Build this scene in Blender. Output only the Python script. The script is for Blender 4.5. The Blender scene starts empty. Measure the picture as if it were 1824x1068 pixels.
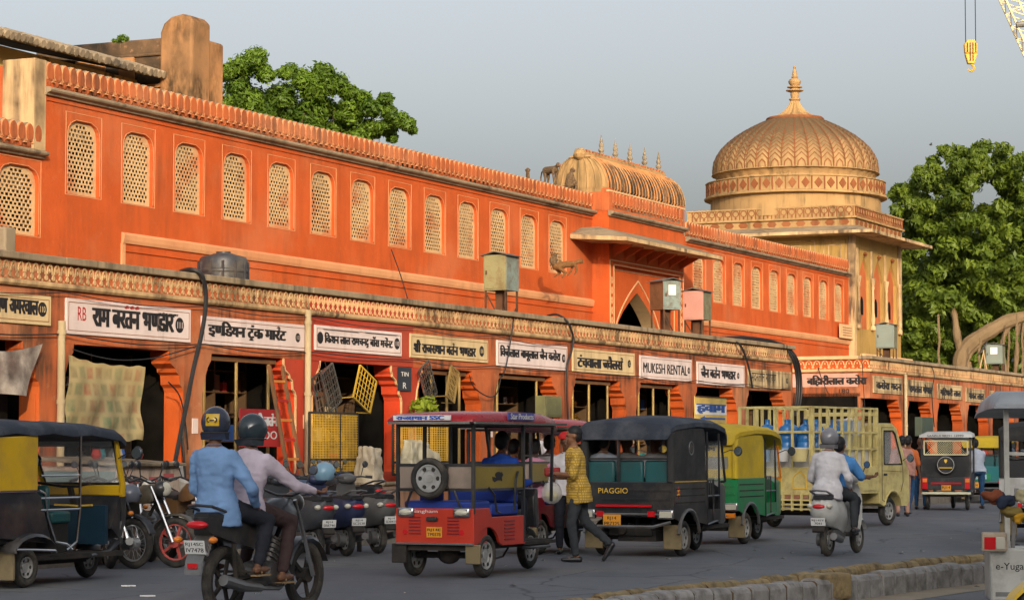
import bpy, bmesh, math, random
import numpy as np
from mathutils import Vector, Matrix, Euler
from mathutils.geometry import tessellate_polygon
random.seed(7)
SC = bpy.context.scene
COL = SC.collection
# ---------------------------------------------------------------- camera, world, sun, exposure
FPX = 4400.0; HC = 1.38; PITCH = math.atan(269/FPX)
cam_d = bpy.data.cameras.new('camera'); cam = bpy.data.objects.new('camera', cam_d); COL.objects.link(cam)
cam.location = (0, 0, HC); cam.rotation_euler = (math.pi/2 + PITCH, 0, 0)
cam_d.sensor_width = 36; cam_d.lens = FPX/1824*36; cam_d.clip_start = .3; cam_d.clip_end = 3000
SC.camera = cam
SUN_AZ = math.radians(180-10)      # direction TO the sun, measured clockwise from +Y
SUN_EL = math.radians(15)
world = bpy.data.worlds.new('World'); SC.world = world; world.use_nodes = True
wn = world.node_tree.nodes; wl = world.node_tree.links
bg = wn['Background']; bg.inputs[1].default_value = .15
sky = wn.new('ShaderNodeTexSky'); sky.sky_type = 'NISHITA'; sky.sun_disc = False
sky.sun_elevation = SUN_EL; sky.sun_rotation = SUN_AZ
sky.dust_density = 9.0; sky.air_density = 1.0; sky.ozone_density = 1.5; sky.altitude = 300
hs = wn.new('ShaderNodeHueSaturation'); hs.inputs['Saturation'].default_value = .34; hs.inputs['Value'].default_value = 1.0
wl.new(sky.outputs[0], hs.inputs['Color']); wl.new(hs.outputs[0], bg.inputs[0])
sun_d = bpy.data.lights.new('sun', 'SUN'); sun = bpy.data.objects.new('sun', sun_d); COL.objects.link(sun)
sun_d.energy = 2.0; sun_d.angle = math.radians(.6); sun_d.color = (1.0, .78, .48)
sdir = Vector((math.sin(SUN_AZ)*math.cos(SUN_EL), math.cos(SUN_AZ)*math.cos(SUN_EL), math.sin(SUN_EL)))
sun.rotation_euler = sdir.to_track_quat('Z', 'Y').to_euler(); sun.location = (0, -30, 40)
SC.view_settings.view_transform = 'Standard'; SC.view_settings.look = 'None'
SC.view_settings.gamma = 1; SC.view_settings.use_curve_mapping = False
SC.view_settings.exposure = 0.76

# ---------------------------------------------------------------- survey helpers (photo measurements to metres)
AF = math.atan(2038*math.cos(PITCH)/FPX)            # heading of the bazaar front, from +Y to the right
FD = Vector((math.sin(AF), math.cos(AF), 0)); FN = Vector((-math.cos(AF), math.sin(AF), 0))
PERP = 20.3; FO = FN*PERP; FROT = math.pi/2 - AF
def ray(u, v):
    x = (u-912)/FPX; y = (534-v)/FPX
    return Vector((x, math.cos(PITCH) - y*math.sin(PITCH), math.sin(PITCH) + y*math.cos(PITCH)))
def tz(u, v, y=0.0):                                 # measured point on the vertical plane y metres behind the shop front
    r = ray(u, v); k = (PERP+y)/r.dot(FN); p = Vector((0, 0, HC)) + r*k
    return (p-FO).dot(FD), p.z
def gp(u, v, z=0.0):                                 # measured point on the ground
    r = ray(u, v); k = (z-HC)/r.z; p = r*k
    return p.x, p.y
def F2W(t, y, z): return FO + FD*t + FN*y + Vector((0, 0, z))
def pd(u, v, d):                                     # measured point at distance d
    r = ray(u, v); return Vector((0, 0, HC)) + r*(d/r.y)

# ---------------------------------------------------------------- object helpers
def props(o, label=None, cat=None, group=None, kind=None):
    if label: o['label'] = label
    if cat: o['category'] = cat
    if group: o['group'] = group
    if kind: o['kind'] = kind
    return o
def thing(name, label, cat, loc=(0, 0, 0), rz=0.0, group=None):
    o = bpy.data.objects.new(name, None); COL.objects.link(o); o.empty_display_size = .2
    o.location = loc; o.rotation_euler = (0, 0, rz)
    return props(o, label, cat, group)
def copy_tree(o, parent=None, loc=None, rz=None, label=None, group=None):
    c = o.copy(); COL.objects.link(c)
    if parent is not None: c.parent = parent
    if loc is not None: c.location = loc
    if rz is not None: c.rotation_euler = (0, 0, rz)
    if label: c['label'] = label
    if group: c['group'] = group
    for ch in KIDS.get(o.name, []): copy_tree(ch, c)
    return c
KIDS = {}
def link(name, me, parent=None, loc=(0, 0, 0), rot=(0, 0, 0), scale=(1, 1, 1)):
    o = bpy.data.objects.new(name, me); COL.objects.link(o)
    o.location = loc; o.rotation_euler = rot; o.scale = scale
    if parent is not None:
        o.parent = parent; KIDS.setdefault(parent.name, []).append(o)
    return o

def perp_frame(d):
    d = Vector(d).normalized()
    a = Vector((0, 0, 1)) if abs(d.z) < .9 else Vector((1, 0, 0))
    x = d.cross(a).normalized(); y = d.cross(x).normalized()
    return x, y, d
class MB:
    def __init__(s, M=None): s.v = []; s.f = []; s.m = []; s.M = M
    def add(s, vs, fs, m=0):
        b = len(s.v)
        if s.M is not None: vs = [s.M @ Vector(p) for p in vs]
        s.v.extend([tuple(p) for p in vs]); s.f.extend([tuple(i+b for i in f) for f in fs]); s.m.extend([m]*len(fs))
        return s
    def box(s, x0, x1, y0, y1, z0, z1, m=0):
        return s.add([(x0, y0, z0), (x1, y0, z0), (x1, y1, z0), (x0, y1, z0), (x0, y0, z1), (x1, y0, z1), (x1, y1, z1), (x0, y1, z1)],
                     [(0, 3, 2, 1), (4, 5, 6, 7), (0, 1, 5, 4), (1, 2, 6, 5), (2, 3, 7, 6), (3, 0, 4, 7)], m)
    def hexa(s, p, m=0):      # 8 points, bottom ring then top ring
        return s.add(p, [(0, 3, 2, 1), (4, 5, 6, 7), (0, 1, 5, 4), (1, 2, 6, 5), (2, 3, 7, 6), (3, 0, 4, 7)], m)
    def bar(s, p0, p1, w, h=None, m=0, up=None):
        h = h or w; p0 = Vector(p0); p1 = Vector(p1); x, y, d = perp_frame(p1-p0)
        if up is not None:
            y = Vector(up); x = d.cross(y).normalized(); y = x.cross(d).normalized()
        vs = []
        for p in (p0, p1):
            for a, b in ((-1, -1), (1, -1), (1, 1), (-1, 1)): vs.append(p + x*(a*w/2) + y*(b*h/2))
        return s.add(vs, [(3, 2, 1, 0), (4, 5, 6, 7), (0, 1, 5, 4), (1, 2, 6, 5), (2, 3, 7, 6), (3, 0, 4, 7)], m)
    def cyl(s, p0, p1, r0, r1=None, n=12, m=0, caps=True):
        r1 = r0 if r1 is None else r1; p0 = Vector(p0); p1 = Vector(p1); x, y, d = perp_frame(p1-p0)
        vs = []
        for p, r in ((p0, r0), (p1, r1)):
            for i in range(n):
                a = 2*math.pi*i/n; vs.append(p + x*(r*math.cos(a)) + y*(r*math.sin(a)))
        fs = [(i, (i+1) % n, n+(i+1) % n, n+i) for i in range(n)]
        if caps: fs += [tuple(range(n-1, -1, -1)), tuple(range(n, 2*n))]
        return s.add(vs, fs, m)
    def tube(s, pts, r, n=8, m=0, closed=False):
        pts = [Vector(p) for p in pts]; L = len(pts); vs = []; fs = []
        rs = r if isinstance(r, (list, tuple)) else [r]*L
        prev = None
        for i, p in enumerate(pts):
            if closed: d = pts[(i+1) % L] - pts[i-1]
            else: d = pts[min(i+1, L-1)] - pts[max(i-1, 0)]
            d = d.normalized()
            if prev is None: x, y, _ = perp_frame(d)
            else:
                x = (prev - d*prev.dot(d))
                x = x.normalized() if x.length > 1e-6 else perp_frame(d)[0]
                y = d.cross(x)
            prev = x
            for k in range(n):
                a = 2*math.pi*k/n; vs.append(p + x*(rs[i]*math.cos(a)) + y*(rs[i]*math.sin(a)))
        for i in range(L if closed else L-1):
            j = (i+1) % L
            for k in range(n): fs.append((i*n+k, i*n+(k+1) % n, j*n+(k+1) % n, j*n+k))
        if not closed: fs += [tuple(range(n-1, -1, -1)), tuple(range((L-1)*n, L*n))]
        return s.add(vs, fs, m)
    def lathe(s, prof, c=(0, 0, 0), n=16, m=0, axis='z', ang0=0.0, cap=True):
        vs = []; fs = []; c = Vector(c); b = len(s.f)
        for r, h in prof:
            for k in range(n):
                a = ang0 + 2*math.pi*k/n; x, y = r*math.cos(a), r*math.sin(a)
                p = {'z': (x, y, h), 'y': (x, h, y), 'x': (h, x, y)}[axis]
                vs.append(c + Vector(p))
        for i in range(len(prof)-1):
            for k in range(n):
                q = (i*n+k, i*n+(k+1) % n, (i+1)*n+(k+1) % n, (i+1)*n+k)
                fs.append(q if axis != 'y' else q[::-1])
        if cap and prof[0][0] > 1e-5: fs.append(tuple(range(n))[::-1 if axis != 'y' else 1])
        if cap and prof[-1][0] > 1e-5: fs.append(tuple(range((len(prof)-1)*n, len(prof)*n))[::1 if axis != 'y' else -1])
        return s.add(vs, fs, m)
    def ell(s, c, r, nu=12, nv=8, m=0, zmin=-1.0, zmax=1.0):
        r = (r, r, r) if isinstance(r, (int, float)) else r
        vs = []; fs = []
        for i in range(nv+1):
            zz = zmin + (zmax-zmin)*i/nv; zz = math.sin(math.asin(max(-1, zmin)) + (math.asin(min(1, zmax))-math.asin(max(-1, zmin)))*i/nv)
            rr = math.sqrt(max(0, 1-zz*zz))
            for k in range(nu):
                a = 2*math.pi*k/nu; vs.append((c[0]+r[0]*rr*math.cos(a), c[1]+r[1]*rr*math.sin(a), c[2]+r[2]*zz))
        for i in range(nv):
            for k in range(nu): fs.append((i*nu+k, i*nu+(k+1) % nu, (i+1)*nu+(k+1) % nu, (i+1)*nu+k))
        if zmin > -1: fs.append(tuple(range(nu))[::-1])
        if zmax < 1: fs.append(tuple(range(nv*nu, (nv+1)*nu)))
        return s.add(vs, fs, m)
    def prism(s, poly, a, b, plane='xz', m=0, caps=True):      # poly in the plane, extruded along the third axis from a to b
        n = len(poly)
        def P(q, h): return {'xz': (q[0], h, q[1]), 'xy': (q[0], q[1], h), 'yz': (h, q[0], q[1])}[plane]
        vs = [P(q, a) for q in poly] + [P(q, b) for q in poly]
        fs = [(i, (i+1) % n, n+(i+1) % n, n+i) for i in range(n)]
        if caps:
            fs += [tuple(range(n))[::-1], tuple(range(n, 2*n))]
        return s.add(vs, fs, m)
    def loft(s, rings, m=0, caps=True, closed=True):
        n = len(rings[0]); vs = [p for r in rings for p in r]; fs = []
        for i in range(len(rings)-1):
            for k in range(n if closed else n-1): fs.append((i*n+k, i*n+(k+1) % n, (i+1)*n+(k+1) % n, (i+1)*n+k))
        if caps: fs += [tuple(range(n))[::-1], tuple(range((len(rings)-1)*n, len(rings)*n))]
        return s.add(vs, fs, m)
    def grid(s, fn, nu, nv, m=0):
        vs = [fn(i/nu, j/nv) for j in range(nv+1) for i in range(nu+1)]
        fs = [(j*(nu+1)+i, j*(nu+1)+i+1, (j+1)*(nu+1)+i+1, (j+1)*(nu+1)+i) for j in range(nv) for i in range(nu)]
        return s.add(vs, fs, m)
    def torus(s, c, R, r, axis='y', nR=28, nr=8, m=0, sq=1.0):
        vs = []; fs = []
        for i in range(nR):
            a = 2*math.pi*i/nR
            for k in range(nr):
                b = 2*math.pi*k/nr; rr = R + r*math.cos(b); h = r*sq*math.sin(b)
                p = {'y': (rr*math.cos(a), h, rr*math.sin(a)), 'x': (h, rr*math.cos(a), rr*math.sin(a)), 'z': (rr*math.cos(a), rr*math.sin(a), h)}[axis]
                vs.append((c[0]+p[0], c[1]+p[1], c[2]+p[2]))
        for i in range(nR):
            for k in range(nr): fs.append((i*nr+k, ((i+1) % nR)*nr+k, ((i+1) % nR)*nr+(k+1) % nr, i*nr+(k+1) % nr))
        return s.add(vs, fs, m)
    def mesh(s, mats, smooth=35, fixn=True):
        me = bpy.data.meshes.new('m'); me.from_pydata(s.v, [], s.f)
        for mt in (mats if isinstance(mats, (list, tuple)) else [mats]): me.materials.append(mt)
        if any(s.m): me.polygons.foreach_set('material_index', s.m)
        if fixn:
            bm = bmesh.new(); bm.from_mesh(me); bmesh.ops.recalc_face_normals(bm, faces=bm.faces); bm.to_mesh(me); bm.free()
        if smooth:
            me.polygons.foreach_set('use_smooth', [True]*len(me.polygons))
            me.set_sharp_from_angle(angle=math.radians(smooth))
        me.update(); return me
    def build(s, name, mats, parent=None, loc=(0, 0, 0), rot=(0, 0, 0), smooth=35, bevel=0, fixn=True, kind=None, label=None):
        o = link(name, s.mesh(mats, smooth, fixn), parent, loc, rot)
        if bevel:
            b = o.modifiers.new('bevel', 'BEVEL'); b.width = bevel; b.segments = 2; b.limit_method = 'ANGLE'; b.angle_limit = math.radians(40)
        if kind: o['kind'] = kind
        if label: o['label'] = label
        return o

# ---------------------------------------------------------------- materials
MATS = {}
def _pr(name):
    m = bpy.data.materials.new(name); m.use_nodes = True; nt = m.node_tree
    return m, nt, nt.nodes['Principled BSDF']
def mat(name, col, rough=.6, metal=0.0, var=.12, scale=2.5, dirt=0.0, dirtcol=(.09, .07, .05), dscale=3.0, bump=.0, bscale=30, spec=.4, coat=0, space='world', trans=0, alpha=1):
    """paint, cloth, metal: base colour broken by soft noise, dust in patches, fine relief"""
    if name in MATS: return MATS[name]
    m, nt, b = _pr(name); N = nt.nodes; L = nt.links
    if space == 'world': g = N.new('ShaderNodeNewGeometry').outputs['Position']
    else: g = N.new('ShaderNodeTexCoord').outputs['Object']
    n1 = N.new('ShaderNodeTexNoise'); n1.inputs['Scale'].default_value = scale; n1.inputs['Detail'].default_value = 5; L.new(g, n1.inputs['Vector'])
    r1 = N.new('ShaderNodeValToRGB'); lo = [c*(1-var*1.6) for c in col]; hi = [min(1, c*(1+var)) for c in col]
    r1.color_ramp.elements[0].position = .3; r1.color_ramp.elements[1].position = .7
    r1.color_ramp.elements[0].color = (*lo, 1); r1.color_ramp.elements[1].color = (*hi, 1); L.new(n1.outputs['Fac'], r1.inputs['Fac'])
    out = r1.outputs['Color']
    if dirt > 0:
        n2 = N.new('ShaderNodeTexNoise'); n2.inputs['Scale'].default_value = dscale; n2.inputs['Detail'].default_value = 8; n2.inputs['Roughness'].default_value = .65; L.new(g, n2.inputs['Vector'])
        r2 = N.new('ShaderNodeValToRGB'); r2.color_ramp.elements[0].position = .45; r2.color_ramp.elements[1].position = .68
        r2.color_ramp.elements[0].color = (0, 0, 0, 1); r2.color_ramp.elements[1].color = (dirt, dirt, dirt, 1); L.new(n2.outputs['Fac'], r2.inputs['Fac'])
        mx = N.new('ShaderNodeMix'); mx.data_type = 'RGBA'; L.new(r2.outputs['Color'], mx.inputs['Factor']); L.new(out, mx.inputs['A']); mx.inputs['B'].default_value = (*dirtcol, 1); out = mx.outputs['Result']
    L.new(out, b.inputs['Base Color'])
    rr = N.new('ShaderNodeMapRange'); rr.inputs['To Min'].default_value = max(0.02, rough-.08); rr.inputs['To Max'].default_value = min(1, rough+.12); L.new(n1.outputs['Fac'], rr.inputs['Value']); L.new(rr.outputs[0], b.inputs['Roughness'])
    b.inputs['Metallic'].default_value = metal; b.inputs['Specular IOR Level'].default_value = spec
    if coat: b.inputs['Coat Weight'].default_value = coat; b.inputs['Coat Roughness'].default_value = .15
    if trans: b.inputs['Transmission Weight'].default_value = trans
    if alpha < 1: b.inputs['Alpha'].default_value = alpha
    if bump:
        n3 = N.new('ShaderNodeTexNoise'); n3.inputs['Scale'].default_value = bscale; n3.inputs['Detail'].default_value = 4; L.new(g, n3.inputs['Vector'])
        bp = N.new('ShaderNodeBump'); bp.inputs['Strength'].default_value = bump; bp.inputs['Distance'].default_value = .02; L.new(n3.outputs['Fac'], bp.inputs['Height']); L.new(bp.outputs[0], b.inputs['Normal'])
    MATS[name] = m; return m
def plaster(name, base, pale, streak=.5, streakcol=(.07, .045, .03), palefac=.35, patch=.5, seed=0.0, lo=.48, hi=.7, stretch=.12, pscale=.35, vscale=1.2, bump=.25):
    """old lime plaster: faded patches, dark rain streaks that run down the wall, fine relief"""
    if name in MATS: return MATS[name]
    m, nt, b = _pr(name); N = nt.nodes; L = nt.links
    g = N.new('ShaderNodeNewGeometry').outputs['Position']
    def noise(scale, detail=6, vec=None, rough=.55):
        n = N.new('ShaderNodeTexNoise'); n.inputs['Scale'].default_value = scale; n.inputs['Detail'].default_value = detail; n.inputs['Roughness'].default_value = rough
        L.new(vec or g, n.inputs['Vector']); return n.outputs['Fac']
    def ramp(f, a, b_, ca=(0, 0, 0), cb=(1, 1, 1)):
        r = N.new('ShaderNodeValToRGB'); r.color_ramp.elements[0].position = a; r.color_ramp.elements[1].position = b_
        r.color_ramp.elements[0].color = (*ca, 1); r.color_ramp.elements[1].color = (*cb, 1); L.new(f, r.inputs['Fac']); return r.outputs['Color']
    def mix(f, A, B, fac=None):
        x = N.new('ShaderNodeMix'); x.data_type = 'RGBA'
        if f is not None: L.new(f, x.inputs['Factor'])
        else: x.inputs['Factor'].default_value = fac
        for k, q in (('A', A), ('B', B)):
            if isinstance(q, tuple): x.inputs[k].default_value = (*q, 1)
            else: L.new(q, x.inputs[k])
        return x.outputs['Result']
    mp = N.new('ShaderNodeMapping'); mp.inputs['Location'].default_value = (seed, seed*1.3, seed); L.new(g, mp.inputs['Vector']); gs = mp.outputs[0]
    c = ramp(noise(vscale, 6, gs), .3, .7, tuple(x*.86 for x in base), tuple(min(1, x*1.1) for x in base))
    pf = ramp(noise(pscale, 8, gs, .6), .5, .62, (0, 0, 0), (palefac,)*3); c = mix(pf, c, pale)
    pf2 = ramp(noise(6, 8, gs, .7), .58, .66, (0, 0, 0), (patch*.5,)*3); c = mix(pf2, c, pale)
    ms = N.new('ShaderNodeMapping'); ms.inputs['Scale'].default_value = (1, 1, stretch); ms.inputs['Location'].default_value = (seed*2, seed, 0); L.new(g, ms.inputs['Vector'])
    s1 = ramp(noise(5, 6, ms.outputs[0], .6), lo, hi, (0, 0, 0), (streak,)*3)
    s2 = ramp(noise(.9, 4, gs), .38, .62); mm = N.new('ShaderNodeMix'); mm.data_type = 'RGBA'; mm.blend_type = 'MULTIPLY'; mm.inputs['Factor'].default_value = 1; L.new(s1, mm.inputs['A']); L.new(s2, mm.inputs['B'])
    c = mix(mm.outputs['Result'], c, streakcol)
    L.new(c, b.inputs['Base Color']); b.inputs['Roughness'].default_value = .88; b.inputs['Specular IOR Level'].default_value = .15
    bp = N.new('ShaderNodeBump'); bp.inputs['Strength'].default_value = bump; bp.inputs['Distance'].default_value = .03
    L.new(noise(14, 8, gs, .7), bp.inputs['Height']); L.new(bp.outputs[0], b.inputs['Normal'])
    MATS[name] = m; return m

M_WALL = plaster('orange_wall_plaster', (.54, .100, .023), (.57, .20, .09), streak=.42, streakcol=(.20, .06, .025), palefac=.38, patch=.38, pscale=.42, lo=.42, hi=.66, bump=.45)
M_REL = plaster('terracotta_relief_plaster', (.52, .135, .045), (.56, .27, .14), streak=.7, palefac=.4, patch=.5, seed=3, lo=.40, hi=.60)
M_PINK = plaster('shop_front_plaster', (.48, .13, .05), (.56, .31, .17), streak=.9, palefac=.5, patch=.8, seed=9, lo=.38, hi=.58)
M_CREAM = plaster('cream_lime_plaster', (.62, .42, .22), (.50, .34, .18), streak=.92, streakcol=(.07, .045, .03), palefac=.5, patch=.6, seed=5, lo=.36, hi=.58)
M_JALI = plaster('jali_lattice_lime', (.62, .41, .21), (.52, .17, .07), streak=.25, palefac=.75, patch=.8, seed=6, pscale=1.1, stretch=.25)
M_LINE = plaster('pale_outline_lime', (.72, .46, .24), (.60, .30, .14), streak=.2, seed=7)
M_OCHRE = plaster('ochre_dome_plaster', (.42, .255, .11), (.34, .22, .105), streak=.92, streakcol=(.12, .085, .04), palefac=.5, patch=.7, seed=11, lo=.45, hi=.66)
M_OCHRED = plaster('ochre_dome_weathered_plaster', (.42, .27, .11), (.56, .36, .15), streak=.8, streakcol=(.13, .10, .05), palefac=.6, patch=.8, seed=12, lo=.40, hi=.6)
M_RUST = plaster('red_ochre_line_plaster', (.24, .08, .03), (.45, .2, .09), streak=.5, seed=13)
M_OLIVE = plaster('olive_tower_plaster', (.42, .26, .08), (.32, .22, .09), streak=.6, seed=14)
M_GREY = plaster('weathered_grey_stone', (.34, .26, .17), (.24, .19, .13), streak=.8, streakcol=(.06, .05, .035), palefac=.6, patch=.8, seed=15, lo=.4, hi=.62)
M_GRIME = plaster('black_stained_plaster', (.13, .08, .045), (.44, .24, .12), streak=.98, streakcol=(.03, .024, .018), palefac=.6, patch=.9, seed=16, lo=.28, hi=.46, stretch=.35)
M_YELW = plaster('yellow_stained_plaster', (.55, .36, .12), (.45, .33, .17), streak=.9, streakcol=(.04, .035, .025), palefac=.5, patch=.7, seed=17, lo=.46, hi=.6, stretch=.3)
M_BUTT = plaster('buttress_plaster', (.46, .22, .09), (.24, .14, .07), streak=.95, streakcol=(.06, .04, .022), palefac=.6, patch=.9, seed=18, lo=.34, hi=.56, stretch=.4)
M_JAMB = plaster('sunlit_orange_jamb_plaster', (.54, .095, .018), (.52, .19, .07), streak=.5, palefac=.3, patch=.4, seed=19)  # sunlight on the pillar sides is put into this stronger orange
M_REDB = plaster('dark_red_bay_plaster', (.42, .055, .03), (.5, .16, .1), streak=.3, palefac=.2, patch=.3, seed=20)
M_DARK = mat('painted_interior_gloom', (.009, .008, .007), .95, var=.4, scale=3, spec=.1)  # near-black colour paints in the gloom of rooms and openings
M_TAN = plaster('gateway_vault_plaster', (.42, .29, .16), (.36, .25, .15), streak=.3, seed=21)
M_METAL = mat('old_grey_metal', (.22, .21, .19), .5, .6, dirt=.6, bump=.2)
M_RUSTY = mat('rusty_iron', (.13, .06, .03), .8, .2, var=.3, dirt=.7, dirtcol=(.05, .03, .02), bump=.3)
M_BLK = mat('black_rubber_cable', (.018, .018, .02), .55)

# ---------------------------------------------------------------- lettering
def glyph_mesh(s, off):
    c = bpy.data.curves.new('g', 'FONT'); c.body = s; c.size = 1; c.offset = off; c.resolution_u = 3; c.fill_mode = 'FRONT'
    o = bpy.data.objects.new('g', c); COL.objects.link(o); bpy.context.view_layer.update()
    dg = bpy.context.evaluated_depsgraph_get(); me = bpy.data.meshes.new_from_object(o.evaluated_get(dg), depsgraph=dg)
    vs = [tuple(v.co) for v in me.vertices]; fs = [tuple(p.vertices) for p in me.polygons]
    bpy.data.objects.remove(o); bpy.data.curves.remove(c); bpy.data.meshes.remove(me)
    return vs, fs
def cut_right(vs, fs, x):
    bm = bmesh.new(); bv = [bm.verts.new(v) for v in vs]
    for f in fs:
        try: bm.faces.new([bv[i] for i in f])
        except ValueError: pass
    bmesh.ops.bisect_plane(bm, geom=bm.verts[:]+bm.edges[:]+bm.faces[:], plane_co=(x, 0, 0), plane_no=(1, 0, 0), clear_outer=True)
    bm.verts.index_update(); r = [tuple(v.co) for v in bm.verts], [tuple(v.index for v in f.verts) for f in bm.faces]
    bm.free(); return r
GC = {}
def lettering(s, off=.02):
    """list of plain runs; '{x}' is a half consonant, '^' a repha hook, '/' a below-base ra stroke"""
    V = []; F = []; x = 0.0
    def put(vs, fs, dx, dz=0):
        b = len(V); V.extend([(p[0]+dx, p[1]+dz) for p in vs]); F.extend([tuple(i+b for i in f) for f in fs])
    def stroke(pts, w, dx):
        for i in range(len(pts)-1):
            a = Vector(pts[i]); b_ = Vector(pts[i+1]); n = (b_-a).normalized(); q = Vector((-n.y, n.x))*w/2; e = n*w*.3
            put([a-q-e, b_-q+e, b_+q+e, a+q-e], [(0, 1, 2, 3)], dx)
    i = 0; run = ''
    def flush():
        nonlocal run, x
        if run.strip():
            vs, fs = glyph_mesh(run, off)
            # advance measured with a bar
            x1 = max(v[0] for v in vs); put(vs, fs, x); x += x1 - .0 + (.0)
        x += .22*(len(run)-len(run.rstrip(' ')))
        run = ''
    while i < len(s):
        ch = s[i]
        if ch == '{':
            flush(); c = s[i+1]; vs, fs = glyph_mesh(c, off); xr = max(v[0] for v in vs)
            vs, fs = cut_right(vs, fs, xr-.155); put(vs, fs, x); x += xr-.165; i += 3; continue
        if ch == '^': flush(); stroke([(-.20, .80), (-.12, .86), (-.05, .80), (-.07, .70), (-.12, .62)], .05, x); i += 1; continue
        if ch == '/': flush(); stroke([(-.32, .22), (-.12, .08)], .06, x); i += 1; continue
        if ch == '_': flush(); stroke([(-.35, -.16), (-.24, -.04), (-.13, -.16)], .05, x); i += 1; continue
        run += ch; i += 1
    flush(); return V, F
def text_obj(name, s, p0, p1, mtl, parent, y=0.0, off=.02, depth=.004, dev=True, italic=0.0, upz=None, slope=0.0):
    """lettering stretched into the rectangle p0..p1 (x,z) of its parent's local frame, facing -y"""
    if dev: V, F = lettering(s, min(off, .012))
    else:
        vs, F = glyph_mesh(s, 0.0); V = [(a, b) for a, b, _ in vs]
    xa = min(v[0] for v in V); xb = max(v[0] for v in V); za = min(v[1] for v in V); zb = max(v[1] for v in V)
    sx = (p1[0]-p0[0])/(xb-xa); sz = (p1[1]-p0[1])/(zb-za)
    mb = MB()
    for k in range(3 if off > .005 else 1):
        e = (.014 if dev else .03)*(xb-xa if not dev else 5.0)*(k-1 if off > .005 else 0)*(1.0 if dev else .12)
        mb.add([(p0[0]+(a-xa+e)*sx + italic*(b-za)*sz, y-depth-k*.0006, p0[1]+(b-za)*sz + slope*(a-xa)*sx) for a, b in V], F)
    return mb.build(name, mtl, parent, smooth=0, fixn=False)
M_INK = mat('black_sign_paint', (.02, .018, .02), .6, var=.3)
M_INKR = mat('red_sign_paint', (.45, .03, .03), .6)
M_WHT = mat('white_sign_paint', (.74, .72, .70), .6, var=.05)
# ================================================================ ground
def asphalt():
    m, nt, b = _pr('asphalt'); N = nt.nodes; L = nt.links; g = N.new('ShaderNodeNewGeometry').outputs['Position']
    def nz(s, d=6, st=None):
        n = N.new('ShaderNodeTexNoise'); n.inputs['Scale'].default_value = s; n.inputs['Detail'].default_value = d; n.inputs['Roughness'].default_value = .65
        if st:
            mp = N.new('ShaderNodeMapping'); mp.inputs['Rotation'].default_value = (0, 0, AF); mp.inputs['Scale'].default_value = st; L.new(g, mp.inputs['Vector']); L.new(mp.outputs[0], n.inputs['Vector'])
        else: L.new(g, n.inputs['Vector'])
        return n.outputs['Fac']
    def rp(f, a, c, ca, cb):
        r = N.new('ShaderNodeValToRGB'); r.color_ramp.elements[0].position = a; r.color_ramp.elements[1].position = c; r.color_ramp.elements[0].color = (*ca, 1); r.color_ramp.elements[1].color = (*cb, 1); L.new(f, r.inputs['Fac']); return r.outputs['Color']
    def mx(f, A, B, mode='MIX', fac=1):
        x = N.new('ShaderNodeMix'); x.data_type = 'RGBA'; x.blend_type = mode
        if f is not None: L.new(f, x.inputs['Factor'])
        else: x.inputs['Factor'].default_value = fac
        L.new(A, x.inputs['A'])
        if isinstance(B, tuple): x.inputs['B'].default_value = (*B, 1)
        else: L.new(B, x.inputs['B'])
        return x.outputs['Result']
    c = rp(nz(.6, 8, (1, .25, 1)), .32, .68, (.090, .102, .122), (.150, .160, .178))
    c = mx(rp(nz(.22, 5), .5, .66, (0, 0, 0), (.6, .6, .6)), c, (.20, .18, .155))          # dust
    c = mx(rp(nz(90, 3), .55, .75, (0, 0, 0), (.4, .4, .4)), c, (.26, .25, .24))            # stones
    c = mx(rp(nz(1.7, 8), .60, .68, (0, 0, 0), (.6, .6, .6)), c, (.05, .05, .058))         # tar and oil
    c = mx(rp(nz(.35, 3, (1, .06, 1)), .54, .62, (0, 0, 0), (.45, .45, .45)), c, (.07, .075, .085))   # tyre lanes
    v = N.new('ShaderNodeTexVoronoi'); v.feature = 'DISTANCE_TO_EDGE'; v.inputs['Scale'].default_value = .55; mpv = N.new('ShaderNodeMapping'); L.new(g, mpv.inputs['Vector']); nv = N.new('ShaderNodeTexNoise'); nv.inputs['Scale'].default_value = 2.5; L.new(g, nv.inputs['Vector'])
    va = N.new('ShaderNodeMix'); va.data_type = 'RGBA'; va.inputs['Factor'].default_value = .12; L.new(mpv.outputs[0], va.inputs['A']); L.new(nv.outputs['Color'], va.inputs['B']); L.new(va.outputs['Result'], v.inputs['Vector'])
    c = mx(rp(v.outputs['Distance'], .0, .012, (.8, .8, .8), (0, 0, 0)), c, (.045, .045, .05))   # cracks
    L.new(c, b.inputs['Base Color']); b.inputs['Roughness'].default_value = .8; b.inputs['Specular IOR Level'].default_value = .35
    bp = N.new('ShaderNodeBump'); bp.inputs['Strength'].default_value = .5; bp.inputs['Distance'].default_value = .01; L.new(nz(60, 4), bp.inputs['Height']); L.new(bp.outputs[0], b.inputs['Normal'])
    return m
M_ROAD = asphalt()
M_EARTH = mat('dusty_ground', (.20, .16, .11), .95, var=.2, scale=1, dirt=.4, dscale=5)
M_PAVE = mat('dusty_pavement', (.22, .18, .14), .9, var=.2, scale=2, dirt=.6, dscale=3, bump=.4)
g = MB(); g.add([(-900, -600, -.02), (900, -600, -.02), (900, 1500, -.02), (-900, 1500, -.02)], [(0, 1, 2, 3)])
props(g.build('ground', M_EARTH, smooth=0), kind='structure')
PV = 3.0       # the pavement in front of the shops, from the shop front to its kerb
def fpoly(mb, pts, z, m=0):
    mb.add([tuple(F2W(t, y, z)) for t, y in pts], [tuple(range(len(pts)))], m)
g = MB(); fpoly(g, [(-60, -45), (200, -45), (200, -PV), (-60, -PV)], 0)
props(g.build('road', M_ROAD, smooth=0), kind='structure')
g = MB(); n = 0
fp = MB()
for k in range(2):
    pass
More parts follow.
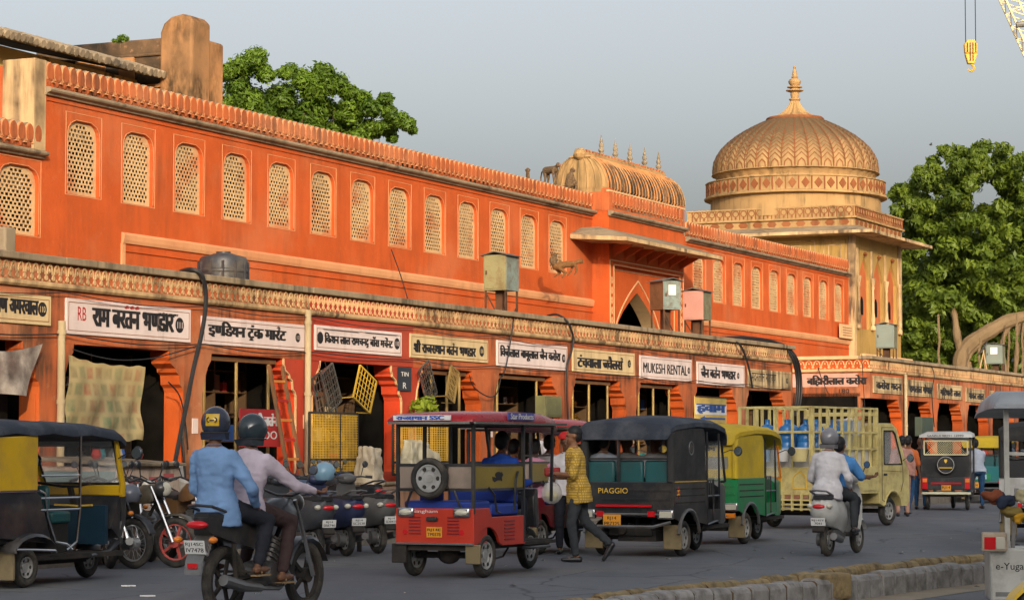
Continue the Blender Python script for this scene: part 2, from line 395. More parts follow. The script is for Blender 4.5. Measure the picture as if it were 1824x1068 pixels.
fpv = MB(); b = [(-60, -PV+.14), (200, -PV+.14), (200, 12), (-60, 12)]
fpv.add([tuple(F2W(t, y, .13)) for t, y in b], [(0, 1, 2, 3)])
props(fpv.build('pavement', M_PAVE, smooth=0), kind='structure')
pk = thing('kerb', 'long low stone kerb along the edge of the pavement behind the parked bikes', 'kerb', F2W(8, -PV, 0), FROT)
ks = MB().box(0, .92, 0, .14, -.02, .14).mesh(mat('kerb_stone', (.24, .21, .17), .9, dirt=.6, bump=.5), 0)
for k in range(86): link('kerb_stone', ks, pk, (k*.94, random.uniform(-.01, .01), random.uniform(-.01, .008)))

# ================================================================ opposite side of the street (behind the viewer, shades the road)
OPW = 40.0; OPH = .95 + OPW/ (sdir.x*math.cos(AF) - sdir.y*math.sin(AF)) * math.cos(SUN_EL) * math.tan(SUN_EL)  # height set so its shadow ends low on the shop front
op = thing('opposite_building', 'long five-storey terracotta building on the far side of the street behind the viewer', 'building', F2W(-90, -OPW, 0), FROT)
mo = MB(); mo.box(0, 130, -10, 0, 0, OPH-.6); mo.box(-.2, 130.2, -10.2, .25, OPH-.6, OPH)
mo.build('wall', plaster('pale_far_side_plaster', (.62, .46, .34), (.6, .5, .4), streak=.2, seed=90), op)  # unseen wall kept pale to bounce light into the shaded street
wm = MB()
for fl in range(5):
    for k in range(32): wm.box(1.5+k*4, 3.3+k*4, -.02, .04, 2+fl*4.2, 4.3+fl*4.2)
mo2 = wm.build('window', M_DARK, op)

# ================================================================ main bazaar front (long orange wall with jali windows)
YW = 3.5
main = thing('bazaar_building', 'long terracotta upper storey with a row of arched lattice windows and scalloped parapet', 'building', FO + FN*0, FROT)
ZP, ZC0, ZC1 = 7.74, 7.20, 7.34            # parapet top, cornice
WT, WB = 6.88, 5.64                         # window head and sill
def arch_pts(c, hw, zb, zt):
    h = [(1, .76), (.985, .83), (.93, .89), (.80, .95), (.46, 1.0)]
    H = zt-zb
    r = [(c-hw, zb), (c+hw, zb)] + [(c+hw*a, zb+H*b) for a, b in h] + [(c-hw*a, zb+H*b) for a, b in reversed(h)]
    return r
def cell(mb, t0, t1, z0, z1, y, hole, depth=.11, m=0, mj=0):
    outer = [(t0, z0), (t1, z0), (t1, z1), (t0, z1)]
    vs = [Vector((p[0], p[1], 0)) for p in outer]; hv = [Vector((p[0], p[1], 0)) for p in hole]
    tris = tessellate_polygon([vs, hv]); al = vs+hv
    mb.add([(p.x, y, p.y) for p in al], [tuple(t) for t in tris], m)
    n = len(hole); mb.add([(p[0], y, p[1]) for p in hole] + [(p[0], y+depth, p[1]) for p in hole], [(i, (i+1) % n, n+(i+1) % n, n+i) for i in range(n)], mj)
def tc(u, v=420, y=YW): return tz(u, v, y)[0]
wins = [34.37+1.643*k for k in range(13)]
wins[0] = 34.37
wins2 = [63.78+1.605*k for k in range(9)]
T0M = tc(79, 200); TG0 = 56.45; TG1 = 62.62; TEND = 77.75
mw = MB()
z0 = 0.0; dz = -.14
def wallrun(ws, ta, tb, zt, wb, wt):
    edges = [ta] + [(ws[i]+ws[i+1])/2 for i in range(len(ws)-1)] + [tb]
    for i, c in enumerate(ws):
        cell(mw, edges[i], edges[i+1], wb-.25, wt+.2, YW, arch_pts(c, .455, wb, wt), .07)
    mw.add([(ta, YW, z0), (tb, YW, z0), (tb, YW, wb-.25), (ta, YW, wb-.25)], [(0, 1, 2, 3)])
    mw.add([(ta, YW, wt+.2), (tb, YW, wt+.2), (tb, YW, zt), (ta, YW, zt)], [(0, 1, 2, 3)])
wallrun(wins, T0M, TG0, ZC1, WB, WT)
wallrun(wins2, TG1, TEND, ZC1+dz, WB-.1, WT-.12)
for _a, _b in ((TG0, tz(1085, 500, YW-.45)[0]), (tz(1218, 500, YW-.45)[0], TG1)): mw.add([(_a, YW, z0), (_b, YW, z0), (_b, YW, ZC1), (_a, YW, ZC1)], [(0, 1, 2, 3)])
mw.build('wall', M_WALL, main, smooth=0)
# far lower wall at the left
lw = MB(); TL0 = 18; cell(lw, 31.4, T0M, 4.6, 6.2, YW, arch_pts(32.58, .52, 4.86, 5.97))
zl = tz(40, 262, YW)[1]
lw.add([(TL0, YW, z0), (T0M, YW, z0), (T0M, YW, 4.6), (TL0, YW, 4.6)], [(0, 1, 2, 3)]); lw.add([(TL0, YW, 4.6), (31.4, YW, 4.6), (31.4, YW, 6.2), (TL0, YW, 6.2)], [(0, 1, 2, 3)])
lw.add([(TL0, YW, 6.2), (T0M, YW, 6.2), (T0M, YW, zl), (TL0, YW, zl)], [(0, 1, 2, 3)])
lw.build('low_wall', M_WALL, main, smooth=0)
# end return of the tall wall
er = MB(); er.box(T0M-.02, T0M+.25, YW+.004, YW+4, 6.2, ZP-.02); er.box(T0M-.32, T0M+.0, YW-.03, YW+.6, zl, ZP+.02, 1); er.build('end_pier', [M_WALL, M_CREAM], main, smooth=0)
# jali window unit
def jali_mesh(hw, H, cols, rows, hole_w, hole_h, seed):
    rnd = random.Random(seed); mb = MB(); pz = (H-.10)/rows; pt = (2*hw)/cols; zb0 = .055
    ya = .065
    def q(a, b, c, d, y=ya, m=0):
        if b-a > 1e-5 and d-c > 1e-5: mb.add([(a, y, c), (b, y, c), (b, y, d), (a, y, d)], [(0, 1, 2, 3)], m)
    q(-hw-.03, hw+.03, 0, zb0)
    for r in range(rows):
        za = zb0+r*pz; zb = za+pz; off = (r % 2)*pt/2
        x = -hw-.03
        cs = [-hw+off+pt*(k+.5) for k in range(-1, cols+1)]
        fr = (zb)/H
        lim = hw*.94 if fr < .8 else hw*(.86 if fr < .87 else (.72 if fr < .93 else .46))
        cs = [c for c in cs if abs(c)+hole_w/2 < lim]
        for c in cs:
            w = hole_w*rnd.uniform(.85, 1.1); h = hole_h*rnd.uniform(.85, 1.15); a = c-w/2; b = c+w/2; zc = (za+zb)/2+rnd.uniform(-.003, .003); zl_ = zc-h/2; zh = zc+h/2
            q(x, a, za, zb); q(a, b, za, zl_); q(a, b, zh, zb)
            mb.add([(a, ya, zl_), (b, ya, zl_), (b, ya, zh), (a, ya, zh), (a, ya+.014, zl_), (b, ya+.014, zl_), (b, ya+.014, zh), (a, ya+.014, zh)], [(0, 1, 5, 4), (1, 2, 6, 5), (2, 3, 7, 6), (3, 0, 4, 7)])
            x = b
        q(x, hw+.03, za, zb)
    q(-hw-.03, hw+.03, zb0+rows*pz, H+.02)
    return mb.mesh(M_JALI, 0)
def frame_mesh(hw, H):
    mb = MB(); w = .011; a = hw+.07; zt = H+.13; zb = -.02; y0 = -.007
    for x0_, x1_, c0, c1 in ((-a-.0, -a+w, zb, zt), (a-w, a, zb, zt), (-a+w, a-w, zt-w, zt), (-a+w, a-w, zb, zb+w)): mb.box(x0_, x1_, y0, .0, c0, c1)
    pts = [(p[0]*1.035, p[1]+.012) for p in arch_pts(0, hw, 0, H)[2:]]
    pts = [(hw*1.035, 0.03)] + pts + [(-hw*1.035, .03)]
    for i in range(len(pts)-1): mb.bar((pts[i][0], -.002, pts[i][1]), (pts[i+1][0], -.002, pts[i+1][1]), .009, .009)
    return mb.mesh(M_FRM, 0)
M_FRM = plaster('window_line_lime', (.66, .32, .15), (.60, .22, .1), streak=.2, seed=8)
HWN = .455; JM = [jali_mesh(HWN, WT-WB, 9, 15, .080, .046, 1), jali_mesh(HWN, WT-WB, 9, 16, .072, .043, 2), jali_mesh(HWN, WT-WB, 9, 16, .070, .042, 3)]
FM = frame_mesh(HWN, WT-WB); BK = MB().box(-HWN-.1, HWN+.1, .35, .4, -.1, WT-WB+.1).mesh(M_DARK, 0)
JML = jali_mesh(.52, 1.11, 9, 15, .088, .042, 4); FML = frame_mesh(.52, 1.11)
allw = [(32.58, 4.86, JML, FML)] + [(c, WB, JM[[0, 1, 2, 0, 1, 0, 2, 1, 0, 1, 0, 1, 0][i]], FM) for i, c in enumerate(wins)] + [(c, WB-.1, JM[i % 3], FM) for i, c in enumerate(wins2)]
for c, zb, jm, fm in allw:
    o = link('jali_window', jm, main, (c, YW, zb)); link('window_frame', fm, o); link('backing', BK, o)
# mouldings
def profile_run(mb, prof, ta, tb, y, z, m=0, rz=None):   # prof: (out, up)
    mb.prism([(y-o_, z+h) for o_, h in prof], ta, tb, 'yz', m)
CORN = [(0, 0), (.05, 0), (.07, .035), (.13, .05), (.15, .075), (.15, .10), (.11, .125), (0, .135)]
cm = MB(); profile_run(cm, CORN, T0M-.02, TG0-.1, YW, ZC0); profile_run(cm, CORN, TG1+.1, TEND, YW, ZC0+dz)
profile_run(cm, CORN, TL0, T0M-.05, YW, zl-.14)
cm.build('cornice', M_GREY, main, smooth=0)
cm = MB(); profile_run(cm, [(0, 0), (.022, 0), (.022, .02), (0, .02)], T0M+.05, TG0-.1, YW, ZC0-.085); profile_run(cm, [(0, 0), (.022, 0), (.022, .02), (0, .02)], TG1+.1, TEND, YW, ZC0+dz-.085)
cm.build('fillet', M_WALL, main, smooth=0)
ta, tb = tc(222, 430), 56.3
cm = MB(); profile_run(cm, [(0, -.09), (.035, -.09), (.055, -.03), (.06, .05), (0, .10)], ta-.1, tb, YW, 5.03); cm.box(ta-.12, ta-.02, YW-.035, YW, 3.2, 4.935); 
profile_run(cm, [(0, -.09), (.035, -.09), (.055, -.03), (.06, .05), (0, .10)], TG1+.7, TEND+.1, YW, 4.93)
cm.build('string_course', M_FRM, main, smooth=0)
cm = MB(); profile_run(cm, [(0, 0), (.025, 0), (.025, .02), (0, .02)], ta, tb, YW, 4.80); profile_run(cm, [(0, 0), (.025, 0), (.025, .02), (0, .02)], TG1+.7, TEND, YW, 4.70)
cm.build('fillet', M_WALL, main, smooth=0)
# parapet body and merlons
PH = ZP-ZC1
pm = MB(); pm.box(T0M, TG0-.1, YW+.02, YW+.20, ZC1-.01, ZP-.05); pm.box(TG1+.1, TEND, YW+.02, YW+.2, ZC1+dz-.01, ZP+dz-.05); pm.box(TL0, T0M-.06, YW+.02, YW+.2, zl-.02, zl+.36)
pm.build('parapet', M_REL, main, smooth=0)
def merlon_mesh(w=.205, h=.40):
    mb = MB(); a = w/2-.012
    arch = [(a*.55, .13), (a*.95, .19), (a, .26), (a*.86, .33), (a*.5, .375), (0, .40)]
    pl = arch + [(-x, z) for x, z in reversed(arch[:-1])]
    mb.prism(pl, -.055, .0, 'xz', 0); mb.prism([(x*1.13, .268+(z-.268)*1.09) for x, z in pl], -.040, .0, 'xz', 2)
    b_ = w/2; cap = [(b_, .27), (b_*.93, .34), (b_*.6, .39), (0, .425)]
    mb.prism([(b_, .0)] + cap + [(-x, z) for x, z in reversed(cap[:-1])] + [(-b_, 0)], .0, .14, 'xz', 1)
    # cup between arches and drop under the arch
    mb.box(b_-.035, b_+.035, -.05, 0, .085, .10, 2); mb.prism([(b_-.012, .10), (b_+.012, .10), (b_+.012, .15), (b_-.012, .15)], -.03, 0, 'xz', 2)
    mb.prism([(0, .02), (.05, .08), (.03, .115), (-.03, .115), (-.05, .08)], -.03, 0, 'xz', 0)
    return mb.mesh([M_REL, M_GREY, M_FRM], 0)
MM = merlon_mesh(); cnt = 0
t = T0M+.12
while t < TG0-.15: link('merlon', MM, main, (t, YW+.02, ZC1)); t += .2195; cnt += 1
t = TG1+.2
while t < TEND-.05: link('merlon', MM, main, (t, YW+.02, ZC1+dz)); t += .2195; cnt += 1
t = T0M-.2
while t > TL0+8.5: link('merlon', MM, main, (t, YW+.02, zl)); t -= .2195; cnt += 1
# roof slab
rf = MB(); rf.box(TL0, T0M+.1, YW+.2, YW+9, 5.6, zl-.05); rf.box(T0M+.25, TEND+5, YW+.2, YW+9, 6.6, 7.15); rf.build('roof', M_GREY, main, smooth=0)

# ================================================================ gateway block
gt = thing('gateway', 'projecting gateway block with pointed arch, sloping stone eave and ribbed curved roof', 'gateway', FO, FROT)
YG = YW-.45
gl = tz(1085, 500, YG)[0]; gr = tz(1218, 500, YG)[0]
ap = tz(1133, 521, YG+.1); sl = tz(1100, 582, YG+.1)
gz0 = 2.6
hw = 1.36; ac = sl[0]+hw
def parch(c, hw, zb, zs, za, n=7):
    p = [(c-hw, zb), (c+hw, zb), (c+hw, zs)]
    for i in range(1, n): 
        s = i/n; p.append((c+hw*(1-s)*(1+.28*s), zs+(za-zs)*(s**.86)))
    p.append((c, za))
    for i in range(n-1, 0, -1):
        s = i/n; p.append((c-hw*(1-s)*(1+.28*s), zs+(za-zs)*(s**.86)))
    p.append((c-hw, zs)); return p
G = MB()
# stepped frame: outer block then recessed panel then arch
zt = ZC1
pan = [(gl+.34, 2.6), (gr-.34, 2.6), (gr-.34, 5.98), (gl+.34, 5.98)]
cell(G, gl, gr, 2.6-.001, zt, YG, [(gl+.34, 2.65), (gr-.34, 2.65), (gr-.34, 5.98), (gl+.34, 5.98)], .12, 0, 0)
A = parch(ac, hw, 2.66, sl[1], ap[1])
cell(G, gl+.34, gr-.34, 2.65, 5.98, YG+.12, A, .25, 0, 1)
G.add([(gl, YG, gz0), (gl, YW, gz0), (gl, YW, zt), (gl, YG, zt)], [(0, 1, 2, 3)]); G.add([(gr, YG, gz0), (gr, YW, gz0), (gr, YW, zt), (gr, YG, zt)], [(0, 1, 2, 3)])
G.build('block', [M_WALL, M_TAN], gt, smooth=0)
# vault behind the arch
V = MB(); n = len(A); V.add([(p[0], YG+.37, p[1]) for p in A]+[(p[0]+0, YG+.50, p[1]) for p in A], [(i, (i+1) % n, n+(i+1) % n, n+i) for i in range(n)]); V.build('vault', M_TAN, gt, smooth=0)
V = MB(); V.box(ac-2, ac+2, YG+3.4, YG+3.5, 2.5, 6); V.box(ac-2.1, ac-2, YG+.52, YG+3.4, 2.5, 6); V.box(ac+2, ac+2.1, YG+.52, YG+3.4, 2.5, 6); V.box(ac-2, ac+2, YG+.52, YG+3.4, 6, 6.1); V.build('inner_room_gloom', M_DARK, gt, smooth=0)  # near-black box, painted gloom for the room behind the arch
L_ = MB()
def outline(mb, pts, w, y, closed=False):
    for i in range(len(pts)-(0 if closed else 1)):
        a, b_ = pts[i], pts[(i+1) % len(pts)]; mb.bar((a[0], y, a[1]), (b_[0], y, b_[1]), w, w)
outline(L_, parch(ac+.05, hw+.13, 3.2, sl[1]+.02, ap[1]+.3)[2:], .03, YG+.115)
for e, zz in ((.05, 6.10), (.30, 5.995)): outline(L_, [(gl+e, 2.7), (gl+e, zz), (gr-e, zz), (gr-e, 2.7)], .025, YG-.004)
outline(L_, [(gl+.42, 2.7), (gl+.42, 5.9), (gr-.42, 5.9), (gr-.42, 2.7)], .02, YG+.112)
for k in range(9):
    z = 3.6+k*.25
    for c in (gl+.175, gr-.175): outline(L_, [(c-.05, z), (c, z+.09), (c+.05, z), (c, z-.09)], .012, YG-.004, True)
L_.build('painted_moulding', M_LINE, gt, smooth=0)
# eave
el = tz(1046, 424, YG)[0]; E0 = tz(1117, 428, YG-1.05); E1 = tz(1287, 466, YG-1.05); zr = tz(1090, 409, YG)[1]
ze = E0[1]; E = MB(); ta_, tb_ = E0[0], E1[0]; yf = YG-1.05; th_ = .09
top = [(ta_, yf, ze+th_), (tb_, yf, ze+th_), (tb_+.0, YG, ze+th_+.02), (gr, YG+.0, zr), (gl, YG, zr), (ta_-.0, YG, ze+th_+.02)]
E.add([(ta_, yf, ze), (tb_, yf, ze), (tb_, YW-.01, ze+.1), (ta_, YW-.01, ze+.1), (ta_, yf, ze+th_), (tb_, yf, ze+th_), (tb_, YW-.01, ze+.02+th_+.1), (ta_, YW-.01, ze+.02+th_+.1)],
      [(0, 3, 2, 1), (0, 1, 5, 4), (1, 2, 6, 5), (3, 0, 4, 7)], 1)
ra = ta_+.7; rb = tb_-.7
E.add([(ta_, yf, ze+th_), (tb_, yf, ze+th_), (tb_, YW, ze+th_+.12), (ta_, YW, ze+th_+.12), (ra, YG-.02, zr), (rb, YG-.02, zr), (rb, YW, zr), (ra, YW, zr)], [(0, 1, 5, 4), (1, 2, 6, 5), (3, 0, 4, 7)], 0)
E.build('eave', [M_GREY, M_CREAM], gt, smooth=0)
eb = MB()
for k in range(7):
    eb = MB(); t = gl+.25+k*(gr-gl-.5)/6; eb.prism([(YG, ze-.28), (YG-.08, ze-.2), (YG-.5, ze+.02), (YG-.5, ze+.08), (YG, ze+.08)], t-.05, t+.05, 'yz'); eb.build('eave_bracket', M_WALL, gt, smooth=0)

cm = MB(); profile_run(cm, CORN, gl-.05, gr+.05, YG, ZC0-.02); cm.build('cornice', M_GREY, gt, smooth=0)
pm = MB(); pm.box(gl, gr, YG+.02, YG+.18, ZC1-.02, ZP+.05); pm.box(gl, gl+.18, YG+.02, YW+.2, ZC1-.02, ZP+.05); pm.box(gr-.18, gr, YG+.02, YW+.2, ZC1-.02, ZP-.05)
for e in (gl-.02, gr-.2): pm.box(e, e+.22, YG-.02, YG+.2, ZC1-.02, ZP+.14)
pm.build('parapet', M_REL, gt, smooth=0)
t = gl+.3
while t < gr-.2: link('merlon', MM, gt, (t, YG+.02, ZC1+.06)); t += .2195
cr = MB(); cr.box(gl-.04, gr+.04, YG-.03, YG+.05, ZP+.05, ZP+.09); cr.build('coping', M_LINE, gt, smooth=0)
# ribbed bangla roof: section in (y,z), swept along t with bulging ends
yr0, yr1 = YG+.22, YG+1.55
rbz = ZP+.05; rtz = tz(1075, 288, (yr0+yr1)/2)[1]; yc = (yr0+yr1)/2
tr0 = tz(1078, 350, yr0)[0]; tr1 = tz(1216, 400, yr0)[0]
hd = (yr1-yr0)/2
secp = [(1.0, 0), (1.0, .10), (1.06, .16), (1.05, .30), (1.0, .45), (.9, .62), (.74, .78), (.52, .90), (.3, .97), (.18, 1.0)]
B = MB(); Hh = rtz-rbz; nr = 34
def rr_(a): return 1
def sec(t, sc, h=1.0): return [(t, yc-hd*a*sc, rbz+Hh*b_*h) for a, b_ in secp] + [(t, yc+hd*a*sc, rbz+Hh*b_*h) for a, b_ in reversed(secp)]
ts = []
for k in range(nr*3+1):
    t = tr0+(tr1-tr0)*k/(nr*3); ts.append((t, 1.0 if k % 3 else 1.035))
rings = [sec(t, s) for t, s in ts]
B.loft(rings, 0, caps=False, closed=False)
rfm = B.build('ribbed_roof', M_GRIME, gt, smooth=0)
rs = MB(); cs_ = [(0.0, yc-hd*a_*1.0-.0, rbz+Hh*b_) for a_, b_ in secp[1:]]
rs.tube(cs_, .034, 5); RS = rs.mesh(plaster('roof_rib_plaster', (.50, .22, .08), (.42, .28, .14), streak=.9, seed=33, lo=.4, hi=.6), 30)
for k in range(26): link('roof_rib', RS, gt, (tr0+.08+(tr1-tr0-.16)*k/25, 0, 0))
# bulging end caps (quarter of a ribbed dome) at both ends
for te, sg in ((tr0, -1), (tr1, 1)):
    C_ = MB(); rings = []
    for k in range(0, 19):
        a = -math.pi/2 + math.pi*k/18; f = 1.03 if k % 2 else .99; ring = []
        for r_, b_ in secp: ring.append((te+sg*math.cos(a)*hd*r_*f*.22, yc+math.sin(a)*hd*r_*f, rbz+Hh*b_))
        rings.append(ring)
    C_.loft(rings, 0, caps=False, closed=False)
    for ki in range(1, 18, 2): C_.tube(rings[ki][1:], .022, 4, 0)
    C_.build('roof_end', M_OCHRE, gt, smooth=0)
cr = MB(); zc_ = rtz
cr.prism([(yc-.30, zc_-.06), (yc-.16, zc_+.0), (yc-.10, zc_+.16), (yc+.10, zc_+.16), (yc+.16, zc_), (yc+.30, zc_-.06)], tr0-.1, tr1+.1, 'yz')
cr.ell((tr0-.02, yc, zc_+.02), (.22, .16, .16), 10, 6)
cr.build('roof_crest', M_OCHRE, gt, smooth=0)
sc_ = MB()
for k in range(26): 
    t = tr0+.1+k*(tr1-tr0-.2)/25; sc_.box(t-.06, t+.04, yc-.125, yc-.1, zc_+.04, zc_+.15)
sc_.build('crest_relief', M_REL, gt, smooth=0, kind='stuff')
fin = MB().lathe([(.05, 0), (.07, .02), (.04, .07), (.075, .12), (.075, .16), (.04, .2), (.06, .25), (.06, .29), (.03, .33), (.045, .37), (.02, .43), (.012, .5), (0, .56)], n=10).mesh(M_GREY, 30)
for px, py in ((1071, 274), (1096, 280), (1122, 289), (1148, 297), (1173, 303)): link('finial', fin, gt, (tz(px, py, yc)[0], yc, zc_+.14))

# ================================================================ domed tower
tw = thing('domed_tower', 'square ochre corner tower with balustraded roof, deep eave and large ribbed dome', 'tower', FO, FROT)
YT = YW-.15; cx0 = tz(1520, 480, YT)[0]; LT = 5.55; cx1 = cx0+LT; yt1 = YT+5.75
def ztw(v, x=1520, y=YT): return tz(x, v, y)[1]
zb_ = 2.6; zeave = tz(1565, 417, YT-.85)[1]; zroot = ztw(401)
T = MB()
# F face (side) with panels, R face with three arches
T.add([(cx0, YT, zb_), (cx0, yt1, zb_), (cx0, yt1, zroot+.1), (cx0, YT, zroot+.1)], [(0, 1, 2, 3)])
T.add([(cx1, YT, zb_), (cx1, yt1, zb_), (cx1, yt1, zroot+.1), (cx1, YT, zroot+.1)], [(0, 1, 2, 3)]); T.add([(cx0, yt1, zb_), (cx1, yt1, zb_), (cx1, yt1, zroot+.1), (cx0, yt1, zroot+.1)], [(0, 1, 2, 3)])
zs0 = ztw(584); za1 = tz(1560, 462, YT)[1]
w3 = LT/3.45; t0_ = cx0+LT*.07
edges = [cx0, t0_+w3, t0_+2*w3, cx1]
for k in range(3):
    c = t0_+w3*(k+.5)
    cell(T, edges[k], edges[k+1], zs0, za1+.25, YT, parch(c, w3*.36, zs0+.02, za1-.75, za1), .10, 0, 0)
T.add([(cx0, YT, zb_), (cx1, YT, zb_), (cx1, YT, zs0), (cx0, YT, zs0)], [(0, 1, 2, 3)]); T.add([(cx0, YT, za1+.25), (cx1, YT, za1+.25), (cx1, YT, zroot+.1), (cx0, YT, zroot+.1)], [(0, 1, 2, 3)])
T.build('wall', M_OLIVE, tw, smooth=0)
T = MB(); T.box(cx0+.2, cx1-.2, YT+.10, YT+.15, zs0-.2, za1+.2, 0); T.build('arch_backing', plaster('brick_red_panel', (.48, .13, .045), (.5, .22, .1), streak=.5, seed=31), tw, smooth=0)
for k in range(3):
    c = t0_+w3*(k+.5); s_ = MB(); s_.prism(parch(c, .13, zs0+.5, zs0+.95, zs0+1.1, 4), YT+.07, YT+.098, 'xz'); s_.build('slit_window', M_DARK, tw, smooth=0)
    sw = MB(); sw.lathe([(.06, 0), (.03, .03), (.09, .07), (.04, .13), (.0, .16)], (c, YT-.05, za1+.0), 8); sw.build('lotus_boss', M_RUST, tw)
for k in range(4):
    c = t0_+w3*k; cl = MB(); zt2 = za1-.75
    cl.lathe([(.09, 0), (.09, .1), (.05, .16), (.075, .35), (.05, .6), (.045, 1.2), (.04, zt2-zs0-.35), (.06, zt2-zs0-.28), (.05, zt2-zs0-.2), (.09, zt2-zs0-.02), (.09, zt2-zs0+.05)], (c, YT-.06, zs0+.02), 10)
    cl.box(c-.06, c+.06, YT-.05, YT-.002, zt2+.07, za1+.22); cl.build('column', M_CREAM, tw)
T = MB()
for q in (0, .16):
    z0_, z1_ = zs0+.2, zroot-.45
    for a, b_ in ((YT+.25+q, YT+1.0-q), (YT+1.3+q, YT+2.9-q), (YT+3.2+q, YT+4.8-q)):
        for yy in (a, b_): T.box(cx0-.02, cx0, yy-.02, yy+.02, z0_+q, z1_-q)
        T.box(cx0-.02, cx0, a, b_, z1_-q-.03, z1_-q); T.box(cx0-.02, cx0, a, b_, z0_+q, z0_+q+.03)
T.box(cx0-.06, cx0, YT-.06, YT+.16, zb_, zroot-.2); T.box(cx0, cx0+.14, YT-.06, YT, zb_, zroot-.2); T.build('pilaster', M_CREAM, tw, smooth=0); T = MB(); T.box(cx1-.35, cx1, YT-.05, YT, zs0, zroot-.2); T.build('pilaster', M_CREAM, tw, smooth=0)
# lower balcony
T = MB(); T.box(cx0-.1, cx1+.1, YT-.35, YT, zb_, 3.5, 0); T.box(cx0-.1, cx1+.25, YT-.5, YT, 3.5, 3.68, 0); T.box(cx0, cx1+.1, YT-.32, YT-.28, 3.68, 4.45, 0)
T.box(cx0, cx1+.12, YT-.38, YT-.22, 4.45, 4.55, 1)
T.build('balcony', [M_PINK, M_LINE], tw, smooth=0)
T = MB(); t = cx0+.1
while t < cx1+.05: T.prism([(t-.05, 3.75), (t+.05, 3.75), (t+.07, 4.2), (t, 4.4), (t-.07, 4.2)], YT-.36, YT-.32, 'xz'); t += .2
T.build('baluster_relief', M_CREAM, tw, smooth=0)
# eave
ov = .9; E = MB(); th_ = .10
a0, a1, b0, b1 = cx0-ov, cx1+ov, YT-ov, yt1+ov
E.add([(a0, b0, zeave), (a1, b0, zeave), (a1, b1, zeave), (a0, b1, zeave), (a0, b0, zeave+th_), (a1, b0, zeave+th_), (a1, b1, zeave+th_), (a0, b1, zeave+th_)], [(0, 3, 2, 1), (0, 1, 5, 4), (1, 2, 6, 5), (2, 3, 7, 6), (3, 0, 4, 7)], 1)
E.add([(a0, b0, zeave+th_), (a1, b0, zeave+th_), (a1, b1, zeave+th_), (a0, b1, zeave+th_), (cx0-.05, YT-.05, zroot), (cx1+.05, YT-.05, zroot), (cx1+.05, yt1, zroot), (cx0-.05, yt1, zroot)], [(0, 1, 5, 4), (1, 2, 6, 5), (2, 3, 7, 6), (3, 0, 4, 7)], 0)
E.build('eave', [M_GREY, M_CREAM], tw, smooth=0)
# entablature, frieze, balustrade
zf1 = ztw(388); zbl0 = ztw(385); zbl1 = ztw(364.5)
T = MB(); T.box(cx0-.05, cx1+.05, YT-.05, yt1, zroot-.02, zf1, 0); T.box(cx0-.14, cx1+.14, YT-.14, yt1+.1, zf1, zbl0, 1); T.box(cx0-.08, cx1+.08, YT-.08, yt1, zbl0, zbl1-.05, 0); T.box(cx0-.11, cx1+.11, YT-.11, yt1+.02, zbl1-.05, zbl1, 1)
T.build('entablature', [M_OCHRE, M_OCHRE], tw, smooth=0)
T = MB(); k = 0
y = YT+.1
while y < yt1-.3:
    T.prism([(y, (zroot+zf1)/2-.01), (y+.08, zroot+.03), (y+.26, zroot+.03), (y+.34, (zroot+zf1)/2), (y+.26, zf1-.03), (y+.08, zf1-.03)], cx0-.062, cx0-.045, 'yz'); T.build('frieze_panel', M_RUST, tw, smooth=0); T = MB(); y += .5
x = cx0+.1
while x < cx1-.3:
    T.prism([(x, (zroot+zf1)/2-.01), (x+.08, zroot+.03), (x+.26, zroot+.03), (x+.34, (zroot+zf1)/2), (x+.26, zf1-.03), (x+.08, zf1-.03)], YT-.062, YT-.045, 'xz'); T.build('frieze_panel', M_RUST, tw, smooth=0); T = MB(); x += .5
def bal_unit():
    mb = MB(); h = zbl1-zbl0-.05
    n = 12; 
    for k in range(n):
        a = math.pi*2*k/n; b_ = math.pi*2*(k+1)/n
        mb.bar((0, math.cos(a)*.10, h*.66+math.sin(a)*.10), (0, math.cos(b_)*.10, h*.66+math.sin(b_)*.10), .02, .02)
    mb.prism([(0, .02), (.035, h*.2), (0, h*.38), (-.035, h*.2)], -.012, .012, 'yz')
    for s in (-1, 1): mb.box(-.01, .01, s*.14-.012, s*.14+.012, 0, h)
    return mb.mesh(M_RUST, 0)
BU = bal_unit(); y = YT+.1
while y < yt1-.1: link('baluster', BU, tw, (cx0-.09, y, zbl0)); y += .28
x = cx0+.1
while x < cx1: link('baluster', BU, tw, (x, YT-.09, zbl0), (0, 0, math.pi/2)); x += .28
# dome
dcx = (cx0+cx1)/2; dcy = (YT+yt1)/2
DC = F2W(dcx, dcy, 0); sd = FPX/DC.y
def zd(v): return HC + (803-v)/sd
cxp = 912 + DC.x*sd
DOFF = 1419.0
T = MB()
ocr = 3.02
T.lathe([(ocr-.12, zbl1-.25), (ocr-.12, zd(357)), (ocr+.10, zd(356)), (ocr+.10, zd(353)), (ocr+.02, zd(351)), (ocr+.02, zd(329)), (ocr+.06, zd(328)), (ocr+.06, zd(326.5)), (ocr-.2, zd(326))], (dcx, dcy, 0), 32, 0)
T.build('drum', M_OCHRE, tw, smooth=20)
T = MB(); nn = 44
for k in range(nn):
    a = 2*math.pi*k/nn; M_ = Matrix.Translation((dcx, dcy, 0)) @ Matrix.Rotation(a, 4, 'Z'); T.M = M_; r0_ = ocr+.022; zc_ = (zd(351)+zd(329))/2; hh = (zd(329)-zd(351))/2
    T.prism([(-.14, zc_), (0, zc_+hh*.85), (.14, zc_), (0, zc_-hh*.85)], r0_-.02, r0_+.012, 'yz')
    T.prism([(.19, zc_-hh), (.23, zc_-hh), (.23, zc_+hh), (.19, zc_+hh)], r0_-.02, r0_+.012, 'yz')
T.M = None; T.build('drum_relief', M_RUST, tw, smooth=0)
neck = [(2.72, zd(326)), (2.66, zd(322)), (2.70, zd(317)), (2.84, zd(310))]
NB = 40; SUB = 4
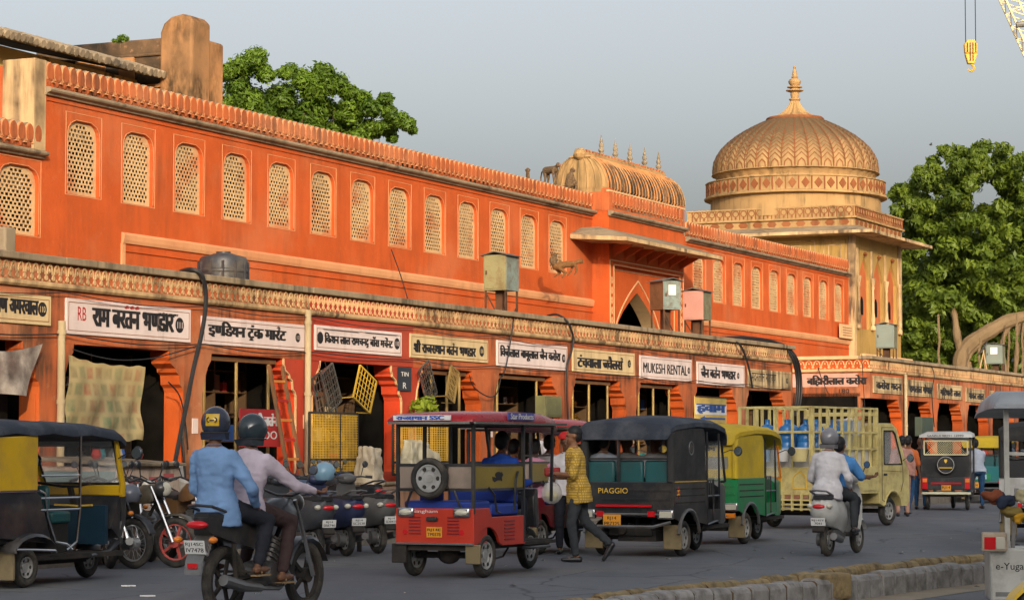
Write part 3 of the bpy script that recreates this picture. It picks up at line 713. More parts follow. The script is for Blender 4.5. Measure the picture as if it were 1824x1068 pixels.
prof = [(149, 312), (149.5, 306), (149, 297), (147, 287), (142, 276), (134, 264), (123, 253), (109, 242), (93, 232), (76, 223), (60, 215.5), (46, 210)]
prof = [(r*2.835/149.5, zd(v)) for r, v in prof]
def dome_surface(mb, prof, m=0, rib=.012):
    n = NB*SUB; rings = []
    for r, z in prof:
        rings.append([(dcx+math.cos(2*math.pi*k/n)*r*(1-(rib if k % SUB == 0 else 0)), dcy+math.sin(2*math.pi*k/n)*r*(1-(rib if k % SUB == 0 else 0)), z) for k in range(n)])
    mb.loft(rings, m, caps=False)
D = MB(); dome_surface(D, neck, 0); D.loft([[(dcx+math.cos(a*.1571)*r, dcy+math.sin(a*.1571)*r, z) for a in range(40)] for r, z in ((2.84, zd(310)), (2.87, zd(311.5)), (2.80, zd(313)))], 0, caps=False)
D.build('dome_neck', M_OCHRE, tw, smooth=25)
# dome shell: lower part sound ochre, upper part weathered
def dome_mat():
    m = M_OCHRE.copy(); m.name = 'dome_shell_plaster'; nt = m.node_tree; N = nt.nodes; L = nt.links; b = N['Principled BSDF']
    src = b.inputs['Base Color'].links[0].from_socket
    gz = N.new('ShaderNodeNewGeometry').outputs['Position']; sx = N.new('ShaderNodeSeparateXYZ'); L.new(gz, sx.inputs[0])
    nz_ = N.new('ShaderNodeTexNoise'); nz_.inputs['Scale'].default_value = 2.6; nz_.inputs['Detail'].default_value = 8; L.new(gz, nz_.inputs['Vector'])
    ad = N.new('ShaderNodeMath'); ad.operation = 'MULTIPLY_ADD'; ad.inputs[1].default_value = 1.1; L.new(nz_.outputs['Fac'], ad.inputs[0]); L.new(sx.outputs['Z'], ad.inputs[2])
    mr = N.new('ShaderNodeMapRange'); mr.inputs['From Min'].default_value = zd(290)+.4; mr.inputs['From Max'].default_value = zd(245)+.55; mr.inputs['To Max'].default_value = .92; L.new(ad.outputs[0], mr.inputs['Value'])
    mx = N.new('ShaderNodeMix'); mx.data_type = 'RGBA'; L.new(mr.outputs[0], mx.inputs['Factor']); L.new(src, mx.inputs['A']); mx.inputs['B'].default_value = (.13, .10, .055, 1); L.new(mx.outputs['Result'], b.inputs['Base Color'])
    return m
D = MB(); dome_surface(D, prof, 0, .014); D.build('dome', dome_mat(), tw, smooth=25)
# chevrons on each gore, joined (720 pieces past the limit)
ch = MB(); cum = [0]
for i in range(1, len(prof)): cum.append(cum[-1]+math.hypot(prof[i][0]-prof[i-1][0], prof[i][1]-prof[i-1][1]))
def on_dome(s, a, lift=.015):
    s = max(0, min(cum[-1]-1e-4, s)); i = max(j for j in range(len(cum)-1) if cum[j] <= s); f = (s-cum[i])/(cum[i+1]-cum[i])
    r = prof[i][0]+(prof[i+1][0]-prof[i][0])*f+lift; z = prof[i][1]+(prof[i+1][1]-prof[i][1])*f+lift*.3
    return Vector((dcx+math.cos(a)*r, dcy+math.sin(a)*r, z))
ga = 2*math.pi/NB; rows = 14
for g_ in range(NB):
    a = g_*ga
    if not (math.cos(a)*math.cos(math.radians(-100)) + math.sin(a)*math.sin(math.radians(-100)) > -1.1): continue
    for r_ in range(rows):
        s0_ = .26 + r_*(cum[-1]-.5)/rows; up = .22*(1-r_/rows*.5)
        w = .042*(1-r_/rows*.3)
        p = [on_dome(s0_, a), on_dome(s0_+up*.5, a+ga*.25), on_dome(s0_+up, a+ga*.5), on_dome(s0_+up*.5, a+ga*.75), on_dome(s0_, a+ga)]
        p2 = [on_dome(s0_+w, a), on_dome(s0_+up*.5+w, a+ga*.25), on_dome(s0_+up+w, a+ga*.5), on_dome(s0_+up*.5+w, a+ga*.75), on_dome(s0_+w, a+ga)]
        ch.add(p+p2, [(i, i+1, i+6, i+5) for i in range(4)])
    for q_ in range(12): s0_ = cum[-1]*q_/12; ch.add([on_dome(s0_, a-.006), on_dome(s0_, a+.006), on_dome(s0_+cum[-1]/12, a+.006), on_dome(s0_+cum[-1]/12, a-.006)], [(0, 1, 2, 3)])
    for sd_ in (-1, 1):     # little arch at the foot
        p = [on_dome(.02, a+ga*(.5+sd_*.26)), on_dome(.17, a+ga*(.5+sd_*.2)), on_dome(.26, a+ga*.5)]; p2 = [on_dome(.02, a+ga*(.5+sd_*.33)), on_dome(.2, a+ga*(.5+sd_*.27)), on_dome(.31, a+ga*.5)]
        ch.add(p+p2, [(0, 1, 4, 3), (1, 2, 5, 4)])
ch.build('chevron_relief', M_RUST, tw, smooth=0, kind='stuff')
# lotus and finial
T = MB(); T.lathe([(.98, zd(213)), (1.0, zd(210)), (.95, zd(207.5)), (.8, zd(207))], (dcx, dcy, 0), 24); T.build('lotus_ring', M_RUST, tw)
T = MB(); lp = [(.95, 209), (.72, 205), (.5, 200), (.34, 193), (.22, 185), (.15, 176)]; n = 32
T.loft([[(dcx+math.cos(2*math.pi*k/n)*r*(1.0 if k % 2 else .82), dcy+math.sin(2*math.pi*k/n)*r*(1.0 if k % 2 else .82), zd(v)) for k in range(n)] for r, v in lp]); T.build('lotus_cap', M_OCHRE, tw, smooth=0)
T = MB(); T.lathe([(.15, zd(177)), (.2, zd(175)), (.2, zd(173.5)), (.12, zd(172)), (.15, zd(166)), (.14, zd(162)), (.22, zd(160.5)), (.3, zd(159)), (.3, zd(157.5)), (.16, zd(156.5)), (.15, zd(154)), (.26, zd(153)), (.26, zd(151.5)), (.13, zd(150)), (.2, zd(146)), (.22, zd(142)), (.17, zd(138)), (.08, zd(136)), (.12, zd(134)), (.07, zd(132)), (.09, zd(129)), (.06, zd(122)), (.03, zd(119)), (.05, zd(117)), (0, zd(112))], (dcx, dcy, 0), 16)
T.build('finial', M_OCHRE, tw)
print('dome centre px', cxp, 'sd', sd)

# ================================================================ old buildings behind, left
ob = thing('old_house', 'stained yellow house with a long sagging tiled eave behind the parapet', 'house', FO, FROT)
YO = 7.0
a = tz(0, 62, YO-.5); b_ = tz(282, 136, YO-.5)
H = MB(); H.add([(TL0, YO, 5), (b_[0], YO, 5), (b_[0], YO, b_[1]-.05), (a[0], YO, a[1]-.05), (TL0, YO, a[1]+.4)], [(0, 1, 2, 3, 4)]); H.build('wall', M_YELW, ob, smooth=0)
H = MB(); sl_ = (b_[1]-a[1])/(b_[0]-a[0]); x = a[0]-4
rt = MB(); cnt2 = 0
tile = MB().tube([(0, 0, 0), (0, 1.1, .35)], .075, 8).mesh(M_GREY, 30)
H.add([(x, YO-.7, a[1]-4*sl_-.07), (b_[0], YO-.7, b_[1]-.07), (b_[0], YO+3, b_[1]+.8), (x, YO+3, a[1]-4*sl_+.8)], [(0, 1, 2, 3)]); H.build('roof', M_GRIME, ob, smooth=0)
x = a[0]-.4
while x < b_[0]: link('roof_tile', tile, ob, (x, YO-.72+random.uniform(-.03, .03), a[1]+(x-a[0])*sl_-.02+random.uniform(-.012, .012))); x += .155
ow = thing('ruined_wall', 'high weathered wall with black stains ending in a tall round-topped buttress', 'wall', FO, FROT)
YB = 6.2
bt0 = tz(342, 100, YB-.5)[0]; z9 = tz(305, 70, YB+.2)[1]; L9 = 3.1
H = MB(); H.box(bt0+.1, bt0+.7, YB+.2, YB+.2+L9, 5, z9); H.box(bt0+.04, bt0+.76, YB+.2, YB+.2+L9, z9-.36, z9-.30); H.build('wall_face', M_GRIME, ow, smooth=0, bevel=.04)
H = MB(); H.box(bt0+.05, bt0+.1, YB+.9, YB+1.25, z9-.85, z9-.32); H.box(bt0+.06, bt0+.1, YB+1.6, YB+2.3, z9-1.1, z9-.32); H.box(bt0+.02, bt0+.1, YB+.25, YB+2.6, z9-1.0, z9-.93); H.build('ledge', M_BUTT, ow, smooth=0)
# buttress: left-facing side 306..342, front 342..405
bt0 = tz(342, 100, YB-.5)[0]; bt1 = tz(405, 100, YB-.5)[0]; zt_ = tz(365, 44, YB)[1]; zsh = tz(403, 75, YB-.5)[1]
n = 8; prof2 = [(YB-.5, 5), (YB-.5, zsh)]
B = MB(); dep = .62/.9
yb0 = YB-.5; yb1 = yb0+.75
sec2 = [(yb0, 5), (yb0, zt_-.14), (yb0+.12, zt_-.03), (yb0+.25, zt_), (yb1-.25, zt_-.04), (yb1-.08, zt_-.16), (yb1, zt_-.34), (yb1, 5)]
tm = bt0+(bt1-bt0)*.52
B.prism(sec2, bt0, tm, 'yz'); sec3 = [(yb0+.08, 5), (yb0+.08, zsh-.05), (yb0+.3, zsh+.02), (yb1, zsh), (yb1, 5)]
B.prism(sec3, tm, bt1, 'yz'); B.build('buttress', M_BUTT, ow, smooth=0, bevel=.05)
# ================================================================ shop arcade
arc = thing('shop_arcade', 'long single-storey terracotta arcade of shops with relief parapet and bracketed pillars', 'building', FO, FROT)
ZT, ZK, ZM0, ZM1, ZB, ZFL = 4.10, 4.0, 3.73, 3.64, 2.89, .80
seams = [21.4, 25.1, 28.77, 32.45, 35.86, 39.64, 42.96, 46.69, 50.31, 53.86, 57.49, 61.25]
seams2 = [68.2, 71.89, 75.3, 79.0, 82.4, 86.1, 89.7, 93.3, 97.0]
TE = 61.25
def front(mb, ta, tb, m=0):
    mb.box(ta, tb, 0, .28, ZB, ZK-.01, m)
A_ = MB(); front(A_, 18, 35.86); A_.build('fascia', M_PINK, arc, smooth=0)
A_ = MB(); front(A_, 35.862, 39.64); A_.box(35.862, 39.64, -.012, 0, ZB, ZM1-.02); A_.build('fascia', M_REDB, arc, smooth=0)
A_ = MB(); front(A_, 39.642, TE); A_.build('fascia', M_PINK, arc, smooth=0)
A_ = MB(); front(A_, 68.2, 104); A_.build('fascia', M_PINK, arc, smooth=0)
for a, b_ in ((18, 28.8), (28.8, 35.85), (35.85, 46.7), (46.7, TE+.03), (68.15, 79), (79, 104)):
    c = MB(); jz = random.uniform(-.012, .012); c.box(a+.004, b_-.004, -.09, .32, ZK+jz, ZT+jz); c.build('coping', M_GREY, arc, smooth=0, bevel=.015)
    c = MB(); profile_run(c, [(0, 0), (.05, .0), (.075, .03), (.075, .075), (.03, .09), (0, .09)], a+.002, b_-.002, 0, ZM1); c.build('moulding', M_CREAM, arc, smooth=0)
# relief motifs on the parapet
def motif(mats, w=.168):
    mb = MB(); h = ZK-ZM0; a = w/2
    pts = [(-a+.006, .40), (-a+.016, .55), (-a*.62, .78), (-a*.25, .90), (0, .97), (a*.25, .90), (a*.62, .78), (a-.016, .55), (a-.006, .40)]
    outer = [(x, z*h) for x, z in pts]; inner = [(x*.72, z*h*.93+.004) for x, z in pts]
    n = len(pts); mb.add([(x, -.022, z) for x, z in outer] + [(x, -.022, z) for x, z in inner] + [(x, 0, z) for x, z in outer] + [(x, 0, z) for x, z in inner],
        [(i, i+1, n+i+1, n+i) for i in range(n-1)] + [(i, i+1, 2*n+i+1, 2*n+i) for i in range(n-1)] + [(n+i, n+i+1, 3*n+i+1, 3*n+i) for i in range(n-1)])
    mb.prism([(0, .48*h), (.018, .58*h), (0, .70*h), (-.018, .58*h)], -.018, 0, 'xz')
    # flower under the springing
    mb.prism([(a, .06*h), (a+.034, .16*h), (a+.022, .30*h), (a, .40*h), (a-.022, .30*h), (a-.034, .16*h)], -.02, 0, 'xz')
    mb.prism([(0, .0), (.02, .06*h), (0, .16*h), (-.02, .06*h)], -.012, 0, 'xz')
    return mb.mesh(mats, 0)
MOT = motif(M_CREAM); MOTW = motif(M_LINE)
t = 27.0; k = 0; rest = MB(); rv = [tuple(v.co) for v in MOT.vertices]; rfc = [tuple(p.vertices) for p in MOT.polygons]
while t < 103:
    if t < TE-.05 or t > 68.25:
        red = 35.9 < t < 39.6
        if k < 290: link('relief_motif', MOTW if red else MOT, arc, (t, -.001, ZM0)); k += 1
        else: rest.add([(x+t, y-.001, z+ZM0) for x, y, z in rv], rfc)
    t += .168
rest.build('relief_motif_row', M_CREAM, arc, smooth=0, kind='stuff')
# pillars with bracket flares
def pillar_mesh(mf, mj, trim=None, depth=.34):
    mb = MB(); a, b_ = -.45, .10
    zf = ZB-ZFL
    fl = [(a, 0), (b_, 0), (b_, zf-.62), (b_+.03, zf-.58), (b_+.06, zf-.42), (b_+.15, zf-.22), (b_+.24, zf-.12), (b_+.26, zf), (a-.40, zf), (a-.40, zf-.10), (a-.36, zf-.15), (a-.36, zf-.19), (a-.22, zf-.26), (a-.20, zf-.32), (a-.12, zf-.36), (a-.10, zf-.50), (a-.03, zf-.55), (a, zf-.62)]
    n = len(fl)
    mb.add([(x, .0, z) for x, z in fl] + [(x, depth, z) for x, z in fl], [tuple(range(n))], 0)
    mb.f.extend([(i, (i+1) % n, n+(i+1) % n, n+i) for i in range(n)]); mb.m.extend([1]*n)
    mb.box(a-.03, b_+.03, -.03, depth, 0, .22, 0)
    mb.box(a-.022, a, .05, depth-.05, .32, zf-.72, 1)
    if trim: 
        for i in range(1, n): 
            p, q = fl[i], fl[(i+1) % n]
            if abs(p[0]-q[0])+abs(p[1]-q[1]) > .02 and not (abs(p[1]-zf) < .01 and abs(q[1]-zf) < .01): mb.bar((p[0], -.006, p[1]), (q[0], -.006, q[1]), .035, .02, 2)
    return mb.mesh([mf, mj] + ([trim] if trim else []), 0)
PM = pillar_mesh(M_PINK, M_JAMB); PMR = pillar_mesh(M_REDB, plaster('vermilion_pillar_paint', (.62, .06, .02), (.6, .2, .1), streak=.2, palefac=.15, patch=.2, seed=41), M_LINE)
for s_ in seams + seams2[1:]:
    link('pillar', PMR if 35 < s_ < 43-3 else PM, arc, (s_+(.05 if s_ > 68 else 0), .002, ZFL))
# plinth and inner walls
M_PLN = plaster('plinth_plaster', (.40, .17, .09), (.36, .28, .2), streak=.9, palefac=.6, patch=.9, seed=44)
c = MB(); c.box(18, TE, -.62, .1, .1, ZFL); c.box(67.6, 104, -.62, .1, .1, ZFL); c.build('plinth', M_PLN, arc, smooth=0, bevel=.03)
c = MB(); c.box(18, TE, -.66, -.5, ZFL, ZFL+.06); c.box(67.6, 104, -.66, -.5, ZFL, ZFL+.06); c.build('plinth_edge', M_GREY, arc, smooth=0, bevel=.02)
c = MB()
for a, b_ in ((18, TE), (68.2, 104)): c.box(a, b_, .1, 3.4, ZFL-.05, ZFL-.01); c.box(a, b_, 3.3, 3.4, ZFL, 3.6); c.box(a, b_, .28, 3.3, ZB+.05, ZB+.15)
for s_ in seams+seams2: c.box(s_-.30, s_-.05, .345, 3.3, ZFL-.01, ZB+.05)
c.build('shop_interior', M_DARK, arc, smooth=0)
c = MB(); c.box(18, TE, .28, YW, 3.66, 3.76); c.box(68.2, 104, .28, YW+6, 3.66, 3.76); c.build('terrace', M_GREY, arc, smooth=0)
# end wall of the second arcade, facing the viewer across the gap, with painted name
e = MB(); ye = 2.7; t9 = 68.2
e.box(t9, t9+.25, .28, ye, ZB-.25, ZK-.01); e.box(t9, t9+.25, .28, .75, 0, ZB-.25); e.box(t9, t9+.25, ye-.5, ye, 0, ZB-.25); e.box(t9, t9+.25, .75, ye-.5, 0, .8)
e.build('end_wall', M_PINK, arc, smooth=0)
c = MB(); c.box(t9-.09, t9+.3, .32, ye, ZK, ZT); c.build('coping', M_LINE, arc, smooth=0, bevel=.012)
c = MB(); c.prism([(t9-o_, ZM1+h) for o_, h in [(0, 0), (.05, .0), (.075, .03), (.075, .075), (.03, .09), (0, .09)]], -.02, ye, 'xz'); c.build('moulding', M_LINE, arc, smooth=0)
y = .12
MOTE = motif(M_LINE, .2)
while y < ye-.1: link('relief_motif', MOTE, arc, (t9-.001, y, ZM0), (0, 0, -math.pi/2), (1.2, 1, 1)); y += .24
link('relief_end_backing', MB().box(t9-.0005, t9, 0, ye, ZM0, ZK).mesh(M_WALL, 0), arc)
c = MB(); c.box(t9+.6, t9+.7, .7, ye, .8, ZB); c.build('end_recess', M_DARK, arc, smooth=0)
c = MB(); c.box(TE, TE+.02, .001, 3.4, 0, ZK-.02); c.build('end_face', M_PINK, arc, smooth=0)
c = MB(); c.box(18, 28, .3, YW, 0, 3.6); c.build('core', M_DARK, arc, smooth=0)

# ---------------- signboards
def signboard(u0, u1, vt, vb, board, txt, tu0, tu1, tz0, tz1, ink=M_INK, label='', badge=None, dev=True, off=.02, extra=None, proud=.035, frame=True, group='painted shop name boards above the openings'):
    t0, zt_ = tz(u0, vt); _, zb__ = tz(u0, vb); t1, _ = tz(u1, vt)
    s = thing('shop_sign', label, 'sign', F2W(t0, 0, zb__), FROT, group)
    W = t1-t0; Hh = zt_-zb__
    MB().box(0, W, -proud, 0, 0, Hh).build('board', board, s, smooth=0, bevel=.008)
    if frame:
        f = MB(); e = .035
        for a in (.05, ): 
            f.box(a, W-a, -proud-.004, -proud, Hh-a-.008, Hh-a); f.box(a, W-a, -proud-.004, -proud, a, a+.008); f.box(a, a+.008, -proud-.004, -proud, a+.008, Hh-a-.008); f.box(W-a-.008, W-a, -proud-.004, -proud, a+.008, Hh-a-.008)
        f.build('border_line', M_RUST, s, smooth=0)
    def loc(u, fz): return (tz(u, 600)[0]-t0, Hh*fz)
    text_obj('lettering', txt, loc(tu0, tz0), loc(tu1, tz1), ink, s, -proud, off, .005, dev)
    if badge:
        bt, bz, br, num = badge; x = tz(bt, 600)[0]-t0; z = Hh*bz
        MB().cyl((x, -proud-.006, z), (x, -proud-.0005, z), br, n=24).build('badge', M_INK, s, smooth=0)
        text_obj('badge_number', num, (x-br*.6, z-br*.42), (x+br*.6, z+br*.42), board, s, -proud-.006, .008, .003, False)
    if extra: extra(s, W, Hh, proud, loc)
    return s
M_SWH = plaster('lilac_white_board_paint', (.72, .60, .58), (.60, .48, .44), streak=.25, palefac=.3, patch=.25, seed=51, bump=.05)
M_SCR = plaster('cream_board_paint', (.66, .50, .28), (.56, .42, .24), streak=.6, palefac=.5, patch=.4, seed=52, bump=.05)
M_SOLD = plaster('stained_cream_board_paint', (.58, .44, .25), (.42, .32, .2), streak=.97, streakcol=(.08, .06, .04), palefac=.5, patch=.6, seed=53, lo=.38, hi=.55, bump=.05)
signboard(-60, 88, 514, 569, M_SCR, 'रामनारायण अग/रवाल', -58, 63, .32, .82, label='cream board with black Hindi lettering cut off by the left edge of the photo', badge=(71, .54, .10, '110'))
def ex1(s, W, H, pr, loc):
    text_obj('emblem', 'RB', loc(134, .40), loc(149, .78), M_INKR, s, -pr, .012, .005, False)
    text_obj('invocation', 'ॐ ॐ ॐ', loc(218, .84), loc(243, .94), M_INKR, s, -pr, .02, .005)
    text_obj('small_line', 'कसेरा बाजार', loc(278, .76), loc(313, .84), M_INK, s, -pr, .01, .005)
signboard(115, 337, 530, 594, M_SWH, 'राम बरतन भ{ण}डार', 161, 305, .26, .80, label='long white board with bold black Hindi name and red emblem, second board from the left', badge=(316, .50, .115, '111'), extra=ex1, off=.024)
signboard(357, 543, 562, 612, M_SWH, 'इ{ण}डियन ट_ंक मार^ट'.replace('डियन', 'िडयन'), 368, 505, .24, .86, label='white board with stained right end reading a Hindi trunk shop name', badge=(527, .5, .075, '112'))
def ex3(s, W, H, pr, loc):
    f = MB(); f.bar((.25, -pr-.003, H*.86), (W*.48, -pr-.003, H*.86), .05, .004); f.bar((W*.55, -pr-.003, H*.88), (W*.93, -pr-.003, H*.88), .06, .004)
    f.build('blue_smear', mat('blue_grey_paint', (.25, .28, .36), .7), s, smooth=0)
    x, z = loc(566, .5); MB().cyl((x, -pr-.006, z), (x, -pr-.0005, z), .1, n=20).build('badge', M_INK, s, smooth=0)
signboard(558, 712, 578, 623, M_SWH, 'िकशन लाल रामच{न}द_ ब/ॉस मच^े{न}ट', 574, 695, .24, .74, label='white board with long black Hindi name on the dark red shop bay', badge=(703, .52, .10, '110'), extra=ex3, off=.022, proud=.045)
signboard(728, 867, 593, 636, M_SCR, 'श/ी राज{स}थान बत^न भ{ण}डार', 734, 844, .22, .76, label='cream board with thin black Hindi name beside the dark red bay', badge=(855, .5, .10, '104'))
signboard(883, 1008, 605, 651, M_SWH, 'िवजेलाल बाबूलाल जैन कसेरा', 888, 995, .26, .82, label='white board with crowded bold Hindi name, crossed by a thin cable', badge=(1001, .5, .085, '103'), off=.024)
signboard(1018, 1128, 619, 661, M_SCR, 'टंचवाला {ज}वैलस^', 1026, 1106, .2, .78, label='cream board with large Hindi jeweller name between two white boards', badge=(1118, .52, .085, 'C'), off=.022)
signboard(1138, 1230, 632, 673, M_SWH, 'MUKESH RENTAL', 1143, 1221, .26, .70, label='white board lettered MUKESH RENTAL in bold black capitals', badge=(1224, .5, .075, '102'), dev=False)
signboard(1240, 1324, 643, 683, M_SWH, 'जैन बत^न भ{ण}डार', 1246, 1307, .3, .84, label='white board with Hindi name above the yellow wall poster', badge=(1312, .5, .075, '101'))
signboard(1331, 1407, 656, 689, M_SOLD, 'मदनलाल नारायण', 1336, 1380, .3, .8, label='stained cream board with faded name just left of the bundled cables', badge=(1399, .5, .07, '100'), off=.0)
far = [(1554, 1606, 668, 699, 'कसेरा मदन'), (1613, 1662, 675, 704, 'रामलाल गोपाल'), (1668, 1712, 683, 709, 'गिरधारी लाल'), (1719, 1753, 690, 715, 'शंकर लाल'), (1762, 1769, 695, 717, 'सन'), (1778, 1822, 697, 722, 'बर्तन वाला'.replace('र्', ''))]
fl_ = ['first', 'second', 'third', 'fourth', 'narrow fifth', 'sixth']
for i, (u0, u1, vt, vb, s_) in enumerate(far):
    signboard(u0, u1, vt, vb, M_SOLD, s_, u0+4, u1-4, .22, .8, label='%s stained cream board along the far arcade right of the painted end wall' % fl_[i], off=.022)
# painted name on the end wall
pw = thing('painted_wall_sign', 'pale painted patch with Hindi name and the number 180 on the end wall', 'sign', F2W(t9, ye, 0), FROT)
MB().box(-.012, -.004, -ye+.35, -.0, 3.22, 3.6).build('paint_patch', plaster('faded_lilac_paint', (.62, .42, .38), (.62, .3, .2), streak=.4, palefac=.6, seed=55), pw, smooth=0)
def text_side(name, s, y0, y1, z0, z1, m, par, dev=True, off=.02):
    o = text_obj(name, s, (0, 0), (y1-y0, z1-z0), m, par, 0, off, .0, dev); o.rotation_euler = (0, 0, -math.pi/2); o.location = (-.018, y1, z0); return o
text_side('lettering', 'बिहारीलाल कसेरा', -2.62, -.85, 3.24, 3.56, M_INK, pw)
text_side('number', '180', -2.1, -1.8, 3.04, 3.16, M_INK, pw, False)

# ---------------- pipes
M_PIPE = plaster('cream_painted_pipe', (.46, .36, .22), (.4, .3, .2), streak=.7, seed=61)
def pipe(u, v0, v1, r, label, y=-.10):
    t, z1 = tz(u, v0, y); _, z0_ = tz(u, v1, y)
    p = thing('drain_pipe', label, 'pipe', F2W(t, y, z0_), FROT, 'drain pipes down the arcade')
    MB().cyl((0, 0, 0), (0, 0, z1-z0_), r, n=12).build('tube', M_PIPE, p)
    for k in range(3): MB().cyl((0, 0, (z1-z0_)*(.12+.4*k)), (0, 0, (z1-z0_)*(.12+.4*k)+.06), r*1.2, n=12).build('collar', M_PIPE, p)
pipe(110, 571, 880, .055, 'pale thick drain pipe left of the printed curtain')
pipe(627, 548, 850, .05, 'cream drain pipe at the left of the dark red bay') if False else pipe(549, 552, 870, .055, 'cream drain pipe at the left edge of the dark red bay')
pipe(1613, 667, 860, .05, 'slim pale pipe on the far arcade above the truck cab')
# ---------------- cables
def cable(pts, r, label, name='cable', group=None):
    P = []
    for i in range(len(pts)-1):
        p0 = Vector(pts[max(i-1, 0)]); p1 = Vector(pts[i]); p2 = Vector(pts[i+1]); p3 = Vector(pts[min(i+2, len(pts)-1)])
        for k in range(5):
            s = k/5; P.append(.5*((2*p1)+(p2-p0)*s+(2*p0-5*p1+4*p2-p3)*s*s+(3*p1-p0-3*p2+p3)*s**3))
    P.append(Vector(pts[-1])); o = MB().tube(P, r, 6).build(name, M_BLK); props(o, label, 'cable', group); return o
def fpt(u, v, y=-.14): t, z = tz(u, v, y); return F2W(t, y, z)
cable([fpt(322, 484, .4), fpt(340, 480, 0), fpt(358, 488), fpt(366, 515), fpt(366, 550), fpt(358, 600), fpt(346, 650), fpt(332, 720), fpt(318, 790), fpt(308, 845)], .038, 'thick black conduit looping over the parapet and down the pillar by the curtain')
cable([fpt(322, 488, .4), fpt(345, 484, 0), fpt(360, 498), fpt(368, 540), fpt(352, 625), fpt(338, 700), fpt(326, 770), fpt(330, 850)], .02, 'second thinner black cable hanging beside the thick conduit')
cable([fpt(130, 622), fpt(170, 634), fpt(215, 641), fpt(270, 638), fpt(310, 628), fpt(350, 616)], .010, 'pale slack wire sagging above the printed curtain')
cable([fpt(300, 680), fpt(320, 705), fpt(330, 750), fpt(335, 800)], .012, 'thin black wire curling down the pillar right of the curtain')
cable([fpt(918, 550, .2), fpt(914, 575), fpt(909, 610), fpt(902, 650), fpt(895, 670)], .012, 'thin cable dropping from the first meter box across a white board')
cable([fpt(975, 562, .5), fpt(992, 560, .1), fpt(1010, 572), fpt(1021, 600), fpt(1018, 625), fpt(1010, 660), fpt(1012, 760)], .022, 'black cable arching over the coping and down by the jeweller board')
cable([fpt(836, 668), fpt(845, 690), fpt(870, 706), fpt(885, 700), fpt(892, 672)], .012, 'thin black loop of wire across the pillar below the first meter box')
cable([fpt(1260, 598, .6), fpt(1290, 603, .3), fpt(1315, 611), fpt(1327, 632), fpt(1335, 660), fpt(1340, 690)], .028, 'black cable falling over the coping beside the stained cream board')
for k, (dx, dy) in enumerate(((0, 0), (4, 3), (8, 1))):
    cable([fpt(1265+dx, 602+dy, .7), fpt(1330, 600+dy, .6), fpt(1385+dx*.5, 610+dy, .3), fpt(1408+dx, 632), fpt(1418+dx, 665), fpt(1419+dx, 705), fpt(1412+dx, 740)], .03, ['uppermost thick black cable of the bundle above the truck', 'middle thick black cable of the bundle above the truck', 'lowest thick black cable of the bundle above the truck'][k], group='bundled cables over the arcade end')
cable([fpt(1452, 636, 1.9), fpt(1462, 670, 1.2), fpt(1475, 700, .3)], .014, 'thin black wire slanting across the painted end wall')
cable([fpt(1535, 630), fpt(1537, 670), fpt(1541, 740)], .012, 'thin wire down the corner of the far arcade')
cable([fpt(1636, 645, .3), fpt(1655, 648, 0), fpt(1664, 668), fpt(1660, 700), fpt(1664, 760)], .016, 'thin dark wire hanging over the far arcade boards')
cable([tuple(F2W(*p)) for p in [(tz(697, 440, YW-.1)[0], YW-.1, 5.55), (tz(712, 480, 2.8)[0], 2.8, 5.0), (tz(729, 528, 1.0)[0], 1.0, 4.15)]], .012, 'thin wire slanting from the lattice windows down to the terrace')

for z_, r_, lab in ((3.02, .010, 'thin black wire strung along the beam above the shop openings'), (3.60, .008, 'second thin wire clipped just under the parapet moulding')):
    P = []; ss_ = seams[1:]
    for a, b_ in zip(ss_[:-1], ss_[1:]):
        sg = random.uniform(.03, .12)
        for k in range(6): P.append(F2W(a+(b_-a)*k/6, -.10-.03*math.sin(k), z_-sg*math.sin(math.pi*k/6)))
    props(MB().tube(P, r_, 5).build('cable', M_BLK), lab, 'cable')
for i, s_ in enumerate(seams[2:]): 
    st_ = MB(); x0_ = s_-.2+random.uniform(-.1, .1); st_.box(x0_, x0_+.16, -.012, .0, 1.55+.1*(i % 3), 1.78+.1*(i % 3)); st_.build('pasted_bill', [M_LINE, M_SWH, M_SCR][i % 3], arc, smooth=0)
# ---------------- black water tank
def water_tank(u, v, r, y, label):
    t, z = tz(u, v, y); tk = thing('water_tank', label, 'water tank', F2W(t, y, 3.76), FROT); h = z-3.76
    mt = mat('black_tank_plastic', (.035, .036, .045), .42, dirt=.5, dirtcol=(.16, .13, .09), var=.2, spec=.5)
    MB().lathe([(r*.97, 0), (r, .05), (r, h*.30), (r*1.03, h*.32), (r*1.03, h*.36), (r, h*.38), (r, h*.62), (r*1.03, h*.64), (r*1.03, h*.68), (r, h*.70), (r, h*.86), (r*.93, h*.93), (r*.45, h*.99), (r*.42, h*1.0)], n=28).build('body', mt, tk, smooth=30)
    rb = MB()
    for k in range(12):
        a = k*math.pi/6; rb.bar((math.cos(a)*r*1.0, math.sin(a)*r*1.0, h*.1), (math.cos(a)*r*1.0, math.sin(a)*r*1.0, h*.84), .05, .02)
    rb.build('rib', mt, tk, kind='stuff'); MB().cyl((0, 0, h*.985), (0, 0, h*1.04), r*.3, n=16).build('lid', mt, tk)
water_tank(398, 452, .40, .95, 'black ribbed plastic water tank on the arcade roof')
# grey drum at the left edge
t, z = tz(6, 405, .6); tk = thing('roof_drum', 'small stained concrete post on the arcade roof at the left edge', 'post', F2W(t, .6, 3.76), FROT)
MB().box(-.13, .13, -.13, .13, 0, z-3.76).build('shaft', M_GREY, tk, bevel=.03)
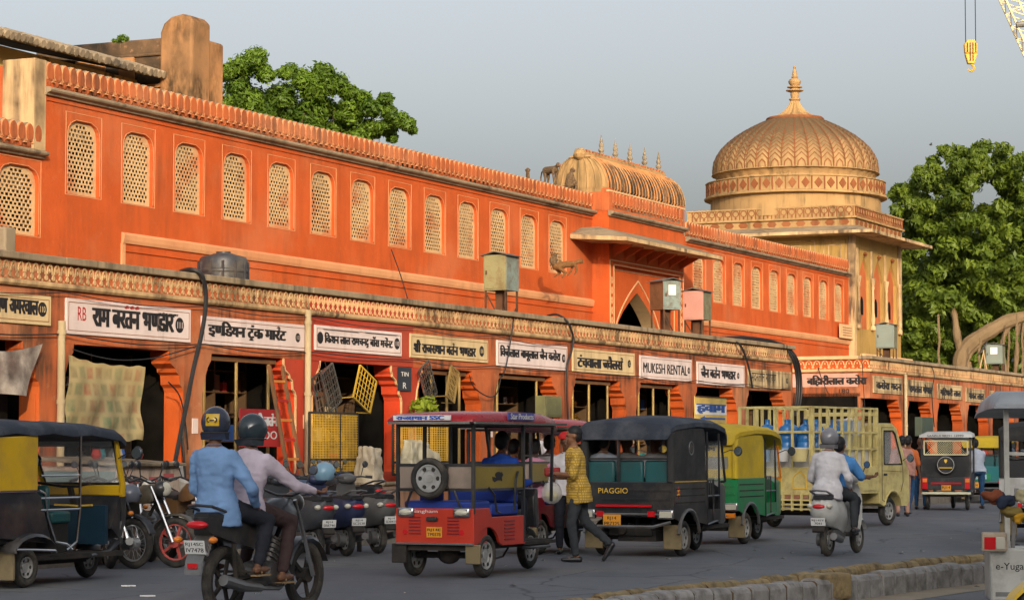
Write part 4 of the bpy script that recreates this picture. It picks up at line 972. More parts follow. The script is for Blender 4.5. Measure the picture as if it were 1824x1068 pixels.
# ---------------- meter boxes on legs
def meter_box(u, vt, vb, w, d, y, rot, label, colf, cols, zb=3.76, paper=False, roof=.05, rust=.5):
    t, ztop = tz(u, vt, y); _, zbot = tz(u, vb, y)
    b = thing('meter_box', label, 'meter box', F2W(t, y, zb), FROT+rot, 'metal meter boxes standing on the arcade roof')
    mf = mat('box_paint_%s' % colf[0], colf[1], .6, dirt=rust, dirtcol=(.17, .09, .03), dscale=5, bump=.2); ms = mat('box_paint_%s' % cols[0], cols[1], .6, dirt=.7, dirtcol=(.12, .06, .03), dscale=6, bump=.2)
    z0_, z1_ = zbot-zb, ztop-zb-.04
    k = MB(); k.box(-w/2, w/2, -d/2, d/2, z0_, z1_)
    k.m = [1]*6; k.m[5] = 0; k.m[2] = 1
    k.build('case', [mf, ms], b, smooth=0)
    dr = MB(); dr.box(-w/2-.014, -w/2-.001, -d/2+.03, d/2-.03, z0_+.03, z1_-.03); dr.build('door', mf, b, smooth=0, bevel=.006)
    MB().box(-w/2-.03, -w/2-.014, d/2-.08, d/2-.05, (z0_+z1_)/2-.04, (z0_+z1_)/2+.04).build('latch', M_RUSTY, b)
    r = MB(); o = .06; r.prism([(-d/2-o, z1_-.02), (0, z1_+.055), (d/2+o, z1_-.02), (d/2+o, z1_-.005), (0, z1_+.072), (-d/2-o, z1_-.005)], -w/2-o, w/2+o, 'yz'); r.build('roof', M_METAL, b, smooth=0)
    for sx in (-1, 1):
        for sy in (-1, 1): MB().bar((sx*(w/2-.03), sy*(d/2-.03), -.02), (sx*(w/2-.03), sy*(d/2-.03), z0_), .035).build('leg', M_RUSTY, b, smooth=0)
    MB().bar((-w/2, -d/2+.03, .05), (-w/2+.02, d/2-.03, z0_-.03), .025).build('brace', M_RUSTY, b, smooth=0)
    MB().box(-w*.15, w*.15, -d*.18, d*.18, -.01, z0_).build('cable_duct', M_RUSTY, b, smooth=0)
    if paper: MB().box(-w/2-.018, -w/2-.015, -d*.2, d*.22, z0_+(z1_-z0_)*.5, z1_-.1).build('notice', M_WHT, b, smooth=0)
    return b
bl = ('verdigris', (.22, .27, .24)); ol = ('olive', (.20, .20, .12)); pk_ = ('pink', (.62, .30, .24)); gr_ = ('grey_green', (.20, .24, .21))
meter_box(893, 452, 518, .60, .50, .7, 0, 'rusty blue-grey meter box with a yellow-brown stain, leftmost of the boxes', ('stained_yellow', (.30, .27, .13)), bl, rust=.8)
meter_box(1185, 498, 552, .62, .48, .9, math.radians(52), 'pale blue-green meter box with a white notice beside the gateway arch', bl, ('rust_brown', (.24, .12, .06)), paper=True, rust=.2)
meter_box(1242, 516, 570, .55, .52, .8, 0, 'pink-doored meter box just right of the blue-green one', pk_, ol, rust=.25)
meter_box(1579, 576, 620, .66, .55, .8, math.radians(8), 'grey-green meter box in front of the tower foot', gr_, ol, rust=.2)
meter_box(1773, 612, 648, .66, .60, 1.2, math.radians(5), 'grey-green meter box with a white notice below the banyan, rightmost of the boxes', gr_, ol, paper=True, rust=.2)
# satellite dish
t, z = tz(1752, 622, .8); ds = thing('satellite_dish', 'tilted grey satellite dish on a tripod at the far end of the arcade roof', 'satellite dish', F2W(t, .8, 3.76), FROT)
D = MB(); rings = []
for k in range(5): rings.append([(math.cos(a*.314)*.36*k/4+.0, math.sin(a*.314)*.36*k/4, .07*(k/4)**2) for a in range(20)])
rings[0] = [(math.cos(a*.314)*.004, math.sin(a*.314)*.004, 0) for a in range(20)]
D.loft(rings, caps=False); D.loft([[(x, y, z_-.012) for x, y, z_ in r] for r in rings], caps=False)
o = D.build('dish', M_METAL, ds); o.location = (0, 0, z-3.76); o.rotation_euler = (0, math.radians(-55), math.radians(-75))
L_ = MB(); L_.tube([(-.0, 0, z-3.76), (-.28, 0, z-3.76-.12), (-.3, 0, z-3.8)], .012, 6); L_.build('feed_arm', M_METAL, ds)
for a in (0, 2.1, 4.2): MB().bar((0, 0, z-3.85), (math.cos(a)*.25, math.sin(a)*.25, 0), .03).build('leg', M_CREAM, ds, smooth=0)
MB().bar((0, 0, z-3.9), (.0, 0, z-3.76), .04).build('mast', M_CREAM, ds, smooth=0)
# ================================================================ trees
def leaf_mat(name, col, back):
    m, nt, b = _pr(name); N = nt.nodes; L = nt.links; g = N.new('ShaderNodeNewGeometry')
    n = N.new('ShaderNodeTexNoise'); n.inputs['Scale'].default_value = .9; n.inputs['Detail'].default_value = 5; L.new(g.outputs['Position'], n.inputs['Vector'])
    n2 = N.new('ShaderNodeTexWhiteNoise'); n2.noise_dimensions = '1D'; 
    oi = N.new('ShaderNodeAttribute'); oi.attribute_name = 'tint'; 
    r = N.new('ShaderNodeValToRGB'); r.color_ramp.elements[0].color = (*[c*.55 for c in col], 1); r.color_ramp.elements[1].color = (*back, 1); r.color_ramp.elements[0].position = .15; r.color_ramp.elements[1].position = .9
    ad = N.new('ShaderNodeMath'); ad.operation = 'MULTIPLY_ADD'; ad.inputs[1].default_value = .6; L.new(oi.outputs['Fac'], ad.inputs[0]); 
    ml = N.new('ShaderNodeMath'); ml.operation = 'MULTIPLY'; ml.inputs[1].default_value = .5; L.new(n.outputs['Fac'], ml.inputs[0]); L.new(ml.outputs[0], ad.inputs[2]); L.new(ad.outputs[0], r.inputs['Fac'])
    L.new(r.outputs['Color'], b.inputs['Base Color']); b.inputs['Roughness'].default_value = .5; b.inputs['Specular IOR Level'].default_value = .3
    t = N.new('ShaderNodeBsdfTranslucent'); L.new(r.outputs['Color'], t.inputs['Color']); mx = N.new('ShaderNodeMixShader'); mx.inputs[0].default_value = .35
    L.new(b.outputs[0], mx.inputs[1]); L.new(t.outputs[0], mx.inputs[2]); L.new(mx.outputs[0], N['Material Output'].inputs['Surface']); return m
LEAF1 = leaf_mat('tree_leaf', (.055, .13, .013), (.20, .31, .03)); LEAF2 = leaf_mat('banyan_leaf', (.04, .10, .012), (.21, .28, .03))
M_BARK = plaster('banyan_bark', (.20, .135, .075), (.27, .19, .11), streak=.8, streakcol=(.08, .055, .03), seed=71, stretch=.5, bump=.6)
def foliage(name, clumps, per, leaf, mt, parent, rng, spread=1.0, droop=.3):
    """leaf clusters: every clump is a ball of small kite leaves that face outward and hang a little"""
    nC = len(clumps); C = np.array([c[:3] for c in clumps]); R = np.array([c[3] for c in clumps]); S = C.mean(0)
    n = per*nC; idx = np.repeat(np.arange(nC), per)
    d = rng.normal(size=(n, 3)); d /= np.linalg.norm(d, axis=1)[:, None]
    rad = rng.uniform(.15, 1.0, n)**.5 * rng.uniform(.7, 1.6, n)
    P = C[idx]+d*(rad*R[idx])[:, None]*np.array([1, 1, .78])
    # leaf frames
    out = d+rng.normal(size=(n, 3))*.55; out[:, 2] += .25; out /= np.linalg.norm(out, axis=1)[:, None]
    ax = rng.normal(size=(n, 3)); ax[:, 2] -= droop; ax -= (ax*out).sum(1)[:, None]*out; ax /= np.linalg.norm(ax, axis=1)[:, None]
    sd = np.cross(out, ax); L = (leaf*rng.uniform(.7, 1.3, n))[:, None]; W = L*.42
    v = np.stack([P-ax*L*.5, P+sd*W*.5-ax*L*.05+out*L*.06, P+ax*L*.5, P-sd*W*.5-ax*L*.05+out*L*.06], 1).reshape(-1, 3)
    me = bpy.data.meshes.new('leaves'); me.vertices.add(4*n); me.vertices.foreach_set('co', v.ravel())
    me.loops.add(4*n); me.loops.foreach_set('vertex_index', np.arange(4*n, dtype=np.int32)); me.polygons.add(n)
    me.polygons.foreach_set('loop_start', np.arange(0, 4*n, 4, dtype=np.int32)); me.polygons.foreach_set('loop_total', np.full(n, 4, dtype=np.int32))
    at = me.attributes.new('tint', 'FLOAT', 'FACE'); tint = np.repeat(rng.uniform(.0, 1.0, nC), per)*.5+rng.uniform(0, .5, n); at.data.foreach_set('value', tint.astype(np.float32))
    me.materials.append(mt); me.update(calc_edges=True); return link(name, me, parent)
def limbs(parent, base, tops, r0, rng, name='limb'):
    for tp in tops:
        tp = Vector(tp); b = Vector(base); pts = []
        off = Vector((rng.uniform(-.5, .5), rng.uniform(-.5, .5), rng.uniform(0, .6)))*(tp-b).length*.18
        for k in range(8):
            s = k/7; pts.append(b.lerp(tp, s)+off*math.sin(s*math.pi))
        MB().tube(pts, [r0*(1-.85*k/7) for k in range(8)], 7).build(name, M_BARK, parent)
rng = np.random.default_rng(4)
# left tree behind the wall
def outline_clumps(pts, D, rng, dd=2.0):
    out = []
    for u, v, r in pts:
        d = D+rng.uniform(-dd, dd); p = pd(u, v, d); out.append((p.x, p.y, p.z, r*d/FPX))
    return out
tl = thing('leafy_tree', 'broad green tree rising behind the long orange wall', 'tree', pd(560, 803, 58) * 1.0 + Vector((0, 0, -HC)), 0)
base = tl.location.copy(); 
pts = [(430, 118, 34), (455, 105, 26), (470, 130, 24), (420, 150, 30), (512, 128, 20), (540, 140, 28), (575, 130, 26), (598, 150, 26), (560, 165, 38), (500, 170, 36), (450, 180, 40), (620, 165, 22), (645, 175, 24), (660, 195, 26), (620, 200, 38), (570, 200, 40), (520, 205, 40), (470, 210, 36), (685, 178, 16), (695, 200, 18), (712, 215, 20), (728, 222, 15), (735, 232, 9), (690, 228, 22), (660, 230, 28), (630, 240, 30), (700, 245, 12), (600, 230, 30), (550, 235, 30), (415, 190, 30), (405, 130, 22)]
cl = []
for p in pts: cl += outline_clumps([(p[0]+rng.uniform(-.3, .3)*p[2], p[1]+rng.uniform(-.3, .3)*p[2], p[2]*rng.uniform(.28, .62)) for _ in range(11)], 58, rng)
cl = [(a-base.x, b-base.y, c, r) for a, b, c, r in cl]
foliage('crown', cl, 270, .125, LEAF1, tl, rng)
MB().tube([(0, 0, 0), (.2, 0, 3), (0, .1, 6), (-.3, 0, 8.5)], [.45, .38, .3, .22], 10).build('trunk', M_BARK, tl)
limbs(tl, (0, .1, 6), [Vector(cl[i][:3])*.93 for i in range(0, len(cl), 28)], .10, rng)
# small sapling on the ruined wall
sp = thing('wall_sapling', 'tiny green sapling sprouting from the top of the ruined wall', 'plant', pd(214, 76, 46), 0)
c = [((u-214)/FPX*46, rng.uniform(-.1, .1), (76-v)/FPX*46, r*46/FPX) for u, v, r in ((214, 66, 5), (220, 70, 6), (210, 72, 5), (226, 70, 4), (205, 74, 3))]
foliage('leaves', c, 60, .07, LEAF1, sp, rng); MB().tube([(0, 0, -.1), (0, 0, .1)], .01, 5).build('stem', M_BARK, sp)
# banyan at the right
DB = 103
bt = thing('banyan_tree', 'huge banyan with thick curved pale trunk and hanging roots right of the domed tower', 'tree', pd(1720, 803, DB) + Vector((0, 0, -HC)), 0)
base = bt.location.copy()
pts = [(1700, 285, 26), (1740, 275, 24), (1770, 285, 28), (1800, 300, 26), (1820, 290, 20), (1665, 300, 22), (1650, 320, 26), (1690, 320, 34), (1730, 310, 30), (1600, 340, 14), (1620, 350, 18), (1640, 365, 28), (1690, 370, 38), (1610, 380, 20), (1740, 385, 34), (1780, 330, 18), (1815, 345, 30), (1790, 385, 36), (1830, 390, 34),
       (1640, 410, 32), (1690, 430, 40), (1750, 440, 42), (1810, 440, 40), (1620, 460, 30), (1660, 480, 38), (1720, 500, 44), (1780, 500, 44), (1830, 500, 36), (1620, 520, 30), (1660, 545, 36), (1720, 560, 30), (1790, 555, 28), (1625, 570, 28), (1650, 600, 34), (1700, 640, 24), (1672, 655, 26), (1745, 640, 18), (1765, 655, 16), (1800, 600, 14), (1618, 610, 24), (1680, 590, 24), (1620, 640, 22), (1660, 640, 26), (1700, 610, 16), (1830, 560, 24), (1760, 570, 18), (1870, 400, 60), (1880, 520, 60), (1870, 310, 30)]
cl = []
for p in pts:
    for _ in range(12): cl += outline_clumps([(p[0]+rng.uniform(-.75, .75)*p[2], p[1]+rng.uniform(-.7, .7)*p[2], p[2]*rng.uniform(.22, .5))], DB, rng, 3.5)
cl = [(a-base.x, b-base.y, c, r) for a, b, c, r in cl if not (1725 < 912+a/b*FPX < 1785 and 335 < 803-(c-HC)/b*FPX < 368)]
foliage('crown', cl, 200, .30, LEAF2, bt, rng, droop=.6)
# darker inner mass deeper in the tree
cl2 = []
for p in pts[9:]: cl2 += outline_clumps([(p[0]*1.0+rng.uniform(-.5, .5)*p[2], p[1]+rng.uniform(-.4, .4)*p[2]+6, p[2]*.8) for _ in range(2)], DB+7, rng, 2)
cl2 = [(a-base.x, b-base.y, c, r) for a, b, c, r in cl2 if not (1715 < 912+a/b*FPX < 1795 and 322 < 803-(c-HC)/b*FPX < 382)]
foliage('inner_crown', cl2, 240, .34, LEAF2, bt, rng, droop=.6)
def bp(u, v, d=DB): p = pd(u, v, d)-base; return (p.x, p.y, p.z)
for path, r0, r1 in (([(1700, 800), (1708, 690), (1712, 640), (1728, 612), (1765, 588), (1800, 570), (1850, 560)], .38, .26), ([(1725, 780), (1722, 650), (1735, 618), (1770, 592)], .24, .14), ([(1715, 640), (1705, 600), (1700, 560), (1690, 530)], .2, .08), ([(1800, 575), (1785, 610), (1790, 660), (1788, 760)], .11, .08), ([(1815, 570), (1812, 620), (1806, 700), (1806, 790)], .10, .08)):
    P = []; 
    for i in range(len(path)-1):
        p0 = Vector(bp(*path[max(i-1, 0)], DB-3)); p1 = Vector(bp(*path[i], DB-3)); p2 = Vector(bp(*path[i+1], DB-3)); p3 = Vector(bp(*path[min(i+2, len(path)-1)], DB-3))
        for k in range(4):
            s = k/4; P.append(.5*((2*p1)+(p2-p0)*s+(2*p0-5*p1+4*p2-p3)*s*s+(3*p1-p0-3*p2+p3)*s**3))
    P.append(Vector(bp(*path[-1], DB-3))); n = len(P); MB().tube(P, [r0+(r1-r0)*k/(n-1)+math.sin(k*1.7)*.02 for k in range(n)], 10).build('trunk', M_BARK, bt)
for u, v0, v1 in ((1672, 560, 700), (1745, 600, 680), (1822, 575, 740), (1796, 585, 720), (1812, 560, 640)):
    d = DB-4+rng.uniform(-1, 1); MB().tube([bp(u+rng.uniform(-2, 2), v0+(v1-v0)*k/6, d) for k in range(7)], .045, 5).build('aerial_root', M_BARK, bt)
# dark shrub mass far behind so the trunk zone is closed with greenery
sh = thing('dense_shrubs', 'dark dense greenery standing behind the banyan trunk and the far arcade', 'shrubs', pd(1720, 803, DB+12) + Vector((0, 0, -HC)), 0)
b2 = sh.location; cl = []
for u in range(1600, 1900, 22):
    for v in range(470, 720, 30): cl += outline_clumps([(u+rng.uniform(-8, 8), v+rng.uniform(-8, 8), 26)], DB+12, rng, 1)
cl = [(a-b2.x, b-b2.y, c, r) for a, b, c, r in cl]; foliage('foliage', cl, 110, .42, LEAF2, sh, rng)

# ================================================================ crane
M_CRY = mat('crane_yellow_paint', (.72, .36, .02), .5, dirt=.3, var=.1); M_CRM = mat('crane_cream_paint', (.66, .52, .28), .55, dirt=.3)
DH = 95.0
hk = thing('crane_hook', 'yellow crane hook block hanging on thin cables high above the street', 'crane hook', pd(1729, 80, DH), 0)
k = DH/FPX
B = MB(); B.prism([(-11*k, -16*k), (11*k, -16*k), (12*k, 0), (6*k, 9*k), (-6*k, 9*k), (-12*k, 0)], -.12, .12, 'xz'); B.prism([(-11*k, -16.5*k), (11*k, -16.5*k), (6*k, -35*k), (-6*k, -35*k)], -.12, .12, 'xz')
B.build('sheave_block', M_CRY, hk, bevel=.03)
B = MB()
for x in (-7, -2, 3, 8): B.box(x*k-.02, x*k+.02, -.15, -.12, -30*k if abs(x) < 5 else -14*k, 3*k)
B.build('side_plate_rib', M_RUSTY, hk, smooth=0, kind='stuff')
B = MB(); B.tube([(math.sin(a)*5.5*k, 0, -42*k+math.cos(a)*6*k) for a in [x*.5 for x in range(0, 10)]], [2.2*k]*6+[2*k, 1.6*k, 1.2*k, .6*k], 8); B.build('hook', M_CRY, hk)
for u in (1720, 1738): MB().cyl(((u-1729)*k, 0, -4*k), ((u-1729)*k, 0, 260*k), .018, n=6).build('cable', M_BLK, hk)
cr = thing('crane_boom', 'cream lattice crane boom crossing the top right corner of the sky', 'crane', pd(1824, 90, DH), 0)
def cb(u, v, dy=0): p = pd(u, v, DH)-pd(1824, 90, DH); return (p.x, p.y+dy, p.z)
c1 = [(1785, -10), (1840, 110)]; 
def lerp2(a, b, s): return (a[0]+(b[0]-a[0])*s, a[1]+(b[1]-a[1])*s)
eL = [lerp2((1760, -72), (1900, 245), s/14) for s in range(15)]; eR = [lerp2((1787, -86), (1936, 245), s/14) for s in range(15)]
for dy in (0, .9):
    MB().bar(cb(*eL[0], dy), cb(*eL[-1], dy), .07).build('chord', M_CRM, cr, smooth=0); MB().bar(cb(*eR[0], dy), cb(*eR[-1], dy), .07).build('chord', M_CRM, cr, smooth=0)
for i in range(3, 9):
    for dy in (0, .9):
        MB().bar(cb(*eL[i], dy), cb(*eR[i], dy), .04).build('lacing', M_CRM, cr, smooth=0); MB().bar(cb(*eL[i], dy), cb(*eR[i+1], dy), .04).build('lacing', M_CRM, cr, smooth=0)
    MB().bar(cb(*eL[i], 0), cb(*eL[i+1], .9), .035).build('lacing', M_CRM, cr, smooth=0)
MB().cyl(cb(1810, 45, 0), cb(1826, 43, .0), .12, n=10).build('sheave', M_METAL, cr)
# a bird in the sky
bd = thing('bird', 'tiny dark bird in the sky left of the banyan top', 'bird', pd(1658, 258, 90), 0)
MB().ell((0, 0, 0), (.06, .03, .03), 8, 5).add([(0, 0, 0), (-.04, .16, .05), (.04, .16, .05), (0, -.0, .01), (-.04, -.16, .05), (.04, -.16, .05)], [(0, 1, 2), (3, 4, 5)]).build('body', M_BLK, bd)
# ================================================================ figures
from mathutils import noise as MN
def label_seed(o): return len(o.get('label', ''))
def skinmat(name, col): return mat(name, col, .5, var=.06, scale=9, spec=.35)
SK1 = skinmat('brown_skin', (.25, .115, .06)); SK2 = skinmat('dark_brown_skin', (.16, .075, .04)); M_HAIR = mat('black_hair', (.012, .011, .012), .55, var=.3, scale=40)
M_SHOE = mat('black_shoe_leather', (.02, .02, .022), .35)
def capsule(mb, p0, p1, r0, r1, n=12, flat=1.0):
    p0 = Vector(p0); p1 = Vector(p1); x, y, d = perp_frame(p1-p0); L = (p1-p0).length; rings = []
    for i in range(5):
        a = -math.pi/2+math.pi/2*i/4.0+ (0.02 if i == 0 else 0); rings.append((p0+d*(math.sin(a)*r0), math.cos(a)*r0))
    for i in range(1, 5):
        a = math.pi/2*i/4.0 - (0.02 if i == 4 else 0); rings.append((p1+d*(math.sin(a)*r1), math.cos(a)*r1))
    mb.loft([[c+x*(r*math.cos(2*math.pi*k/n))+y*(r*flat*math.sin(2*math.pi*k/n)) for k in range(n)] for c, r in rings])
def blob(mb, rings, n=16):    # rings: centre, lateral vector, depth vector
    mb.loft([[Vector(c)+Vector(a)*math.cos(2*math.pi*k/n)+Vector(b)*math.sin(2*math.pi*k/n) for k in range(n)] for c, a, b in rings])
def remeshed(mb, name, mtl, parent, voxel=.014, smooth=4, facs=.5):
    me = mb.mesh(mtl, 0); o = bpy.data.objects.new('tmp', me); COL.objects.link(o)
    m = o.modifiers.new('r', 'REMESH'); m.mode = 'VOXEL'; m.voxel_size = voxel; m.use_smooth_shade = True
    s = o.modifiers.new('s', 'SMOOTH'); s.factor = facs; s.iterations = smooth
    bpy.context.view_layer.update(); dg = bpy.context.evaluated_depsgraph_get(); nm = bpy.data.meshes.new_from_object(o.evaluated_get(dg), depsgraph=dg)
    bpy.data.objects.remove(o); bpy.data.meshes.remove(me)
    if name in ('shirt', 'trousers', 'sari'):
        n_ = len(nm.vertices); co = np.empty(n_*3); nm.vertices.foreach_get('co', co); co = co.reshape(-1, 3); nn_ = np.empty(n_*3); nm.vertices.foreach_get('normal', nn_); nn_ = nn_.reshape(-1, 3)
        ph = hash(label_seed(parent)) % 100
        d_ = np.array([MN.noise(Vector((c[0]*11+ph, c[1]*11, c[2]*20+c[0]*9)))+.5*MN.noise(Vector((c[0]*26, c[1]*26+ph, c[2]*40))) for c in co])*(.011 if name != 'trousers' else .008)
        nm.vertices.foreach_set('co', (co+nn_*d_[:, None]).ravel())
    nm.materials.clear(); nm.materials.append(mtl); nm.polygons.foreach_set('use_smooth', [True]*len(nm.polygons)); return link(name, nm, parent)
def V3(*a): return Vector(a)
def person(label, loc, rz, J, top, bottom, skin=SK1, sleeve='long', helmet=None, hair=True, shoe='shoe', vox=.016, group=None, hips=True, dress=False, cat='person', fing=True):
    """J: pelvis, chest, head (centre), yaw (deg head turn), pitch, el/er elbows, wl/wr wrists, kl/kr knees, al/ar ankles, tl/tr toe directions; x forward, y left"""
    P = Vector(J['pelvis']); C = Vector(J['chest']); Hd = Vector(J['head']); root = thing('person', label, cat, loc, rz, group)
    up = (C-P).normalized(); lat = Vector(J.get('lat', (0, 1, 0))); fw = lat.cross(up).normalized(); 
    sw = J.get('sw', .165); hw = .088
    N_ = C+up*.13+(Hd-C-up*.13)*.12
    shl = C+lat*sw+up*.055; shr = C-lat*sw+up*.055
    hpl = P+lat*hw; hpr = P-lat*hw
    B = MB(); S = MB(); T = MB()
    e = .012
    def torso(mb, g, lo=-.06, hi=.17):
        k_ = .022 if g > 0 else 0
        blob(mb, [(P+up*lo, lat*(.165+g+k_*1.3), fw*(.118+g+k_*1.4)), (P+up*.02, lat*(.165+g+k_), fw*(.115+g+k_)), (P.lerp(C, .4), lat*(.140+g), fw*(.102+g)), (P.lerp(C, .75), lat*(.160+g), fw*(.110+g)), (C+up*.02, lat*(.172+g), fw*(.112+g)), (C+up*.09, lat*(.165+g), fw*(.095+g)), (C+up*.135, lat*(.105+g), fw*(.075+g)), (C+up*hi, lat*(.058+g*.6), fw*(.058+g*.6))])
    torso(B, 0); capsule(B, C+up*.12, Hd-Vector((0, 0, .06)), .056, .05)
    # head
    yaw = math.radians(J.get('yaw', 0)); pt = math.radians(J.get('pitch', 0)); base_yaw = math.atan2(fw.y, fw.x)
    Rh = Matrix.Rotation(base_yaw+yaw, 4, 'Z') @ Matrix.Rotation(pt, 4, 'Y'); Mh = Matrix.Translation(Hd) @ Rh
    Bh = MB(Mh); Bh.ell((-.008, 0, .025), (.095, .076, .098), 18, 12); Bh.ell((.018, 0, -.045), (.062, .058, .062), 14, 9); Bh.ell((.05, 0, -.085), (.026, .028, .02), 10, 6)
    Bh.prism([(.082, -.012), (.106, -.028), (.104, -.036), (.078, -.04)], -.014, .014, 'xz'); Bh.ell((.068, 0, -.058), (.018, .026, .012), 8, 5)
    for s_ in (-1, 1): Bh.ell((-.005, s_*.078, -.008), (.018, .010, .030), 8, 6)
    Bh.ell((.075, 0, .012), (.02, .05, .008), 8, 5)
    B.add(Bh.v, Bh.f)
    for s_, sh, el_, wr_ in ((1, shl, Vector(J['el']), Vector(J['wl'])), (-1, shr, Vector(J['er']), Vector(J['wr']))):
        capsule(B, sh, el_, .050, .038); capsule(B, el_, wr_, .038, .026)
        hd = Vector(J.get('hl' if s_ == 1 else 'hr', (wr_-el_))).normalized(); px, py, _ = perp_frame(hd)
        side = lat*s_ if abs(hd.dot(lat)) < .8 else px
        side = (side-hd*side.dot(hd)).normalized(); nrm = hd.cross(side).normalized()
        pc = wr_+hd*.045; blob(B, [(wr_-hd*.01, side*.026, nrm*.020), (wr_+hd*.02, side*.036, nrm*.019), (wr_+hd*.07, side*.040, nrm*.016), (wr_+hd*.088, side*.036, nrm*.012)], 10)
        if fing:
            curl = J.get('curl', .9)
            for q, ln in ((-1.5, .060), (-.5, .072), (.5, .076), (1.5, .068)):
                b0 = wr_+hd*.085+side*(q*.018); m0 = b0+(hd*math.cos(curl*.6)-nrm*math.sin(curl*.6))*ln*.5; t0 = m0+(hd*math.cos(curl*1.6)-nrm*math.sin(curl*1.6))*ln*.5
                capsule(B, b0, m0, .0095, .009, 6); capsule(B, m0, t0, .009, .0075, 6)
            b0 = wr_+hd*.03-side*.03; capsule(B, b0, b0+hd*.035-side*.025, .012, .010, 6); capsule(B, b0+hd*.035-side*.025, b0+hd*.06-side*.02-nrm*.02, .010, .008, 6)
        if top is not None:
            capsule(S, sh, el_, .058+e, .047+e*.6)
            if sleeve == 'long': capsule(S, el_, wr_-(wr_-el_).normalized()*.01, .047+e*.6, .034+e*.5)
            else: capsule(S, sh, sh.lerp(el_, .9), .058+e, .056+e)
    for hp, kn, an, td in ((hpl, Vector(J['kl']), Vector(J['al']), J.get('tl', (1, 0, 0))), (hpr, Vector(J['kr']), Vector(J['ar']), J.get('tr', (1, 0, 0)))):
        td = Vector(td).normalized(); capsule(B, hp, kn, .082, .052); capsule(B, kn, an, .050, .034); capsule(B, kn.lerp(an, .3), kn.lerp(an, .5), .052, .046)
        sd_ = td.cross(Vector((0, 0, 1))).normalized(); ft = an+Vector((0, 0, -.045))
        capsule(B, ft-td*.035, ft+td*.10, .034, .03); capsule(B, ft+td*.08, ft+td*.155, .034, .020); 
        if bottom is not None:
            capsule(T, hp, kn, .098, .068); capsule(T, kn, an+(kn-an).normalized()*.03, .068, .052+ (.02 if dress else 0))
    if bottom is not None: torso(T, .012, -.09, .0) if False else blob(T, [(P-up*.12, lat*.13, fw*.10), (P-up*.03, lat*.178, fw*.13), (P+up*.06, lat*.165, fw*.122), (P+up*.10, lat*.158, fw*.118)])
    if top is not None: torso(S, e+.004, J.get('hem', -.07), .155)
    remeshed(B, 'body', skin, root, vox*.75 if fing else vox, 2)
    if bottom is not None: remeshed(T, 'sari' if dress else 'trousers', bottom, root, vox, 3)
    if top is not None:
        remeshed(S, 'shirt', top, root, vox, 3)
        cl = MB(); n = 14
        cl.loft([[C+up*(.135+.03*q)+lat*((.072-.008*q)*math.cos(2*math.pi*k/n))+fw*((.068-.008*q)*math.sin(2*math.pi*k/n)+.004) for k in range(n)] for q in (0, 1, 1.2)], caps=False); cl.build('collar', top, root)
    if helmet:
        Hm = MB(Mh); Hm.ell((-.012, 0, .028), (.135, .122, .135), 22, 16, 0, zmin=-.62); 
        Hm.prism([(-.13, -.06), (.03, -.06), (.02, -.115), (-.09, -.115)], -.105, .105, 'xz')
        ho = Hm.build('helmet', helmet, root, smooth=50)
        Vz = MB(Mh); Vz.ell((.012, 0, .02), (.122, .112, .075), 18, 8, 0, zmin=-.8, zmax=.6); vo = Vz.build('visor', mat('dark_visor', (.02, .02, .025), .08, spec=.6), root)
        vo.parent = ho
        Rm = MB(Mh); Rm.torus((-.012, 0, -.055), .117, .007, 'z', 24, 6); r_ = Rm.build('trim', M_BLK, root); r_.parent = ho
    elif hair:
        Ha = MB(Mh); Ha.ell((-.020, 0, .036), (.101, .084, .100), 20, 14, 0, zmin=-.1); Ha.ell((-.052, 0, .0), (.062, .078, .085), 14, 10)
        remeshed(Ha, 'hair', M_HAIR, root, .011, 1)
    if not helmet:
        Ey = MB(Mh)
        for s_ in (-1, 1): Ey.ell((.083, s_*.030, -.002), (.008, .013, .006), 8, 5)
        Ey.build('eye', M_INK, root, kind='stuff')
    # feet
    for s_, an, td in ((1, Vector(J['al']), J.get('tl', (1, 0, 0))), (-1, Vector(J['ar']), J.get('tr', (1, 0, 0)))):
        td = Vector(td).normalized(); F_ = MB(); ft = an+Vector((0, 0, -.05))
        if shoe == 'shoe':
            capsule(F_, ft-td*.045, ft+td*.06, .042, .040); capsule(F_, ft+td*.04, ft+td*.165, .040, .028); remeshed(F_, 'shoe', M_SHOE, root, .012, 2)
        elif shoe == 'sandal':
            sd_ = td.cross(Vector((0, 0, 1))).normalized(); zz = Vector((0, 0, -.034))
            pts = [ft-td*.07+sd_*.03, ft+td*.04+sd_*.036, ft+td*.16+sd_*.03, ft+td*.185, ft+td*.16-sd_*.03, ft+td*.04-sd_*.036, ft-td*.07-sd_*.03]
            F_.add([p+zz for p in pts]+[p+zz-Vector((0, 0, .014)) for p in pts], [tuple(range(7)), tuple(range(13, 6, -1))]+[(i, (i+1) % 7, 7+(i+1) % 7, 7+i) for i in range(7)])
            F_.tube([ft+sd_*.035+zz*.6, ft+td*.06+Vector((0, 0, .012)), ft+td*.10+Vector((0, 0, .005))], .007, 5); F_.tube([ft-sd_*.035+zz*.6, ft+td*.06+Vector((0, 0, .012))], .007, 5)
            F_.build('sandal', mat('tan_rubber_sandal', (.30, .20, .10), .7), root)
    return root
CLO = lambda n, c, **k: mat(n, c, .85, var=.10, scale=7, bump=.35, bscale=9, spec=.15, **k)
C_BLUE = CLO('light_blue_shirt_cloth', (.17, .29, .50)); C_LIL = CLO('pale_lilac_shirt_cloth', (.50, .43, .50)); C_BLK = CLO('black_trouser_cloth', (.022, .024, .032)); C_BRN = CLO('dark_brown_trouser_cloth', (.055, .035, .035))
